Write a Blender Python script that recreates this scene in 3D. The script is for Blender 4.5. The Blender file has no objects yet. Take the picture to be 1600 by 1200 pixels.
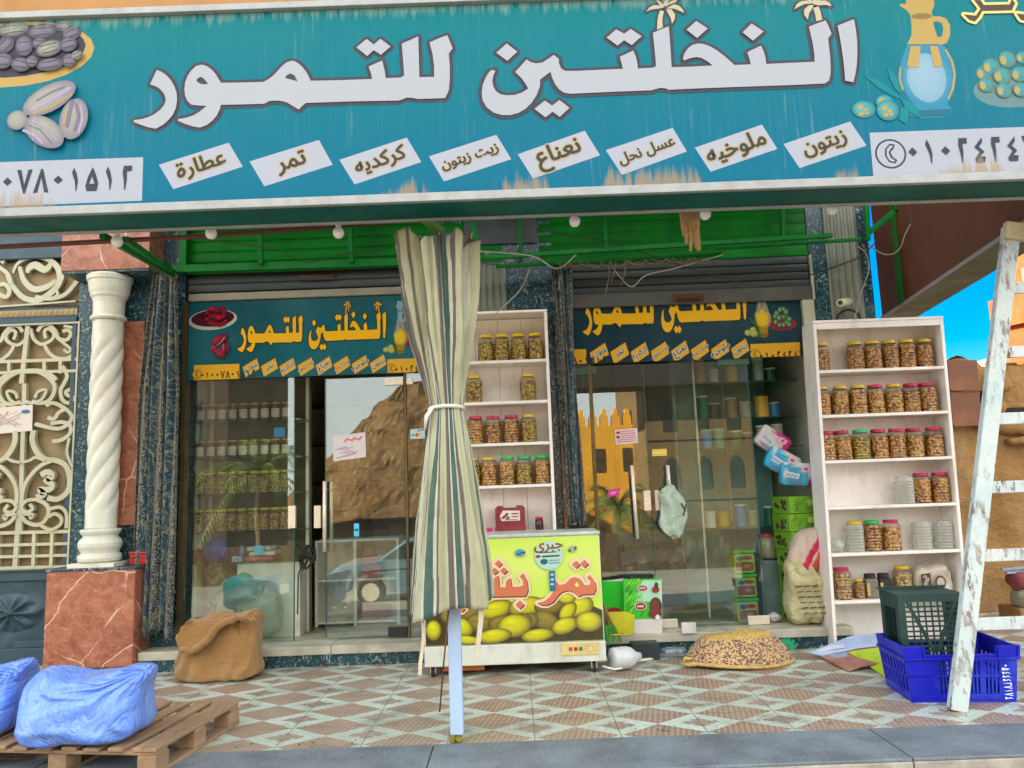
import bpy, bmesh, math, random
from mathutils import Vector, noise
from mathutils.geometry import tessellate_polygon
import unicodedata
R = math.radians
scene = bpy.context.scene
COL = scene.collection
random.seed(7)
# ------------------------------------------------------------------ camera
PITCH, ROLL, EYE, FPX = R(7.9), R(2.1), Vector((0, 0, 1.42)), 1200.0
FW = Vector((0, math.cos(PITCH), math.sin(PITCH)))
_r0, _u0 = Vector((1, 0, 0)), Vector((0, -math.sin(PITCH), math.cos(PITCH)))
RT = _r0 * math.cos(ROLL) - _u0 * math.sin(ROLL)
UP = _u0 * math.cos(ROLL) + _r0 * math.sin(ROLL)
cam = bpy.data.cameras.new('camera'); cam.sensor_width = 36; cam.lens = 36 * FPX / 1600
cam.clip_start = .05; cam.clip_end = 600
camo = bpy.data.objects.new('camera', cam); COL.objects.link(camo)
from mathutils import Matrix
camo.matrix_world = Matrix(((RT.x, UP.x, -FW.x, EYE.x), (RT.y, UP.y, -FW.y, EYE.y), (RT.z, UP.z, -FW.z, EYE.z), (0, 0, 0, 1)))
scene.camera = camo
# ------------------------------------------------------------------ light
SUN_DIR = Vector((-.86, .42, .42)).normalized()
FILL_CLOUD = 9.0
world = bpy.data.worlds.new('World'); scene.world = world; world.use_nodes = True
wt = world.node_tree
sky = wt.nodes.new('ShaderNodeTexSky'); sky.sky_type = 'NISHITA'; sky.sun_disc = False
sky.sun_elevation = math.asin(SUN_DIR.z); sky.sun_rotation = math.atan2(SUN_DIR.x, SUN_DIR.y)
sky.air_density = .75; sky.dust_density = 0.; sky.ozone_density = 2.2; sky.altitude = 600
hs_ = wt.nodes.new('ShaderNodeHueSaturation'); hs_.inputs['Saturation'].default_value = 1.6; hs_.inputs['Value'].default_value = .72
wt.links.new(sky.outputs[0], hs_.inputs['Color'])
# cloud added behind the camera for neutral fill light, clear blue behind the shop
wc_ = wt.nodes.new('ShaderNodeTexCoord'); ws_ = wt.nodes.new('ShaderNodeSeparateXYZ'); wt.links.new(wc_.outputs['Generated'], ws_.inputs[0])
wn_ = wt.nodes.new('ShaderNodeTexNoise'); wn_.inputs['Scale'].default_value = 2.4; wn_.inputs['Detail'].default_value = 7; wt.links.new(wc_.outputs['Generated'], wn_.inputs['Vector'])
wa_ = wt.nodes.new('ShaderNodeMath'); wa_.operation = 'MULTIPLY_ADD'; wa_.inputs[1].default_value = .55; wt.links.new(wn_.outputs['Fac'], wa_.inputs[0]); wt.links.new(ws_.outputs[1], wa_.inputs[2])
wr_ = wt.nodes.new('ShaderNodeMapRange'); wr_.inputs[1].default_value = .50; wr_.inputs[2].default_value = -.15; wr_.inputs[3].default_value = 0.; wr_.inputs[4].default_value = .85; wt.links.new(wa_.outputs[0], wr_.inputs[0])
wm_ = wt.nodes.new('ShaderNodeMix'); wm_.data_type = 'RGBA'; wm_.inputs[7].default_value = (FILL_CLOUD, FILL_CLOUD * .97, FILL_CLOUD * .90, 1)
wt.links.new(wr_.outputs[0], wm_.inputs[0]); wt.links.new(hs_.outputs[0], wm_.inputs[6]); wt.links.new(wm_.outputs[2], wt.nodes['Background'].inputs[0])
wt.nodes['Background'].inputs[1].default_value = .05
sl = bpy.data.lights.new('sun', 'SUN'); sl.energy = 4.0; sl.angle = R(.5); sl.color = (1, .86, .66)
so = bpy.data.objects.new('sun', sl); COL.objects.link(so)
so.rotation_euler = SUN_DIR.to_track_quat('Z', 'Y').to_euler(); so.location = (-20, 12, 20)
scene.view_settings.view_transform = 'Standard'; scene.view_settings.look = 'None'
scene.view_settings.exposure = 3.15; scene.view_settings.gamma = 1
scene.view_settings.use_white_balance = True; scene.view_settings.white_balance_temperature = 6400
scene.cycles.max_bounces = 9; scene.cycles.transparent_max_bounces = 14; scene.cycles.glossy_bounces = 4
scene.cycles.caustics_reflective = False; scene.cycles.caustics_refractive = False

# ------------------------------------------------------------------ helpers
def ray(x, y): return FW + RT * ((x - 800) / FPX) + UP * ((600 - y) / FPX)
def at(x, y, Y):
    d = ray(x, y); return EYE + d * (Y / d.y)
def atz(x, y, Z=0.0):
    d = ray(x, y); return EYE + d * ((Z - EYE.z) / d.z)

def tag(o, label=None, cat=None, group=None, kind=None):
    if label: o['label'] = label
    if cat: o['category'] = cat
    if group: o['group'] = group
    if kind: o['kind'] = kind
    return o
def thing(name, label, cat, loc=(0, 0, 0), group=None):
    o = bpy.data.objects.new(name, None); COL.objects.link(o); o.location = loc; o.empty_display_size = .1
    return tag(o, label, cat, group)
def copy_tree(o, parent=None):
    c = o.copy(); COL.objects.link(c)
    if parent: c.parent = parent
    for ch in list(o.children): copy_tree(ch, c)
    return c
def origin(p):
    v = Vector((0, 0, 0))
    while p is not None: v += p.location; p = p.parent
    return v

class MB:
    def __init__(s): s.v = []; s.f = []; s.m = []; s.c = []; s.k = 0; s.col = (1, 1, 1)
    def face(s, pts, m=0, col=None):
        b = len(s.v); s.v += [tuple(p) for p in pts]; s.f.append(tuple(range(b, b + len(pts)))); s.m.append(m)
        s.c += [tuple(col or s.col)] * len(pts)
    def mesh(s, vs, fs, m=0, cols=None):
        b = len(s.v); s.v += [tuple(p) for p in vs]
        s.c += [tuple(c) for c in cols] if cols else [tuple(s.col)] * len(vs)
        for f in fs: s.f.append(tuple(i + b for i in f)); s.m.append(m)
    def box(s, a, b, m=0, mat=None):
        x0, y0, z0 = a; x1, y1, z1 = b
        vs = [Vector(p) for p in ((x0, y0, z0), (x1, y0, z0), (x1, y1, z0), (x0, y1, z0), (x0, y0, z1), (x1, y0, z1), (x1, y1, z1), (x0, y1, z1))]
        if mat is not None: vs = [mat @ v for v in vs]
        s.mesh(vs, [(0, 3, 2, 1), (4, 5, 6, 7), (0, 1, 5, 4), (1, 2, 6, 5), (2, 3, 7, 6), (3, 0, 4, 7)], m)
    def bar(s, p, q, w, h=None, up=(0, 0, 1), m=0):
        p, q = Vector(p), Vector(q); h = h or w; d = (q - p); L = d.length; d.normalize(); u = Vector(up)
        if abs(d.dot(u)) > .98: u = Vector((0, 1, 0))
        a = d.cross(u).normalized(); b = a.cross(d).normalized()
        vs = []
        for o in (p, q):
            for i, j in ((-1, -1), (1, -1), (1, 1), (-1, 1)): vs.append(o + a * (i * w / 2) + b * (j * h / 2))
        s.mesh(vs, [(0, 1, 2, 3), (7, 6, 5, 4), (0, 4, 5, 1), (1, 5, 6, 2), (2, 6, 7, 3), (3, 7, 4, 0)], m)
    def tube(s, path, r, n=8, m=0, cap=True):
        path = [Vector(p) for p in path]; rs = r if isinstance(r, (list, tuple)) else [r] * len(path)
        vs = []; fs = []; a = None
        for i, p in enumerate(path):
            d = (path[min(i + 1, len(path) - 1)] - path[max(i - 1, 0)]).normalized()
            if a is None: a = d.orthogonal().normalized()
            else: a = (a - d * a.dot(d)).normalized()
            b = d.cross(a)
            for k in range(n):
                t = 2 * math.pi * k / n; vs.append(p + (a * math.cos(t) + b * math.sin(t)) * rs[i])
        for i in range(len(path) - 1):
            for k in range(n): fs.append((i * n + k, i * n + (k + 1) % n, (i + 1) * n + (k + 1) % n, (i + 1) * n + k))
        if cap: fs += [tuple(range(n))[::-1], tuple(range((len(path) - 1) * n, len(path) * n))]
        s.mesh(vs, fs, m)
    def lathe(s, prof, c=(0, 0, 0), n=20, m=0, fr=None, cap=True):
        vs = []; fs = []; c = Vector(c)
        for r, z in prof:
            for k in range(n):
                t = 2 * math.pi * k / n; q = fr(t, z) if fr else 1
                vs.append(c + Vector((r * q * math.cos(t), r * q * math.sin(t), z)))
        for i in range(len(prof) - 1):
            for k in range(n): fs.append((i * n + k, i * n + (k + 1) % n, (i + 1) * n + (k + 1) % n, (i + 1) * n + k))
        if cap: fs += [tuple(range(n))[::-1], tuple(range((len(prof) - 1) * n, len(prof) * n))]
        s.mesh(vs, fs, m)
    def blob(s, c, sz, e=1.0, amp=.0, sc=3., seed=0, nu=28, nv=18, deform=None, m=0, e2=None):
        """superellipsoid of half sizes sz, wrinkled by noise"""
        e2 = e2 or e; c = Vector(c); vs = []; fs = []
        pw = lambda x, q: math.copysign(abs(x) ** q, x)
        for i in range(nv + 1):
            ph = -math.pi / 2 + math.pi * i / nv
            for k in range(nu):
                t = 2 * math.pi * k / nu
                p = Vector((pw(math.cos(ph), e) * pw(math.cos(t), e2), pw(math.cos(ph), e) * pw(math.sin(t), e2), pw(math.sin(ph), e)))
                q = Vector((p.x * sz[0], p.y * sz[1], p.z * sz[2]))
                if deform: q = deform(q, p)
                if amp:
                    h = noise.fractal(q * sc + Vector((seed * 7.1, seed * 3.3, seed)), 1., 2., 3)
                    q = q + p.normalized() * (h * amp)
                vs.append(c + q)
        for i in range(nv):
            for k in range(nu): fs.append((i * nu + k, i * nu + (k + 1) % nu, (i + 1) * nu + (k + 1) % nu, (i + 1) * nu + k))
        s.mesh(vs, fs, m)
    def grid(s, fn, nu, nv, m=0, colfn=None):
        vs = []; fs = []; cs = [] if colfn else None
        for j in range(nv + 1):
            for i in range(nu + 1):
                vs.append(fn(i / nu, j / nv))
                if colfn: cs.append(colfn(i / nu, j / nv))
        for j in range(nv):
            for i in range(nu): a = j * (nu + 1) + i; fs.append((a, a + 1, a + nu + 2, a + nu + 1))
        s.mesh(vs, fs, m, cs)
    def prism(s, pts, axis, d, m=0):
        """closed outline pts (3D, planar) pushed along vector axis*d"""
        off = Vector(axis) * d; P = [Vector(p) for p in pts]; n = len(P)
        tri = tessellate_polygon([P]); vs = P + [p + off for p in P]
        fs = [tuple(t) for t in tri] + [tuple(i + n for i in t[::-1]) for t in tri]
        fs += [(i, (i + 1) % n, (i + 1) % n + n, i + n) for i in range(n)]
        s.mesh(vs, fs, m)
    def build(s, name, mats, parent=None, smooth=False, bevel=0, solid=0, sub=0, seg=2, label=None, fixn=True):
        me = bpy.data.meshes.new(name); o0 = origin(parent)
        me.from_pydata([tuple(Vector(v) - o0) for v in s.v], [], s.f)
        for mt in (mats if isinstance(mats, (list, tuple)) else [mats]): me.materials.append(mt)
        me.polygons.foreach_set('material_index', s.m)
        if any(c != (1, 1, 1) for c in s.c):
            ca = me.color_attributes.new('Col', 'FLOAT_COLOR', 'POINT')
            ca.data.foreach_set('color', [x for c in s.c for x in (c[0], c[1], c[2], 1.)])
        if smooth: me.polygons.foreach_set('use_smooth', [True] * len(me.polygons))
        if fixn:
            bm = bmesh.new(); bm.from_mesh(me); bmesh.ops.recalc_face_normals(bm, faces=bm.faces); bm.to_mesh(me); bm.free()
        me.update()
        o = bpy.data.objects.new(name, me); COL.objects.link(o)
        if parent is not None: o.parent = parent
        if solid: md = o.modifiers.new('thickness', 'SOLIDIFY'); md.thickness = solid; md.offset = 0
        if bevel: md = o.modifiers.new('bevel', 'BEVEL'); md.width = bevel; md.segments = seg; md.limit_method = 'ANGLE'; md.angle_limit = R(40); md.harden_normals = False
        if sub: md = o.modifiers.new('sub', 'SUBSURF'); md.levels = md.render_levels = sub
        if label: o['label'] = label
        return o

# ------------------------------------------------------------------ materials
def srgb(r, g, b):
    f = lambda c: (c / 255 / 12.92) if c / 255 <= .04045 else ((c / 255 + .055) / 1.055) ** 2.4
    return (f(r), f(g), f(b))
class NT:
    def __init__(s, name):
        s.mat = bpy.data.materials.new(name); s.mat.use_nodes = True; s.t = s.mat.node_tree
        s.b = s.t.nodes['Principled BSDF']; s.out = s.t.nodes['Material Output']
    def n(s, typ, **kw):
        nd = s.t.nodes.new(typ)
        for k, v in kw.items():
            if k.startswith('i_'): nd.inputs[int(k[2:]) if k[2:].isdigit() else k[2:]].default_value = v
            else: setattr(nd, k, v)
        return nd
    def l(s, a, b): s.t.links.new(a, b)
    def coord(s, scale=(1, 1, 1), rand=False, kind='Object'):
        tc = s.n('ShaderNodeTexCoord'); mp = s.n('ShaderNodeMapping'); mp.inputs['Scale'].default_value = scale
        s.l(tc.outputs[kind], mp.inputs['Vector'])
        if rand:
            oi = s.n('ShaderNodeObjectInfo'); mu = s.n('ShaderNodeMath', operation='MULTIPLY'); mu.inputs[1].default_value = 37.
            s.l(oi.outputs['Random'], mu.inputs[0]); cb = s.n('ShaderNodeCombineXYZ')
            for i in range(3): s.l(mu.outputs[0], cb.inputs[i])
            s.l(cb.outputs[0], mp.inputs['Location'])
        return mp.outputs[0]
    def noise(s, co, scale, detail=5, rough=.6, dist=0):
        nd = s.n('ShaderNodeTexNoise'); nd.inputs['Scale'].default_value = scale; nd.inputs['Detail'].default_value = detail
        nd.inputs['Roughness'].default_value = rough; nd.inputs['Distortion'].default_value = dist
        s.l(co, nd.inputs['Vector']); return nd.outputs['Fac']
    def ramp(s, fac, stops, interp='LINEAR'):
        nd = s.n('ShaderNodeValToRGB'); cr = nd.color_ramp; cr.interpolation = interp
        while len(cr.elements) < len(stops): cr.elements.new(.5)
        for e, (p, c) in zip(cr.elements, stops):
            e.position = p; e.color = (c, c, c, 1) if isinstance(c, (int, float)) else (*c, 1)
        s.l(fac, nd.inputs[0]); return nd.outputs[0]
    def mix(s, fac, a, b, mode='MIX'):
        nd = s.n('ShaderNodeMix', data_type='RGBA', blend_type=mode)
        for sock, v in ((nd.inputs['Factor'], fac), (nd.inputs[6], a), (nd.inputs[7], b)):
            if isinstance(v, (int, float)): sock.default_value = v
            elif isinstance(v, tuple): sock.default_value = (*v[:3], 1)
            else: s.l(v, sock)
        return nd.outputs[2]
    def math(s, op, a, b=0., clamp=False):
        nd = s.n('ShaderNodeMath', operation=op, use_clamp=clamp)
        for i, v in enumerate((a, b)):
            if isinstance(v, (int, float)): nd.inputs[i].default_value = v
            else: s.l(v, nd.inputs[i])
        return nd.outputs[0]
    def bump(s, h, st=.3, dist=.01):
        nd = s.n('ShaderNodeBump'); nd.inputs['Strength'].default_value = st; nd.inputs['Distance'].default_value = dist
        s.l(h, nd.inputs['Height']); s.l(nd.outputs[0], s.b.inputs['Normal'])
    def set(s, col=None, rough=.6, metal=0., spec=.5, coat=0., sheen=0.):
        if col is not None:
            if isinstance(col, tuple): s.b.inputs['Base Color'].default_value = (*col, 1)
            else: s.l(col, s.b.inputs['Base Color'])
        if isinstance(rough, (int, float)): s.b.inputs['Roughness'].default_value = rough
        else: s.l(rough, s.b.inputs['Roughness'])
        s.b.inputs['Metallic'].default_value = metal; s.b.inputs['Specular IOR Level'].default_value = spec
        s.b.inputs['Coat Weight'].default_value = coat; s.b.inputs['Sheen Weight'].default_value = sheen
        return s.mat
def mul(c, k): return tuple(min(1., x * k) for x in c)
def M(name, col, rough=.6, metal=0., var=.25, vs=4., bump=.12, bs=60., stretch=(1, 1, 1), dirt=None, da=.5, ds=3., dst=(1, 1, 1), spec=.5, coat=0., rand=False, bd=.004):
    """painted / stone / plastic surface with uneven tone, patches of dirt and fine relief"""
    n = NT(name); co = n.coord(stretch, rand)
    c = n.mix(n.ramp(n.noise(co, vs, 6), [(.3, 0.), (.7, 1.)]), mul(col, 1 - var), mul(col, 1 + var))
    if dirt:
        d = n.ramp(n.noise(n.coord(dst, rand), ds, 8, .68), [(.5, 0.), (.72, 1.)])
        c = n.mix(n.math('MULTIPLY', d, da), c, dirt)
    rr = n.ramp(n.noise(co, vs * 3, 4), [(.3, max(0.03, rough - .1)), (.7, min(1., rough + .1))])
    if bump: n.bump(n.noise(co, bs, 4), bump, bd)
    return n.set(c, rr, metal, spec, coat)
def glass_mat(name, tint, refl=.14, rough=0.0, film=None, edge=.6):
    n = NT(name); n.t.nodes.remove(n.b)
    tr = n.n('ShaderNodeBsdfTransparent'); tr.inputs[0].default_value = (*tint, 1)
    gl = n.n('ShaderNodeBsdfGlossy'); gl.inputs['Roughness'].default_value = rough; gl.inputs[0].default_value = (.92, .97, .95, 1)
    lw = n.n('ShaderNodeLayerWeight'); lw.inputs[0].default_value = .25
    f = n.math('MULTIPLY_ADD', lw.outputs['Fresnel'], edge); f.node.inputs[2].default_value = refl; f.node.use_clamp = True
    mx = n.n('ShaderNodeMixShader'); n.l(f, mx.inputs[0]); n.l(tr.outputs[0], mx.inputs[1]); n.l(gl.outputs[0], mx.inputs[2])
    sh = mx.outputs[0]
    if film:
        df = n.n('ShaderNodeBsdfDiffuse'); df.inputs[0].default_value = (*film[0], 1)
        m2 = n.n('ShaderNodeMixShader')
        fac = n.math('MULTIPLY', n.ramp(n.noise(n.coord((1, 1, .35)), 3., 8, .7), [(.35, .15), (.75, 1.)]), film[1])
        n.l(fac, m2.inputs[0]); n.l(sh, m2.inputs[1]); n.l(df.outputs[0], m2.inputs[2]); sh = m2.outputs[0]
    n.l(sh, n.out.inputs[0]); return n.mat
# ------------------------------------------------------------------ flat printed artwork and lettering
def A_shape(text):
    """Arabic letters to their joined forms, in left-to-right drawing order"""
    nm = {'ا': 'ALEF', 'ب': 'BEH', 'ت': 'TEH', 'ة': 'TEH MARBUTA', 'ج': 'JEEM', 'ح': 'HAH', 'خ': 'KHAH', 'د': 'DAL', 'ر': 'REH', 'ز': 'ZAIN', 'س': 'SEEN', 'ش': 'SHEEN', 'ط': 'TAH',
          'ع': 'AIN', 'ك': 'KAF', 'ل': 'LAM', 'م': 'MEEM', 'ن': 'NOON', 'ه': 'HEH', 'و': 'WAW', 'ي': 'YEH', 'ى': 'ALEF MAKSURA'}
    nj = 'اةدرزوى '
    out = []
    for i, ch in enumerate(text):
        if ch not in nm: out.append(ch); continue
        pj = i > 0 and text[i - 1] in nm and text[i - 1] not in nj
        nx = i + 1 < len(text) and text[i + 1] in nm and ch not in nj
        form = 'MEDIAL' if pj and nx else 'FINAL' if pj else 'INITIAL' if nx else 'ISOLATED'
        out.append(unicodedata.lookup('ARABIC LETTER %s %s FORM' % (nm[ch], form)))
    return ''.join(out[::-1])
_gc = {}
_fc = bpy.data.curves.new('lettering', 'FONT'); _fo = bpy.data.objects.new('lettering', _fc); COL.objects.link(_fo); _fc.resolution_u = 3
def _mesh(body, off):
    _fc.body = body; _fc.offset = off
    bpy.context.view_layer.update(); dg = bpy.context.evaluated_depsgraph_get(); ev = _fo.evaluated_get(dg); me = ev.to_mesh()
    r = ([(v.co.x, v.co.y) for v in me.vertices], [tuple(p.vertices) for p in me.polygons]); ev.to_mesh_clear(); return r
_base = []
def glyph(ch, off):
    k = (ch, off)
    if ch == '\uFE93' and k not in _gc:             # drawn by hand: a closed drop with two dots
        vs, fs, n = [], [], 18
        for r in (1., .5):
            for i in range(n):
                t = 2 * math.pi * i / n; d = 1 + .25 * max(0, math.sin(t)) ** 6; vs.append((.23 + r * .19 * math.cos(t) + .04 * math.sin(t), .2 + r * .2 * math.sin(t) * d))
        fs = [(i, (i + 1) % n, n + (i + 1) % n, n + i) for i in range(n)]
        for cx in (.15, .33):
            b = len(vs); vs += [(cx + .058 * math.cos(2 * math.pi * i / 10), .62 + .058 * math.sin(2 * math.pi * i / 10)) for i in range(10)]; fs.append(tuple(range(b, b + 10)))
        _gc[k] = ((vs, fs), .5)
    if k not in _gc:
        if not _base: _base.append(max(v[0] for v in _mesh('I', 0)[0]))
        adv = max(v[0] for v in _mesh(ch + 'I', 0)[0]) - _base[0]
        _gc[k] = (_mesh(ch, off) if ch != ' ' else ([], []), adv)
    return _gc[k]

DIG = {'0': [[(.5, .34), (.78, .5), (.5, .7), (.22, .52)]], '1': [[(.42, 1), (.58, .76), (.68, .42), (.6, .02), (.55, .02), (.5, .4), (.3, .8)]],
       '2': [[(.3, .72), (.36, 1), (.86, 1), (.84, .78), (.56, .76), (.56, .4), (.48, 0), (.42, 0), (.38, .4)]],
       '4': [[(.78, 1), (.26, .62), (.56, .42), (.24, .14), (.28, 0), (.8, 0), (.88, .22), (.56, .24), (.84, .42), (.54, .62), (.76, .8)]],
       '5': [[(.52, 1), (.74, .66), (.88, .3), (.8, 0), (.2, 0), (.12, .22), (.26, .6)], [(.5, .62), (.34, .3), (.66, .3)]],
       '7': [[(.04, 1), (.3, .98), (.5, .36), (.7, .98), (.96, 1), (.58, 0), (.46, 0)]], '8': [[(.04, 0), (.3, .02), (.5, .64), (.7, .02), (.96, 0), (.58, 1), (.46, 1)]],
       '6': [[(.2, 1), (.3, .74), (.58, .74), (.56, .4), (.6, 0), (.66, 0), (.76, .4), (.82, 1)]]}

class Print(MB):
    """flat artwork on a plane: P(u, v) in metres on the plane; every shape lies a fraction of a millimetre over the last"""
    def __init__(s, o, u=(1, 0, 0), v=(0, 0, 1), n=(0, -1, 0), step=.0002):
        super().__init__(); s.o = Vector(o); s.u = Vector(u); s.w = Vector(v); s.nn = Vector(n); s.step = step; s.lay = 1
    def pt(s, a): return s.o + s.u * a[0] + s.w * a[1] + s.nn * (s.lay * s.step)
    def poly(s, pts, col, holes=(), cols=None):
        loops = [[Vector((p[0], p[1], 0)) for p in L] for L in [pts] + list(holes)]
        tri = tessellate_polygon(loops); flat = [p for L in loops for p in L]
        s.mesh([s.pt(p) for p in flat], tri, 0, cols or [col] * len(flat)); s.lay += 1
    def outl(s, pts, d, col, holes=()):
        """a band of width d round the outline"""
        for L in [pts] + list(holes):
            n = len(L)
            for i in range(n):
                p, q = Vector(L[i][:2]), Vector(L[(i + 1) % n][:2]); e = q - p
                if e.length < 1e-6: continue
                e.normalize(); m = Vector((-e.y, e.x)) * d; l0 = s.lay
                s.poly([p + m, p - m, q - m, q + m], col); s.lay = l0 + .06; l0 = s.lay
                s.poly([p + Vector((math.cos(k * .7854), math.sin(k * .7854))) * d for k in range(8)], col); s.lay = l0 + .06
        s.lay += .5
    def ell(s, c, r, col, rot=0., dark=None, n=22, hl=(-.3, .35)):
        """an ellipse, printed light in the middle and darker to its rim when dark is given"""
        ca, sa = math.cos(rot), math.sin(rot); q = lambda x, y: (c[0] + x * r[0] * ca - y * r[1] * sa, c[1] + x * r[0] * sa + y * r[1] * ca)
        ring = [q(math.cos(2 * math.pi * k / n), math.sin(2 * math.pi * k / n)) for k in range(n)]
        if dark is None: s.poly(ring, col)
        else:
            vs = [s.pt(q(*hl))] + [s.pt(q(hl[0] * .4 + .62 * math.cos(2 * math.pi * k / n), hl[1] * .4 + .62 * math.sin(2 * math.pi * k / n))) for k in range(n)] + [s.pt(p) for p in ring]
            md = tuple((a * .65 + b * .35) for a, b in zip(col, dark))
            fs = [(0, 1 + k, 1 + (k + 1) % n) for k in range(n)] + [(1 + k, 1 + n + k, 1 + n + (k + 1) % n, 1 + (k + 1) % n) for k in range(n)]
            s.mesh(vs, fs, 0, [col] + [md] * n + [dark] * n); s.lay += 1
    def line(s, pts, w, col):
        for i in range(len(pts) - 1):
            a, b = Vector(pts[i][:2]), Vector(pts[i + 1][:2]); d = (b - a)
            if d.length < 1e-6: continue
            d.normalize(); e = Vector((-d.y, d.x)) * w / 2; d *= w * .3
            s.poly([a - d + e, a - d - e, b + d - e, b + d + e], col)
    def text(s, body, c, h, col, rot=0., off=.0, fit=None, shear=0.):
        """centred on c, glyphs of size h"""
        parts = []; x = 0
        for ch in body:
            (vs, fs), adv = glyph(ch, 0); parts.append((x, vs, fs)); x += adv
        ys = [v[1] for _, vs, _ in parts for v in vs] or [0]
        xs = [x0 + v[0] for x0, vs, _ in parts for v in vs] or [0]
        cx, cy = (min(xs) + max(xs)) / 2, (min(ys) + max(ys)) / 2
        sx = h if fit is None else min(h, fit / max(1e-6, max(xs) - min(xs))); sy = sx
        ca, sa = math.cos(rot), math.sin(rot)
        # thicker lettering is the glyph laid down again around a small circle
        n = 0 if not off else 6 if off < .05 else 10
        for dx, dy in [(0, 0)] + [(off * math.cos(2 * math.pi * k / n), off * math.sin(2 * math.pi * k / n)) for k in range(n)]:
            for i, (x0, vs, fs) in enumerate(parts):
                q = []
                for v in vs:
                    a, b = (x0 + v[0] - cx + dx) * sx, (v[1] - cy + dy) * sy; a += b * shear
                    q.append(s.pt((c[0] + a * ca - b * sa, c[1] + a * sa + b * ca)))
                s.mesh(q, fs, 0, [col] * len(q)); s.lay += .06
        s.lay += 1
    def digits(s, num, p, w, h, col, gap=0.):
        """hand-lettered numerals, from the lower left corner p"""
        for i, ch in enumerate(num):
            L = [[(p[0] + i * (w + gap) + x * w, p[1] + y * h) for x, y in lp] for lp in DIG[ch]]
            s.poly(L[0], col, L[1:])

# outlines of the shop's name, read off the photograph (crop origin and scale, then points)
def crop(ox, oy, k, pts): return [(ox + x / k, oy + y / k) for x, y in pts]
cA = lambda p: crop(200, 80, 6.667, p)
cB = lambda p: crop(420, 40, 5.333, p)
cC = lambda p: crop(740, 50, 6.154, p)
cD = lambda p: crop(960, 0, 7.273, p)
cE = lambda p: crop(1140, 0, 7.273, p)
cF = lambda p: crop(1320, 0, 5.714, p)
cG = lambda p: crop(0, 20, 3.871, p)
NAME = [
 (cA([(300,195),(350,215),(400,250),(450,305),(485,370),(508,440),(512,510),(500,590),(470,660),(425,715),(370,765),(290,808),(200,790),(120,762),(60,738),(62,718),(140,708),(210,688),(270,660),(330,615),(370,570),(392,525),(390,480),(370,435),(330,390),(285,365),(230,345)]), []),
 (cA([(770,140),(820,155),(870,190),(915,240),(945,290),(970,330),(1100,328),(1250,325),(1410,320),(1450,300),(1500,265),(1550,215)]) +
  cB([(107,341),(150,305),(200,292),(240,310),(280,345),(315,390),(335,430),(350,460),(600,455),(860,445),(855,410),(832,342),(890,315),(945,292),(965,370),(975,438),(1100,433),(1128,415),(1120,300),(1108,150),(1180,120),(1245,90),(1250,250),(1255,430),(1378,428),(1378,340),(1365,240),(1340,140),(1420,105),(1487,80),(1532,190),(1500,235),(1508,340),(1508,450),(1500,540),(1470,605),(1240,612),(1200,603),(1150,600),(1115,615),(1080,625),(700,632),(310,645),(285,665),(250,700),(200,670),(150,640),(100,628),(40,625)]) +
  cA([(1467,523),(1420,548),(1250,553),(970,560),(955,610),(925,670),(880,725),(820,770),(750,797),(680,785),(600,760),(520,725),(520,708),(600,695),(680,670),(740,635),(790,595),(820,570),(740,567),(660,558),(620,520),(595,465),(588,400),(595,330),(620,260),(660,200),(710,155)]),
  [cA([(755,268),(785,280),(810,310),(835,340),(800,347),(755,340),(715,315),(715,300),(730,280)]), cB([(180,400),(215,415),(240,465),(185,450),(135,437),(155,410)])]),
 (cB([(730,182),(815,112),(875,158),(930,110),(1015,175),(935,245),(875,205),(820,255)]), []),
 (cC([(318,112),(420,190),(325,280),(218,200)]), []),
 (cC([(210,375),(190,420),(180,470),(190,525),(215,570),(260,600),(320,610),(400,605),(470,580),(525,545),(500,500),(460,445),(400,385),(450,330),(510,265),(545,290),(600,302),(660,295),(720,258),(770,222),(820,260),(820,300),(840,350),(880,375),(1000,375),(1200,365),(1435,355),(1425,310),(1405,240),(1470,210),(1535,180),(1560,240),(1575,300)]) +
  cD([(265,780),(440,770),(472,755),(465,650),(450,500),(437,375),(530,335),(617,300),(630,450),(640,600),(650,765),(880,758),(1115,745),(1060,700),(990,660),(930,650),(860,662),(790,690),(778,660),(800,600),(840,545),(890,510),(950,495),(1020,503),(1090,530),(1160,570),(1240,630),(1310,690),(1365,740)]) +
  cE([(240,733),(225,670),(200,595),(280,555),(355,520),(385,580),(405,650),(415,728),(690,715),(965,703),(962,620),(945,500),(920,390),(900,305),(1000,265),(1090,232),(1125,300),(1158,385),(1118,440),(1130,540),(1142,640),(1148,750),(1145,850),(1130,915),(1080,950),(700,968)]) +
  cD([(1309,992),(900,1008),(620,1022),(580,1005),(520,1000),(470,1012),(420,1028)]) +
  cC([(1354,575),(930,595),(870,585),(820,550),(785,505),(755,440),(740,385),(690,420),(638,460),(638,520),(610,600),(560,680),(500,740),(430,780),(350,800),(270,800),(190,775),(125,725),(88,660),(78,590),(88,510),(115,440),(150,385),(180,365)]), []),
 (cC([(585,740),(685,660),(755,708),(825,655),(922,730),(828,818),(760,768),(690,822)]), []),
 (cD([(-89,430),(20,335),(110,385),(185,330),(310,415),(195,515),(110,460),(35,520)]), []),
 (cD([(930,240),(1060,325),(940,435),(818,340)]), []),
 (cE([(250,268),(385,360),(265,465),(145,370)]), []),
 (cE([(1225,295),(1320,255),(1412,222),(1435,350),(1448,480),(1450,600),(1445,720),(1430,830),(1405,938),(1310,918),(1305,820),(1290,680),(1270,540),(1248,410)]), [])]
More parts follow.
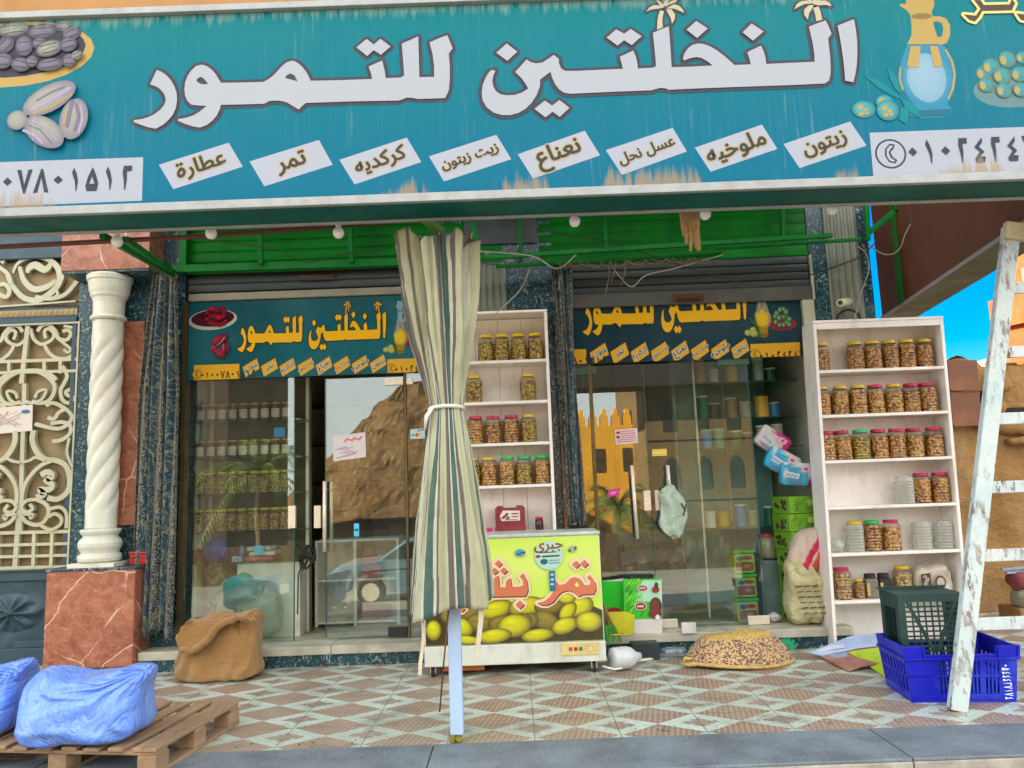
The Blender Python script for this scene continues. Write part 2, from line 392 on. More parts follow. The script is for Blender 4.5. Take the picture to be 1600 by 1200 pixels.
PALM = [cD(p) for p in ([(487,335),(490,240),(500,170),(520,115),(565,125),(548,190),(545,250),(552,305)], [(360,130),(400,80),(450,55),(520,60),(565,85),(500,95),(420,105)], [(455,-30),(500,-5),(540,35),(580,62),(545,80),(505,45)],
        [(560,60),(570,10),(610,-40),(640,-60),(615,10),(600,70)], [(585,66),(640,10),(730,-25),(700,22),(640,45)], [(590,95),(680,45),(740,65),(780,110),(795,145),(740,120),(680,95)], [(590,100),(650,105),(690,160),(685,220),(655,268),(640,200),(600,130)])]
PALM += [cE(p) for p in ([(985,240),(975,170),(950,90),(1010,70),(1035,130),(1055,222)], [(735,105),(760,50),(810,10),(880,5),(930,40),(850,45),(790,75)], [(960,55),(900,60),(845,110),(850,170),(890,222),(905,150),(940,95)], [(940,45),(1010,5),(1090,5),(1140,35),(1165,70),(1090,55),(1010,60)],
         [(930,40),(880,0),(830,-30),(880,-40),(930,-5),(960,30)], [(945,35),(950,-20),(990,-60),(985,-10),(975,35)], [(960,35),(1000,-10),(1060,-35),(1030,0),(990,30)])]
PLATES = [[(247.7,256.8),(356.8,222.3),(378.9,259.7),(270.2,295)], [(389.5,251.6),(498,218),(519.5,256.8),(412.6,290.5)], [(530,249),(635.3,214.3),(658.2,252.5),(553.6,287.5)], [(670,243.7),(775.4,210),(799,248),(693.7,282.8)],
          [(809,240.3),(914,203.5),(937.7,242),(832.7,278.4)], [(946.8,233.9),(1051.4,199),(1073.4,236),(972,272.7)], [(1086,230),(1191,194),(1215,232),(1110.6,267.6)], [(1224.7,224.4),(1329,189),(1354.6,226.8),(1250,262)]]
WORDS = ['عطارة', 'تمر', 'كركديه', 'زيت زيتون', 'نعناع', 'عسل نحل', 'ملوخيه', 'زيتون']

def sign_art(pr, f, k, pal, full_phone):
    """the shop's artwork; f maps photo pixels of the big sign to the plane, k is its scale against the big sign"""
    g = lambda L: [f(x, y) for x, y in L]
    # dish of dates and three dates
    pr.lay = 2; dk, lt = pal['date_d'], pal['date_l']
    if pal['dish']:
        pr.ell(f(22, 84), (.47 * k, .205 * k), pal['dish'], .05)
        pr.ell(f(22, 79), (.42 * k, .165 * k), mul(dk, .8), .05)
        rd = random.Random(3)
        for (x, y, a, b, t) in [(20, 45, 26, 13, .1), (66, 48, 24, 13, .1), (98, 40, 14, 10, 0), (112, 52, 15, 12, .4), (8, 70, 16, 14, .8), (38, 72, 14, 18, .1), (62, 68, 12, 10, 0), (78, 76, 22, 14, .3), (108, 70, 14, 13, .3), (5, 96, 16, 14, 0), (34, 102, 16, 12, -.2), (80, 102, 22, 11, .1), (110, 96, 11, 12, .2), (122, 88, 10, 8, .4), (52, 98, 10, 10, 0), (-14, 60, 14, 12, .3), (-16, 84, 14, 12, .3)]:
            pr.ell(f(x, y), (a * .00372 * k, b * .00372 * k), lt if rd.random() < .6 else pal['date_m'], t, dk)
            for j in range(3): ca, sa, v = math.cos(t), math.sin(t), (j - 1) * .4 * b; pr.line([f(x + u * ca + v * sa, y - u * sa + v * ca + rd.uniform(-1.5, 1.5)) for u in (-a * .6, 0, a * .55)], .006 * k, dk if j != 1 else pal['date_m'])
    for (x, y, a, b, t) in [(30, 190, 16, 16, 0), (80, 156, 45, 22, .5), (72, 208, 36, 22, -.65), (118, 188, 22, 34, -.15)]:
        pr.ell(f(x, y), (a * .00372 * k, b * .00372 * k), lt, t, pal['date_m'] if k > .9 else dk)
    for L in ([(52, 173), (80, 160), (112, 140)], [(56, 180), (84, 170), (116, 150)], [(60, 160), (84, 146), (104, 138)], [(40, 206), (58, 214), (70, 226)], [(126, 210), (132, 190), (130, 168)], [(104, 196), (108, 176)], [(48, 198), (66, 205), (84, 226)], [(54, 192), (74, 202), (92, 222)], [(108, 200), (112, 180), (116, 160)], [(120, 205), (126, 185), (122, 165)]):
        pr.line(g(L), (.012 + .006 * math.sin(L[0][0])) * k, (dk if k < .9 else srgb(112, 104, 136), srgb(150, 140, 176) if k > .9 else dk, pal['dish'])[(L[0][0] // 4) % 3])
    # oil jug and olives
    pr.lay = 2
    y1, y2, y3 = pal['jug_top'], pal['jug'], pal['jug_d']
    pr.poly(g(cF([(780,140),(850,140),(910,160),(945,220),(945,310),(915,380),(860,395),(820,385),(820,330),(870,320),(885,250),(870,200),(830,185),(795,190)])), y1)
    pr.poly(g(cF([(550,-60),(790,-60),(805,40),(780,100),(800,230),(830,320),(880,390),(560,390),(600,310),(600,230),(590,130),(550,80),(490,45),(500,30),(550,30)])), y1)
    pr.ell(f(*cF([(690,140)])[0]), (95 / 5.714 * .00372 * k, 30 / 5.714 * .00372 * k), mul(y1, .55))
    body = cF([(560,395),(880,395),(940,480),(985,570),(1000,670),(985,770),(945,870),(920,930),(955,960),(950,1010),(870,1045),(700,1050),(590,1030),(580,1000),(640,960),(560,850),(500,740),(480,650),(500,560),(530,470)])
    pr.poly(g(body), y3)
    for (x, y, rx, ry, c_) in ((745, 700, 225, 265, tuple((p * .5 + q * .5) for p, q in zip(y2, y3))), (735, 690, 175, 235, y2), ):
        pr.ell(f(*cF([(x, y)])[0]), (rx / 5.714 * .00372 * k, ry / 5.714 * .00372 * k), c_, 0, y3 if rx > 200 else tuple((p * .7 + q * .3) for p, q in zip(c_, y3)))
    pr.line(g(cF([(905,440),(960,540),(985,660),(970,780),(930,880)])), .012 * k, y1); pr.line(g(cF([(500,600),(490,700),(520,800)])), .01 * k, y1)
    pr.poly(g(cF([(590,410),(680,410),(670,520),(655,600),(570,600),(560,570)])), y1); pr.poly(g(cF([(760,410),(830,410),(870,540),(870,590),(800,595)])), y1)
    pr.poly(g(cF([(600,985),(940,970),(945,1005),(870,1030),(690,1035),(610,1020)])), mul(y3, .6))
    ol, od, lf = pal['olive'], pal['olive_d'], pal['leaf']
    for L in ([(180,675),(260,695),(380,770),(480,850),(520,890),(420,850),(300,780)], [(380,595),(440,650),(490,740),(505,840),(450,790),(400,690)], [(500,880),(580,900),(650,970),(680,1060),(600,1010),(540,960)], [(480,1060),(500,960),(570,960),(580,1010),(550,1105)]):
        pr.poly(g(cF(L)), lf)
    for x, y, a, b in ((170, 975, 105, 82), (355, 910, 80, 68), (385, 985, 100, 98)):
        pr.ell(f(*cF([(x, y)])[0]), (a / 5.714 * .00372 * k, b / 5.714 * .00372 * k), ol, 0, od)
        for dx, dy, s_ in ((-30, -20, .3), (15, 5, .22), (30, 35, .2), (-20, 40, .26)): pr.ell(f(*cF([(x + dx, y + dy)])[0]), (a * s_ / 5.714 * .00372 * k, b * s_ * .8 / 5.714 * .00372 * k), y1 if dx * dy else ol, .4)
    # dish of green fruit
    pr.lay = 2
    pr.ell(f(*cF([(1520, 790)])[0]), (370 / 5.714 * .00372 * k, 175 / 5.714 * .00372 * k), pal['bowl'], .04)
    for x, y, r in ((1250,650,75),(1310,590,80),(1455,525,80),(1590,510,60),(1680,560,80),(1640,660,85),(1560,660,75),(1265,755,72),(1405,675,82),(1700,760,80),(1420,805,72),(1570,800,70),(1800,690,70),(1790,790,70)):
        pr.ell(f(*cF([(x, y)])[0]), (r / 5.714 * .00372 * k,) * 2, pal['fruit'], 0, pal['fruit_d']); pr.ell(f(*cF([(x - r * .45, y + r * .1)])[0]), (r * .34 / 5.714 * .00372 * k, r * .52 / 5.714 * .00372 * k), y1); pr.ell(f(*cF([(x + r * .2, y + r * .25)])[0]), (r * .1 / 5.714 * .00372 * k,) * 2, pal['fruit_d'])
    # name
    pr.lay = 2
    l0 = pr.lay
    for L, H in NAME: pr.lay = l0; pr.outl(g(L), .021 * k, pal['shadow'] if 'shadow' in pal else pal['edge'], [g(h) for h in H])
    pr.lay = l0 + 14
    for L in PALM: pr.lay = l0 + 10; pr.outl(g(L), .013 * k, pal['edge'])
    pr.lay = l0 + 15
    for L in PALM: pr.poly(g(L), pal['palm'])
    for L, H in NAME: pr.poly(g(L), pal['name'], [g(h) for h in H])
    # product plates
    for q, w, wd in zip(PLATES, WORDS, (.285, .17, .30, .34, .26, .34, .355, .26)):
        pr.lay = 2; pr.poly(g(q), pal['plate']); Q = g(q)
        c = (sum(p[0] for p in Q) / 4, sum(p[1] for p in Q) / 4); a = math.atan2(Q[2][1] - Q[3][1], Q[2][0] - Q[3][0])
        b = A_shape(w); h = .32 * k
        pr.text(b, c, h, pal['halo'], a, .085, fit=wd * k); pr.text(b, c, h, pal['ink'], a, .03, fit=wd * k)
    # telephone plates
    pr.lay = 2; ink = pal['num']; U = 1 / 269.
    pl = [f(*p) for p in ((-126, 257), (223, 245), (221, 313), (-127, 327))]; pr.poly(pl, pal['plate'])
    x0, z0 = f(-84, 318); pr.digits('01007801512', (x0, z0 + .045 * k), .0975 * k, .145 * k, ink)
    prs = [f(*p) for p in ((1359, 207), (1703, 194), (1706, 263), (1365, 276))]; pr.poly(prs, pal['plate'])
    for c, dz in ((f(1392, 240), 0), (f(-104, 291), 0)):
        pr.ell(c, (.09 * k, .09 * k), ink); pr.ell(c, (.079 * k, .079 * k), pal['plate'])
        o = lambda x, y: (c[0] + x * k, c[1] + y * k)
        pr.poly([o(.03, .055), (o(.0, .062)), o(-.03, .03), o(-.035, -.01), o(-.015, -.05), o(.02, -.06), o(.035, -.04), o(.01, -.02), o(0, .01), o(.02, .03)], ink)
        pr.poly([o(.02, .047), (o(.0, .05)), o(-.02, .028), o(-.024, -.01), o(-.01, -.04), o(.015, -.05), o(.02, -.04), o(-.002, -.025), o(-.012, .01), o(.005, .032)], pal['plate'])
    x0, z0 = f(1417, 268); pr.digits('01024246274', (x0, z0 + .04 * k), .0945 * k, .15 * k, ink)

def print_mat(name, rough=.45, streak=None, bottom=None, coat=0., fade=.12):
    n = NT(name); vc = n.n('ShaderNodeVertexColor', layer_name='Col')
    co = n.coord(); c = n.mix(n.math('MULTIPLY', n.ramp(n.noise(co, 1.3, 6), [(.35, 0.), (.7, 1.)]), fade), vc.outputs[0], (.62, .66, .64))
    if streak:
        a = n.ramp(n.noise(n.coord((34, 1, 1.1)), 1., 4, .7), [(.58, 0.), (.7, 1.)])
        b = n.ramp(n.noise(n.coord((1.3, 1, 1.6)), 1., 4, .6), [(.5, 0.), (.66, 1.)])
        c = n.mix(n.math('MULTIPLY', n.math('MULTIPLY', a, b), .3), c, streak[0])
        fine = n.ramp(n.noise(n.coord((95, 1, .8)), 1., 3, .6), [(.5, 0.), (.75, 1.)]); c = n.mix(n.math('MULTIPLY', fine, .02), c, streak[1])
        if bottom:   # run-off that has dried above the lower edge and below the upper one
            sp = n.n('ShaderNodeSeparateXYZ'); n.l(n.coord(), sp.inputs[0])
            lo = n.ramp(n.math('SUBTRACT', sp.outputs[2], bottom[0]), [(0., 1.), (.28, 0.)])
            hi = n.ramp(n.math('SUBTRACT', bottom[1], sp.outputs[2]), [(0., 1.), (.22, 0.)])
            tall = n.noise(n.coord((22, 1, 2.)), 1., 5, .7); pt = n.ramp(n.noise(n.coord((1.1, 1, .3)), 1., 3), [(.42, 0.), (.6, 1.)])
            m = n.ramp(n.math('MULTIPLY', n.math('MULTIPLY', n.math('ADD', lo, .1), tall), pt), [(.34, 0.), (.46, 1.)])
            c = n.mix(n.math('MULTIPLY', m, n.math('MULTIPLY', lo, .8)), c, srgb(150, 130, 100))
            m2 = n.ramp(n.math('MULTIPLY', hi, tall), [(.36, 0.), (.52, 1.)])
            c = n.mix(n.math('MULTIPLY', m2, n.math('MULTIPLY', hi, .45)), c, srgb(150, 175, 160))
    n.bump(n.noise(co, 30, 3), .05, .004)
    return n.set(c, n.ramp(n.noise(co, 5, 4), [(.3, rough - .1), (.7, rough + .12)]), 0, .12, coat)
# ------------------------------------------------------------------ the materials of the place
def granite(name, base, fleck, fa=.35, sc=38., rough=.22, var=.4):
    n = NT(name); co = n.coord()
    c = n.mix(n.ramp(n.noise(co, 3.2, 6), [(.3, 0.), (.7, 1.)]), mul(base, 1 - var), mul(base, 1 + var))
    f1 = n.ramp(n.noise(co, sc, 3, .75, .8), [(.555, 0.), (.62, 1.)]); cl = n.ramp(n.noise(co, 5, 4), [(.34, .3), (.6, 1.)])
    c = n.mix(n.math('MULTIPLY', n.math('MULTIPLY', f1, cl), fa), c, fleck)
    return n.set(c, n.ramp(n.noise(co, 9, 4), [(.3, rough), (.7, rough + .15)]), 0, .5)
def red_granite():
    n = NT('red_granite'); co = n.coord()
    c = n.mix(n.ramp(n.noise(co, 5, 9, .75, 1.6), [(.36, 0.), (.62, 1.)]), srgb(126, 70, 50), srgb(174, 112, 86))
    c = n.mix(n.ramp(n.noise(n.coord((1, 1, 1.6)), 9, 9, .8, 2.2), [(.52, 0.), (.66, .8)]), c, srgb(190, 146, 124))
    v = n.n('ShaderNodeTexVoronoi', feature='DISTANCE_TO_EDGE'); v.inputs['Scale'].default_value = 2.1
    wv = n.n('ShaderNodeMix', data_type='VECTOR'); wv.inputs[0].default_value = .16
    nz = n.n('ShaderNodeTexNoise'); nz.inputs['Scale'].default_value = 3.; nz.inputs['Detail'].default_value = 6; n.l(co, nz.inputs['Vector'])
    n.l(co, wv.inputs[4]); n.l(nz.outputs['Color'], wv.inputs[5]); n.l(wv.outputs[1], v.inputs['Vector'])
    ve = n.ramp(v.outputs['Distance'], [(.0, 1.), (.012, 0.)]); pt = n.ramp(n.noise(co, 2.3, 3), [(.42, 0.), (.52, 1.)])
    c = n.mix(n.math('MULTIPLY', n.math('MULTIPLY', ve, pt), .8), c, srgb(235, 205, 190))
    return n.set(c, n.ramp(n.noise(co, 6, 3), [(.3, .2), (.7, .36)]), 0, .5)
def marble():
    n = NT('white_marble'); co = n.coord((1, 1, .5))
    c = n.mix(n.ramp(n.noise(co, 3, 6, .6, 1.), [(.3, 0.), (.7, 1.)]), srgb(196, 204, 190), srgb(226, 222, 206))
    c = n.mix(n.ramp(n.noise(co, 9, 8, .75, 2.5), [(.56, 0.), (.7, .55)]), c, srgb(150, 160, 158))
    c = n.mix(n.ramp(n.noise(n.coord(), 2.2, 4), [(.55, 0.), (.75, .5)]), c, srgb(205, 180, 140))
    return n.set(c, .34, 0, .5)
def pavement_mat():
    n = NT('patterned_tiles'); sp = n.n('ShaderNodeSeparateXYZ'); n.l(n.coord(), sp.inputs[0])
    X, Y = sp.outputs[0], sp.outputs[1]
    a = n.math('DIVIDE', n.math('SUBTRACT', X, .055), .5); b = n.math('DIVIDE', n.math('SUBTRACT', Y, 4.86), .3625)
    fa = n.math('ABSOLUTE', n.math('SUBTRACT', n.math('FRACT', n.math('ADD', a, 100.5)), .5)); fb = n.math('ABSOLUTE', n.math('SUBTRACT', n.math('FRACT', n.math('ADD', b, 100.5)), .5))
    d = n.math('ADD', fa, fb)                                   # 0 at the middle of a pale lozenge, 1 at the middle of a brown one
    wob = n.math('MULTIPLY', n.math('SUBTRACT', n.noise(n.coord(), 26, 3), .5), .05); d = n.math('ADD', d, wob)
    pale = n.mix(n.ramp(n.noise(n.coord(), 3, 6), [(.3, 0.), (.7, 1.)]), srgb(178, 198, 186), srgb(206, 222, 212))
    # basket-woven brown lozenge
    wv = n.math('MULTIPLY', n.math('SINE', n.math('MULTIPLY', n.math('ADD', X, Y), 92.)), n.math('SINE', n.math('MULTIPLY', n.math('SUBTRACT', X, n.math('MULTIPLY', Y, 1.4)), 92.)))
    wn = n.math('ADD', wv, n.math('MULTIPLY', n.math('SUBTRACT', n.noise(n.coord(), 60, 3), .5), 1.4))
    brown = n.mix(n.ramp(wn, [(.3, 0.), (.62, 1.)]), srgb(138, 104, 88), srgb(212, 196, 172))
    br2 = n.mix(n.ramp(n.noise(n.coord(), .9, 4), [(.35, 0.), (.65, 1.)]), srgb(168, 146, 126), srgb(140, 112, 96)); brown = n.mix(.36, brown, br2)
    # small flower in the pale lozenge
    ed = n.math('MULTIPLY', n.math('SUBTRACT', n.noise(n.coord(), 34, 3), .5), .28)
    cr = n.math('SUBTRACT', n.math('ABSOLUTE', n.math('SUBTRACT', fa, fb)), .0)
    star = n.math('ADD', n.math('ADD', n.math('MULTIPLY', d, 1.), n.math('MULTIPLY', n.ramp(cr, [(0., 0.), (.05, 1.)]), -.05)), ed)
    fl = n.ramp(star, [(.17, 1.), (.22, 0.)])
    flc = n.mix(n.ramp(n.noise(n.coord(), 40, 4, .7), [(.4, 0.), (.6, 1.)]), srgb(104, 72, 62), srgb(172, 138, 120))
    c = n.mix(n.math('MULTIPLY', fl, .85), pale, flc)
    ring = n.math('MULTIPLY', n.ramp(n.math('ABSOLUTE', n.math('SUBTRACT', d, .36)), [(.0, 1.), (.035, 0.)]), n.ramp(n.noise(n.coord(), 18, 3), [(.45, 0.), (.55, 1.)]))
    c = n.mix(n.math('MULTIPLY', ring, .4), c, srgb(132, 142, 138))
    c = n.mix(n.ramp(d, [(.50, 0.), (.525, 1.)]), c, brown)
    # joints, grime, worn patches
    jx = n.ramp(fa, [(.004, 1.), (.009, 0.)]); jy = n.ramp(n.math('ABSOLUTE', n.math('SUBTRACT', n.math('FRACT', n.math('ADD', n.math('MULTIPLY', b, .5), 100.25)), .5)), [(.003, 1.), (.006, 0.)])
    c = n.mix(n.math('MULTIPLY', n.math('MAXIMUM', jx, jy), .75), c, srgb(70, 64, 58))
    g = n.ramp(n.noise(n.coord(), .8, 8, .7), [(.38, 0.), (.7, .6)]); c = n.mix(g, c, srgb(156, 154, 136))
    g3 = n.ramp(n.noise(n.coord(), 1.9, 9, .72), [(.52, 0.), (.64, .6)]); c = n.mix(g3, c, srgb(104, 96, 82))
    g2 = n.ramp(n.noise(n.coord(), 6, 8, .75), [(.46, 0.), (.7, .5)]); c = n.mix(g2, c, srgb(122, 114, 98))
    n.bump(n.math('ADD', n.math('MULTIPLY', n.math('MAXIMUM', jx, jy), -1.), n.math('MULTIPLY', n.noise(n.coord(), 40, 4), .4)), .25, .004)
    return n.set(c, n.ramp(n.noise(n.coord(), 2.5, 6), [(.3, .28), (.7, .55)]), 0, .45)
def cloth_mat(name, rough=.85, bs=900., sheen=.2, var=.12):
    """woven cloth dyed with the stripes kept in the mesh's colours"""
    n = NT(name); vc = n.n('ShaderNodeVertexColor', layer_name='Col'); co = n.coord()
    c = n.mix(n.math('MULTIPLY', n.ramp(n.noise(co, 4, 6), [(.35, 0.), (.7, 1.)]), var * 3), vc.outputs[0], srgb(120, 118, 96))
    wr = n.math('ABSOLUTE', n.math('SUBTRACT', n.noise(n.coord((9, 9, 1.3)), 1.6, 4, .6, .8), .5)); n.bump(n.math('ADD', n.math('POWER', wr, .7), n.math('MULTIPLY', n.noise(n.coord((1, 1, .2)), bs * .1, 3), .15)), .5, .03)
    return n.set(c, rough, 0, .3, 0, sheen)
def damask():
    n = NT('damask_cloth'); uv = n.n('ShaderNodeVertexColor', layer_name='Col'); sp = n.n('ShaderNodeSeparateColor'); n.l(uv.outputs[0], sp.inputs[0])
    u, v = sp.outputs[0], sp.outputs[1]    # place on the cloth in metres
    cb = n.n('ShaderNodeCombineXYZ'); n.l(u, cb.inputs[0]); n.l(v, cb.inputs[1])
    nz = n.noise(cb.outputs[0], 40, 3, .6, 1.2)
    m = n.math('SINE', n.math('MULTIPLY', n.noise(cb.outputs[0], 7.5, 1.5, .4, 2.2), 46.)); m2 = n.math('SINE', n.math('MULTIPLY', n.noise(cb.outputs[0], 6., 1., .4, 1.4), 34.))
    st = n.math('FRACT', n.math('MULTIPLY', u, 3.1))
    pale = n.mix(n.ramp(nz, [(.42, 0.), (.58, 1.)]), srgb(138, 136, 114), srgb(78, 82, 74))
    dark = srgb(16, 30, 38); blue = srgb(18, 66, 84)
    c1 = n.mix(n.ramp(m, [(.0, 0.), (.25, 1.)]), dark, pale); c2 = n.mix(n.ramp(m2, [(.35, 0.), (.5, 1.)]), blue, pale)
    c = n.mix(n.ramp(st, [(.48, 0.), (.5, 1.)]), c1, c2)
    n.bump(n.noise(cb.outputs[0], 160, 3), .2, .003)
    return n.set(c, .7, 0, .4, 0, .3)
def nuts(name, a, b, gap, sc=46.):
    n = NT(name); co = n.coord((1, 1, .85), True)
    v = n.n('ShaderNodeTexVoronoi'); v.inputs['Scale'].default_value = sc; n.l(co, v.inputs['Vector'])
    c = n.mix(n.n('ShaderNodeSeparateColor').outputs[0], a, b); s = c.node.inputs[0].links[0].from_node; n.l(v.outputs['Color'], s.inputs[0])
    c = n.mix(n.ramp(v.outputs['Distance'], [(.38, 0.), (.72, 1.)]), c, gap)
    n.bump(n.math('SUBTRACT', 1., v.outputs['Distance']), .9, .012)
    return n.set(c, .45, 0, .5)
def shell_mat(name, tint, refl, film=0.):
    n = NT(name); n.t.nodes.remove(n.b)
    tr = n.n('ShaderNodeBsdfTransparent'); tr.inputs[0].default_value = (*tint, 1); gl = n.n('ShaderNodeBsdfGlossy'); gl.inputs['Roughness'].default_value = .12
    lw = n.n('ShaderNodeLayerWeight'); lw.inputs[0].default_value = .35
    mx = n.n('ShaderNodeMixShader'); n.l(n.math('MULTIPLY_ADD', lw.outputs['Fresnel'], .4), mx.inputs[0]); mx.inputs[0].links[0].from_node.inputs[2].default_value = refl
    n.l(tr.outputs[0], mx.inputs[1]); n.l(gl.outputs[0], mx.inputs[2]); sh = mx.outputs[0]
    if film:
        df = n.n('ShaderNodeBsdfDiffuse'); df.inputs[0].default_value = (.72, .74, .68, 1); m2 = n.n('ShaderNodeMixShader')
        n.l(n.math('ADD', n.math('MULTIPLY', lw.outputs['Facing'], film), film * .5, True), m2.inputs[0]); n.l(sh, m2.inputs[1]); n.l(df.outputs[0], m2.inputs[2]); sh = m2.outputs[0]
    n.l(sh, n.out.inputs[0]); return n.mat

def creased(name, col, rough=.38, sc=5., st=.8, dist=.03, coat=.25, stretch=(1, 1, 1), var=.12, lite=None):
    """thin plastic film: sharp creases where the sheet folds"""
    n = NT(name); co = n.coord(stretch); c = n.mix(n.ramp(n.noise(co, 2.2, 6), [(.3, 0.), (.7, 1.)]), mul(col, 1 - var), mul(col, 1 + var))
    r1 = n.math('ABSOLUTE', n.math('SUBTRACT', n.noise(co, sc, 5, .55, 1.3), .5)); r2 = n.math('ABSOLUTE', n.math('SUBTRACT', n.noise(co, sc * 2.7, 4, .5, .8), .5))
    h = n.math('ADD', n.math('POWER', r1, .6), n.math('MULTIPLY', r2, .35))
    if lite: c = n.mix(n.math('MULTIPLY', n.ramp(r1, [(.0, 1.), (.05, 0.)]), .5), c, lite)
    n.bump(h, st, dist); return n.set(c, rough, 0, .5, coat)
G = {}
G['dark_granite'] = granite('dark_granite', srgb(22, 62, 74), srgb(176, 196, 182), .85)
G['red_granite'] = red_granite(); G['marble'] = marble()
G['tiles'] = pavement_mat()
G['kerb'] = granite('kerb_granite', srgb(104, 114, 122), srgb(176, 184, 184), .55, 120., .5, .34)
G['kerb_face'] = M('kerb_face', srgb(168, 162, 150), .8, dirt=srgb(90, 84, 76), vs=8)
G['asphalt'] = M('asphalt', (.052, .052, .05), .9, vs=3, bs=140, bump=.5, dirt=(.12, .11, .09), da=.5, ds=.6)
G['dusty_road'] = M('dusty_road', (.30, .265, .215), .95, vs=2, bs=120, bump=.5, dirt=(.16, .145, .12), da=.5, ds=.5)
G['ledge'] = M('ledge_marble', srgb(178, 176, 158), .45, vs=5, dirt=srgb(110, 100, 82), da=.55, ds=4, dst=(.6, 1, 2))
G['tan_wall'] = M('tan_stone', srgb(164, 122, 74), .85, vs=1.3, var=.22, bs=30, bump=.3, dirt=srgb(150, 106, 66), da=.4, stretch=(1, 1, .4))
G['green'] = M('green_paint', srgb(4, 116, 26), .55, spec=.2, vs=2.5, var=.3, dirt=srgb(24, 60, 30), da=.5, ds=2.2, bump=.05)
G['green_dk'] = M('green_steel', srgb(6, 112, 40), .5, spec=.2, vs=6, var=.3, dirt=srgb(60, 56, 40), da=.5, ds=6)
G['sign_dark'] = M('sign_back_metal', srgb(4, 84, 78), .5, spec=.15, vs=2, var=.3, dirt=srgb(40, 90, 70), da=.4)
G['trim'] = M('aluminium_trim', srgb(146, 152, 154), .45, metal=.2, vs=7, var=.12, dirt=srgb(130, 116, 92), da=.5, ds=9)
G['steel'] = M('brushed_steel', srgb(226, 214, 196), .35, metal=.3, vs=8, var=.12)
G['shutter'] = M('shutter_steel', srgb(58, 66, 66), .5, metal=.3, vs=2, var=.25, dirt=srgb(60, 54, 42), da=.5, ds=2)
G['corrugated'] = M('corrugated_sheet', srgb(118, 124, 112), .5, metal=.2, vs=3, var=.2, dirt=srgb(80, 72, 54), da=.5, ds=3, dst=(2, 1, .5))
G['ply'] = M('weathered_ply', srgb(96, 54, 30), .75, vs=1.4, var=.35, dirt=srgb(50, 26, 18), da=.6, ds=1.6, bump=.2, dst=(1, 1, .7))
G['greymetal'] = M('grey_green_metal', srgb(66, 92, 78), .5, vs=1.2, var=.25, spec=.2, dirt=srgb(48, 62, 48), da=.5)
G['white'] = M('white_paint', srgb(222, 220, 208), .55, vs=4, var=.08, dirt=srgb(170, 158, 136), da=.45, ds=3.5, bump=.08)
G['white_wood'] = M('white_painted_wood', srgb(232, 226, 220), .55, vs=3, var=.06, dirt=srgb(166, 146, 122), da=.42, ds=5, dst=(1, 1, .5), bump=.15)
G['postpaint'] = M('greenish_white_paint', srgb(168, 172, 150), .5, vs=3, var=.12, dirt=srgb(110, 104, 80), da=.4, ds=4)
G['room'] = M('room_plaster', srgb(196, 196, 176), .9, vs=1, var=.15)
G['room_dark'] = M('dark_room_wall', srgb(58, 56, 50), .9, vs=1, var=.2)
G['room_floor'] = M('room_floor', srgb(150, 140, 122), .4, vs=2, var=.15)
G['glass'] = glass_mat('door_glass', (.88, .95, .92), .085, film=((.40, .42, .36), .05), edge=.4)
G['shelfglass'] = glass_mat('shelf_glass', (.72, .92, .9), .06)
G['edge'] = M('glass_edge', srgb(40, 84, 78), .2, bump=0)
G['black'] = M('black_plastic', (.012, .012, .013), .45, bump=.05)
G['rubber'] = M('rubber', (.02, .02, .02), .8)
G['bulb'] = M('opal_glass', srgb(225, 225, 228), .25, bump=0, var=.03)
G['cable'] = M('cable', srgb(40, 36, 30), .7); G['cable_pale'] = M('pale_cable', srgb(150, 146, 128), .7)
G['rust'] = M('rusty_pipe', srgb(92, 52, 36), .7, metal=.2, vs=9, dirt=srgb(50, 30, 22))
G['print'] = print_mat('printed_paper', .5, fade=.1)
G['cloth'] = cloth_mat('striped_cloth'); G['damask'] = damask()
G['shell'] = shell_mat('clear_plastic', (.97, .95, .86), .045); G['shell_empty'] = shell_mat('cloudy_plastic', (.88, .89, .84), .07, .42)
G['bagplastic'] = shell_mat('bag_plastic', (.9, .92, .9), .06, .5)
G['nut_a'] = nuts('brown_olives', srgb(226, 176, 96), srgb(184, 120, 58), srgb(104, 62, 26)); G['nut_b'] = nuts('tan_dates', srgb(236, 192, 110), srgb(200, 140, 70), srgb(120, 72, 30))
G['nut_c'] = nuts('green_olives', srgb(216, 188, 66), srgb(160, 132, 40), srgb(86, 66, 18)); G['nut_d'] = nuts('pale_nuts', srgb(226, 196, 130), srgb(190, 152, 90), srgb(120, 86, 46))
G['nut_e'] = nuts('dark_seeds', srgb(70, 66, 62), srgb(34, 30, 34), srgb(10, 10, 12), 110)
G['lid_y'] = M('yellow_lid', srgb(206, 170, 16), .35, var=.08, bump=0); G['lid_r'] = M('magenta_lid', srgb(186, 22, 70), .35, var=.08, bump=0); G['lid_g'] = M('green_lid', srgb(12, 176, 82), .35, var=.08, bump=0)
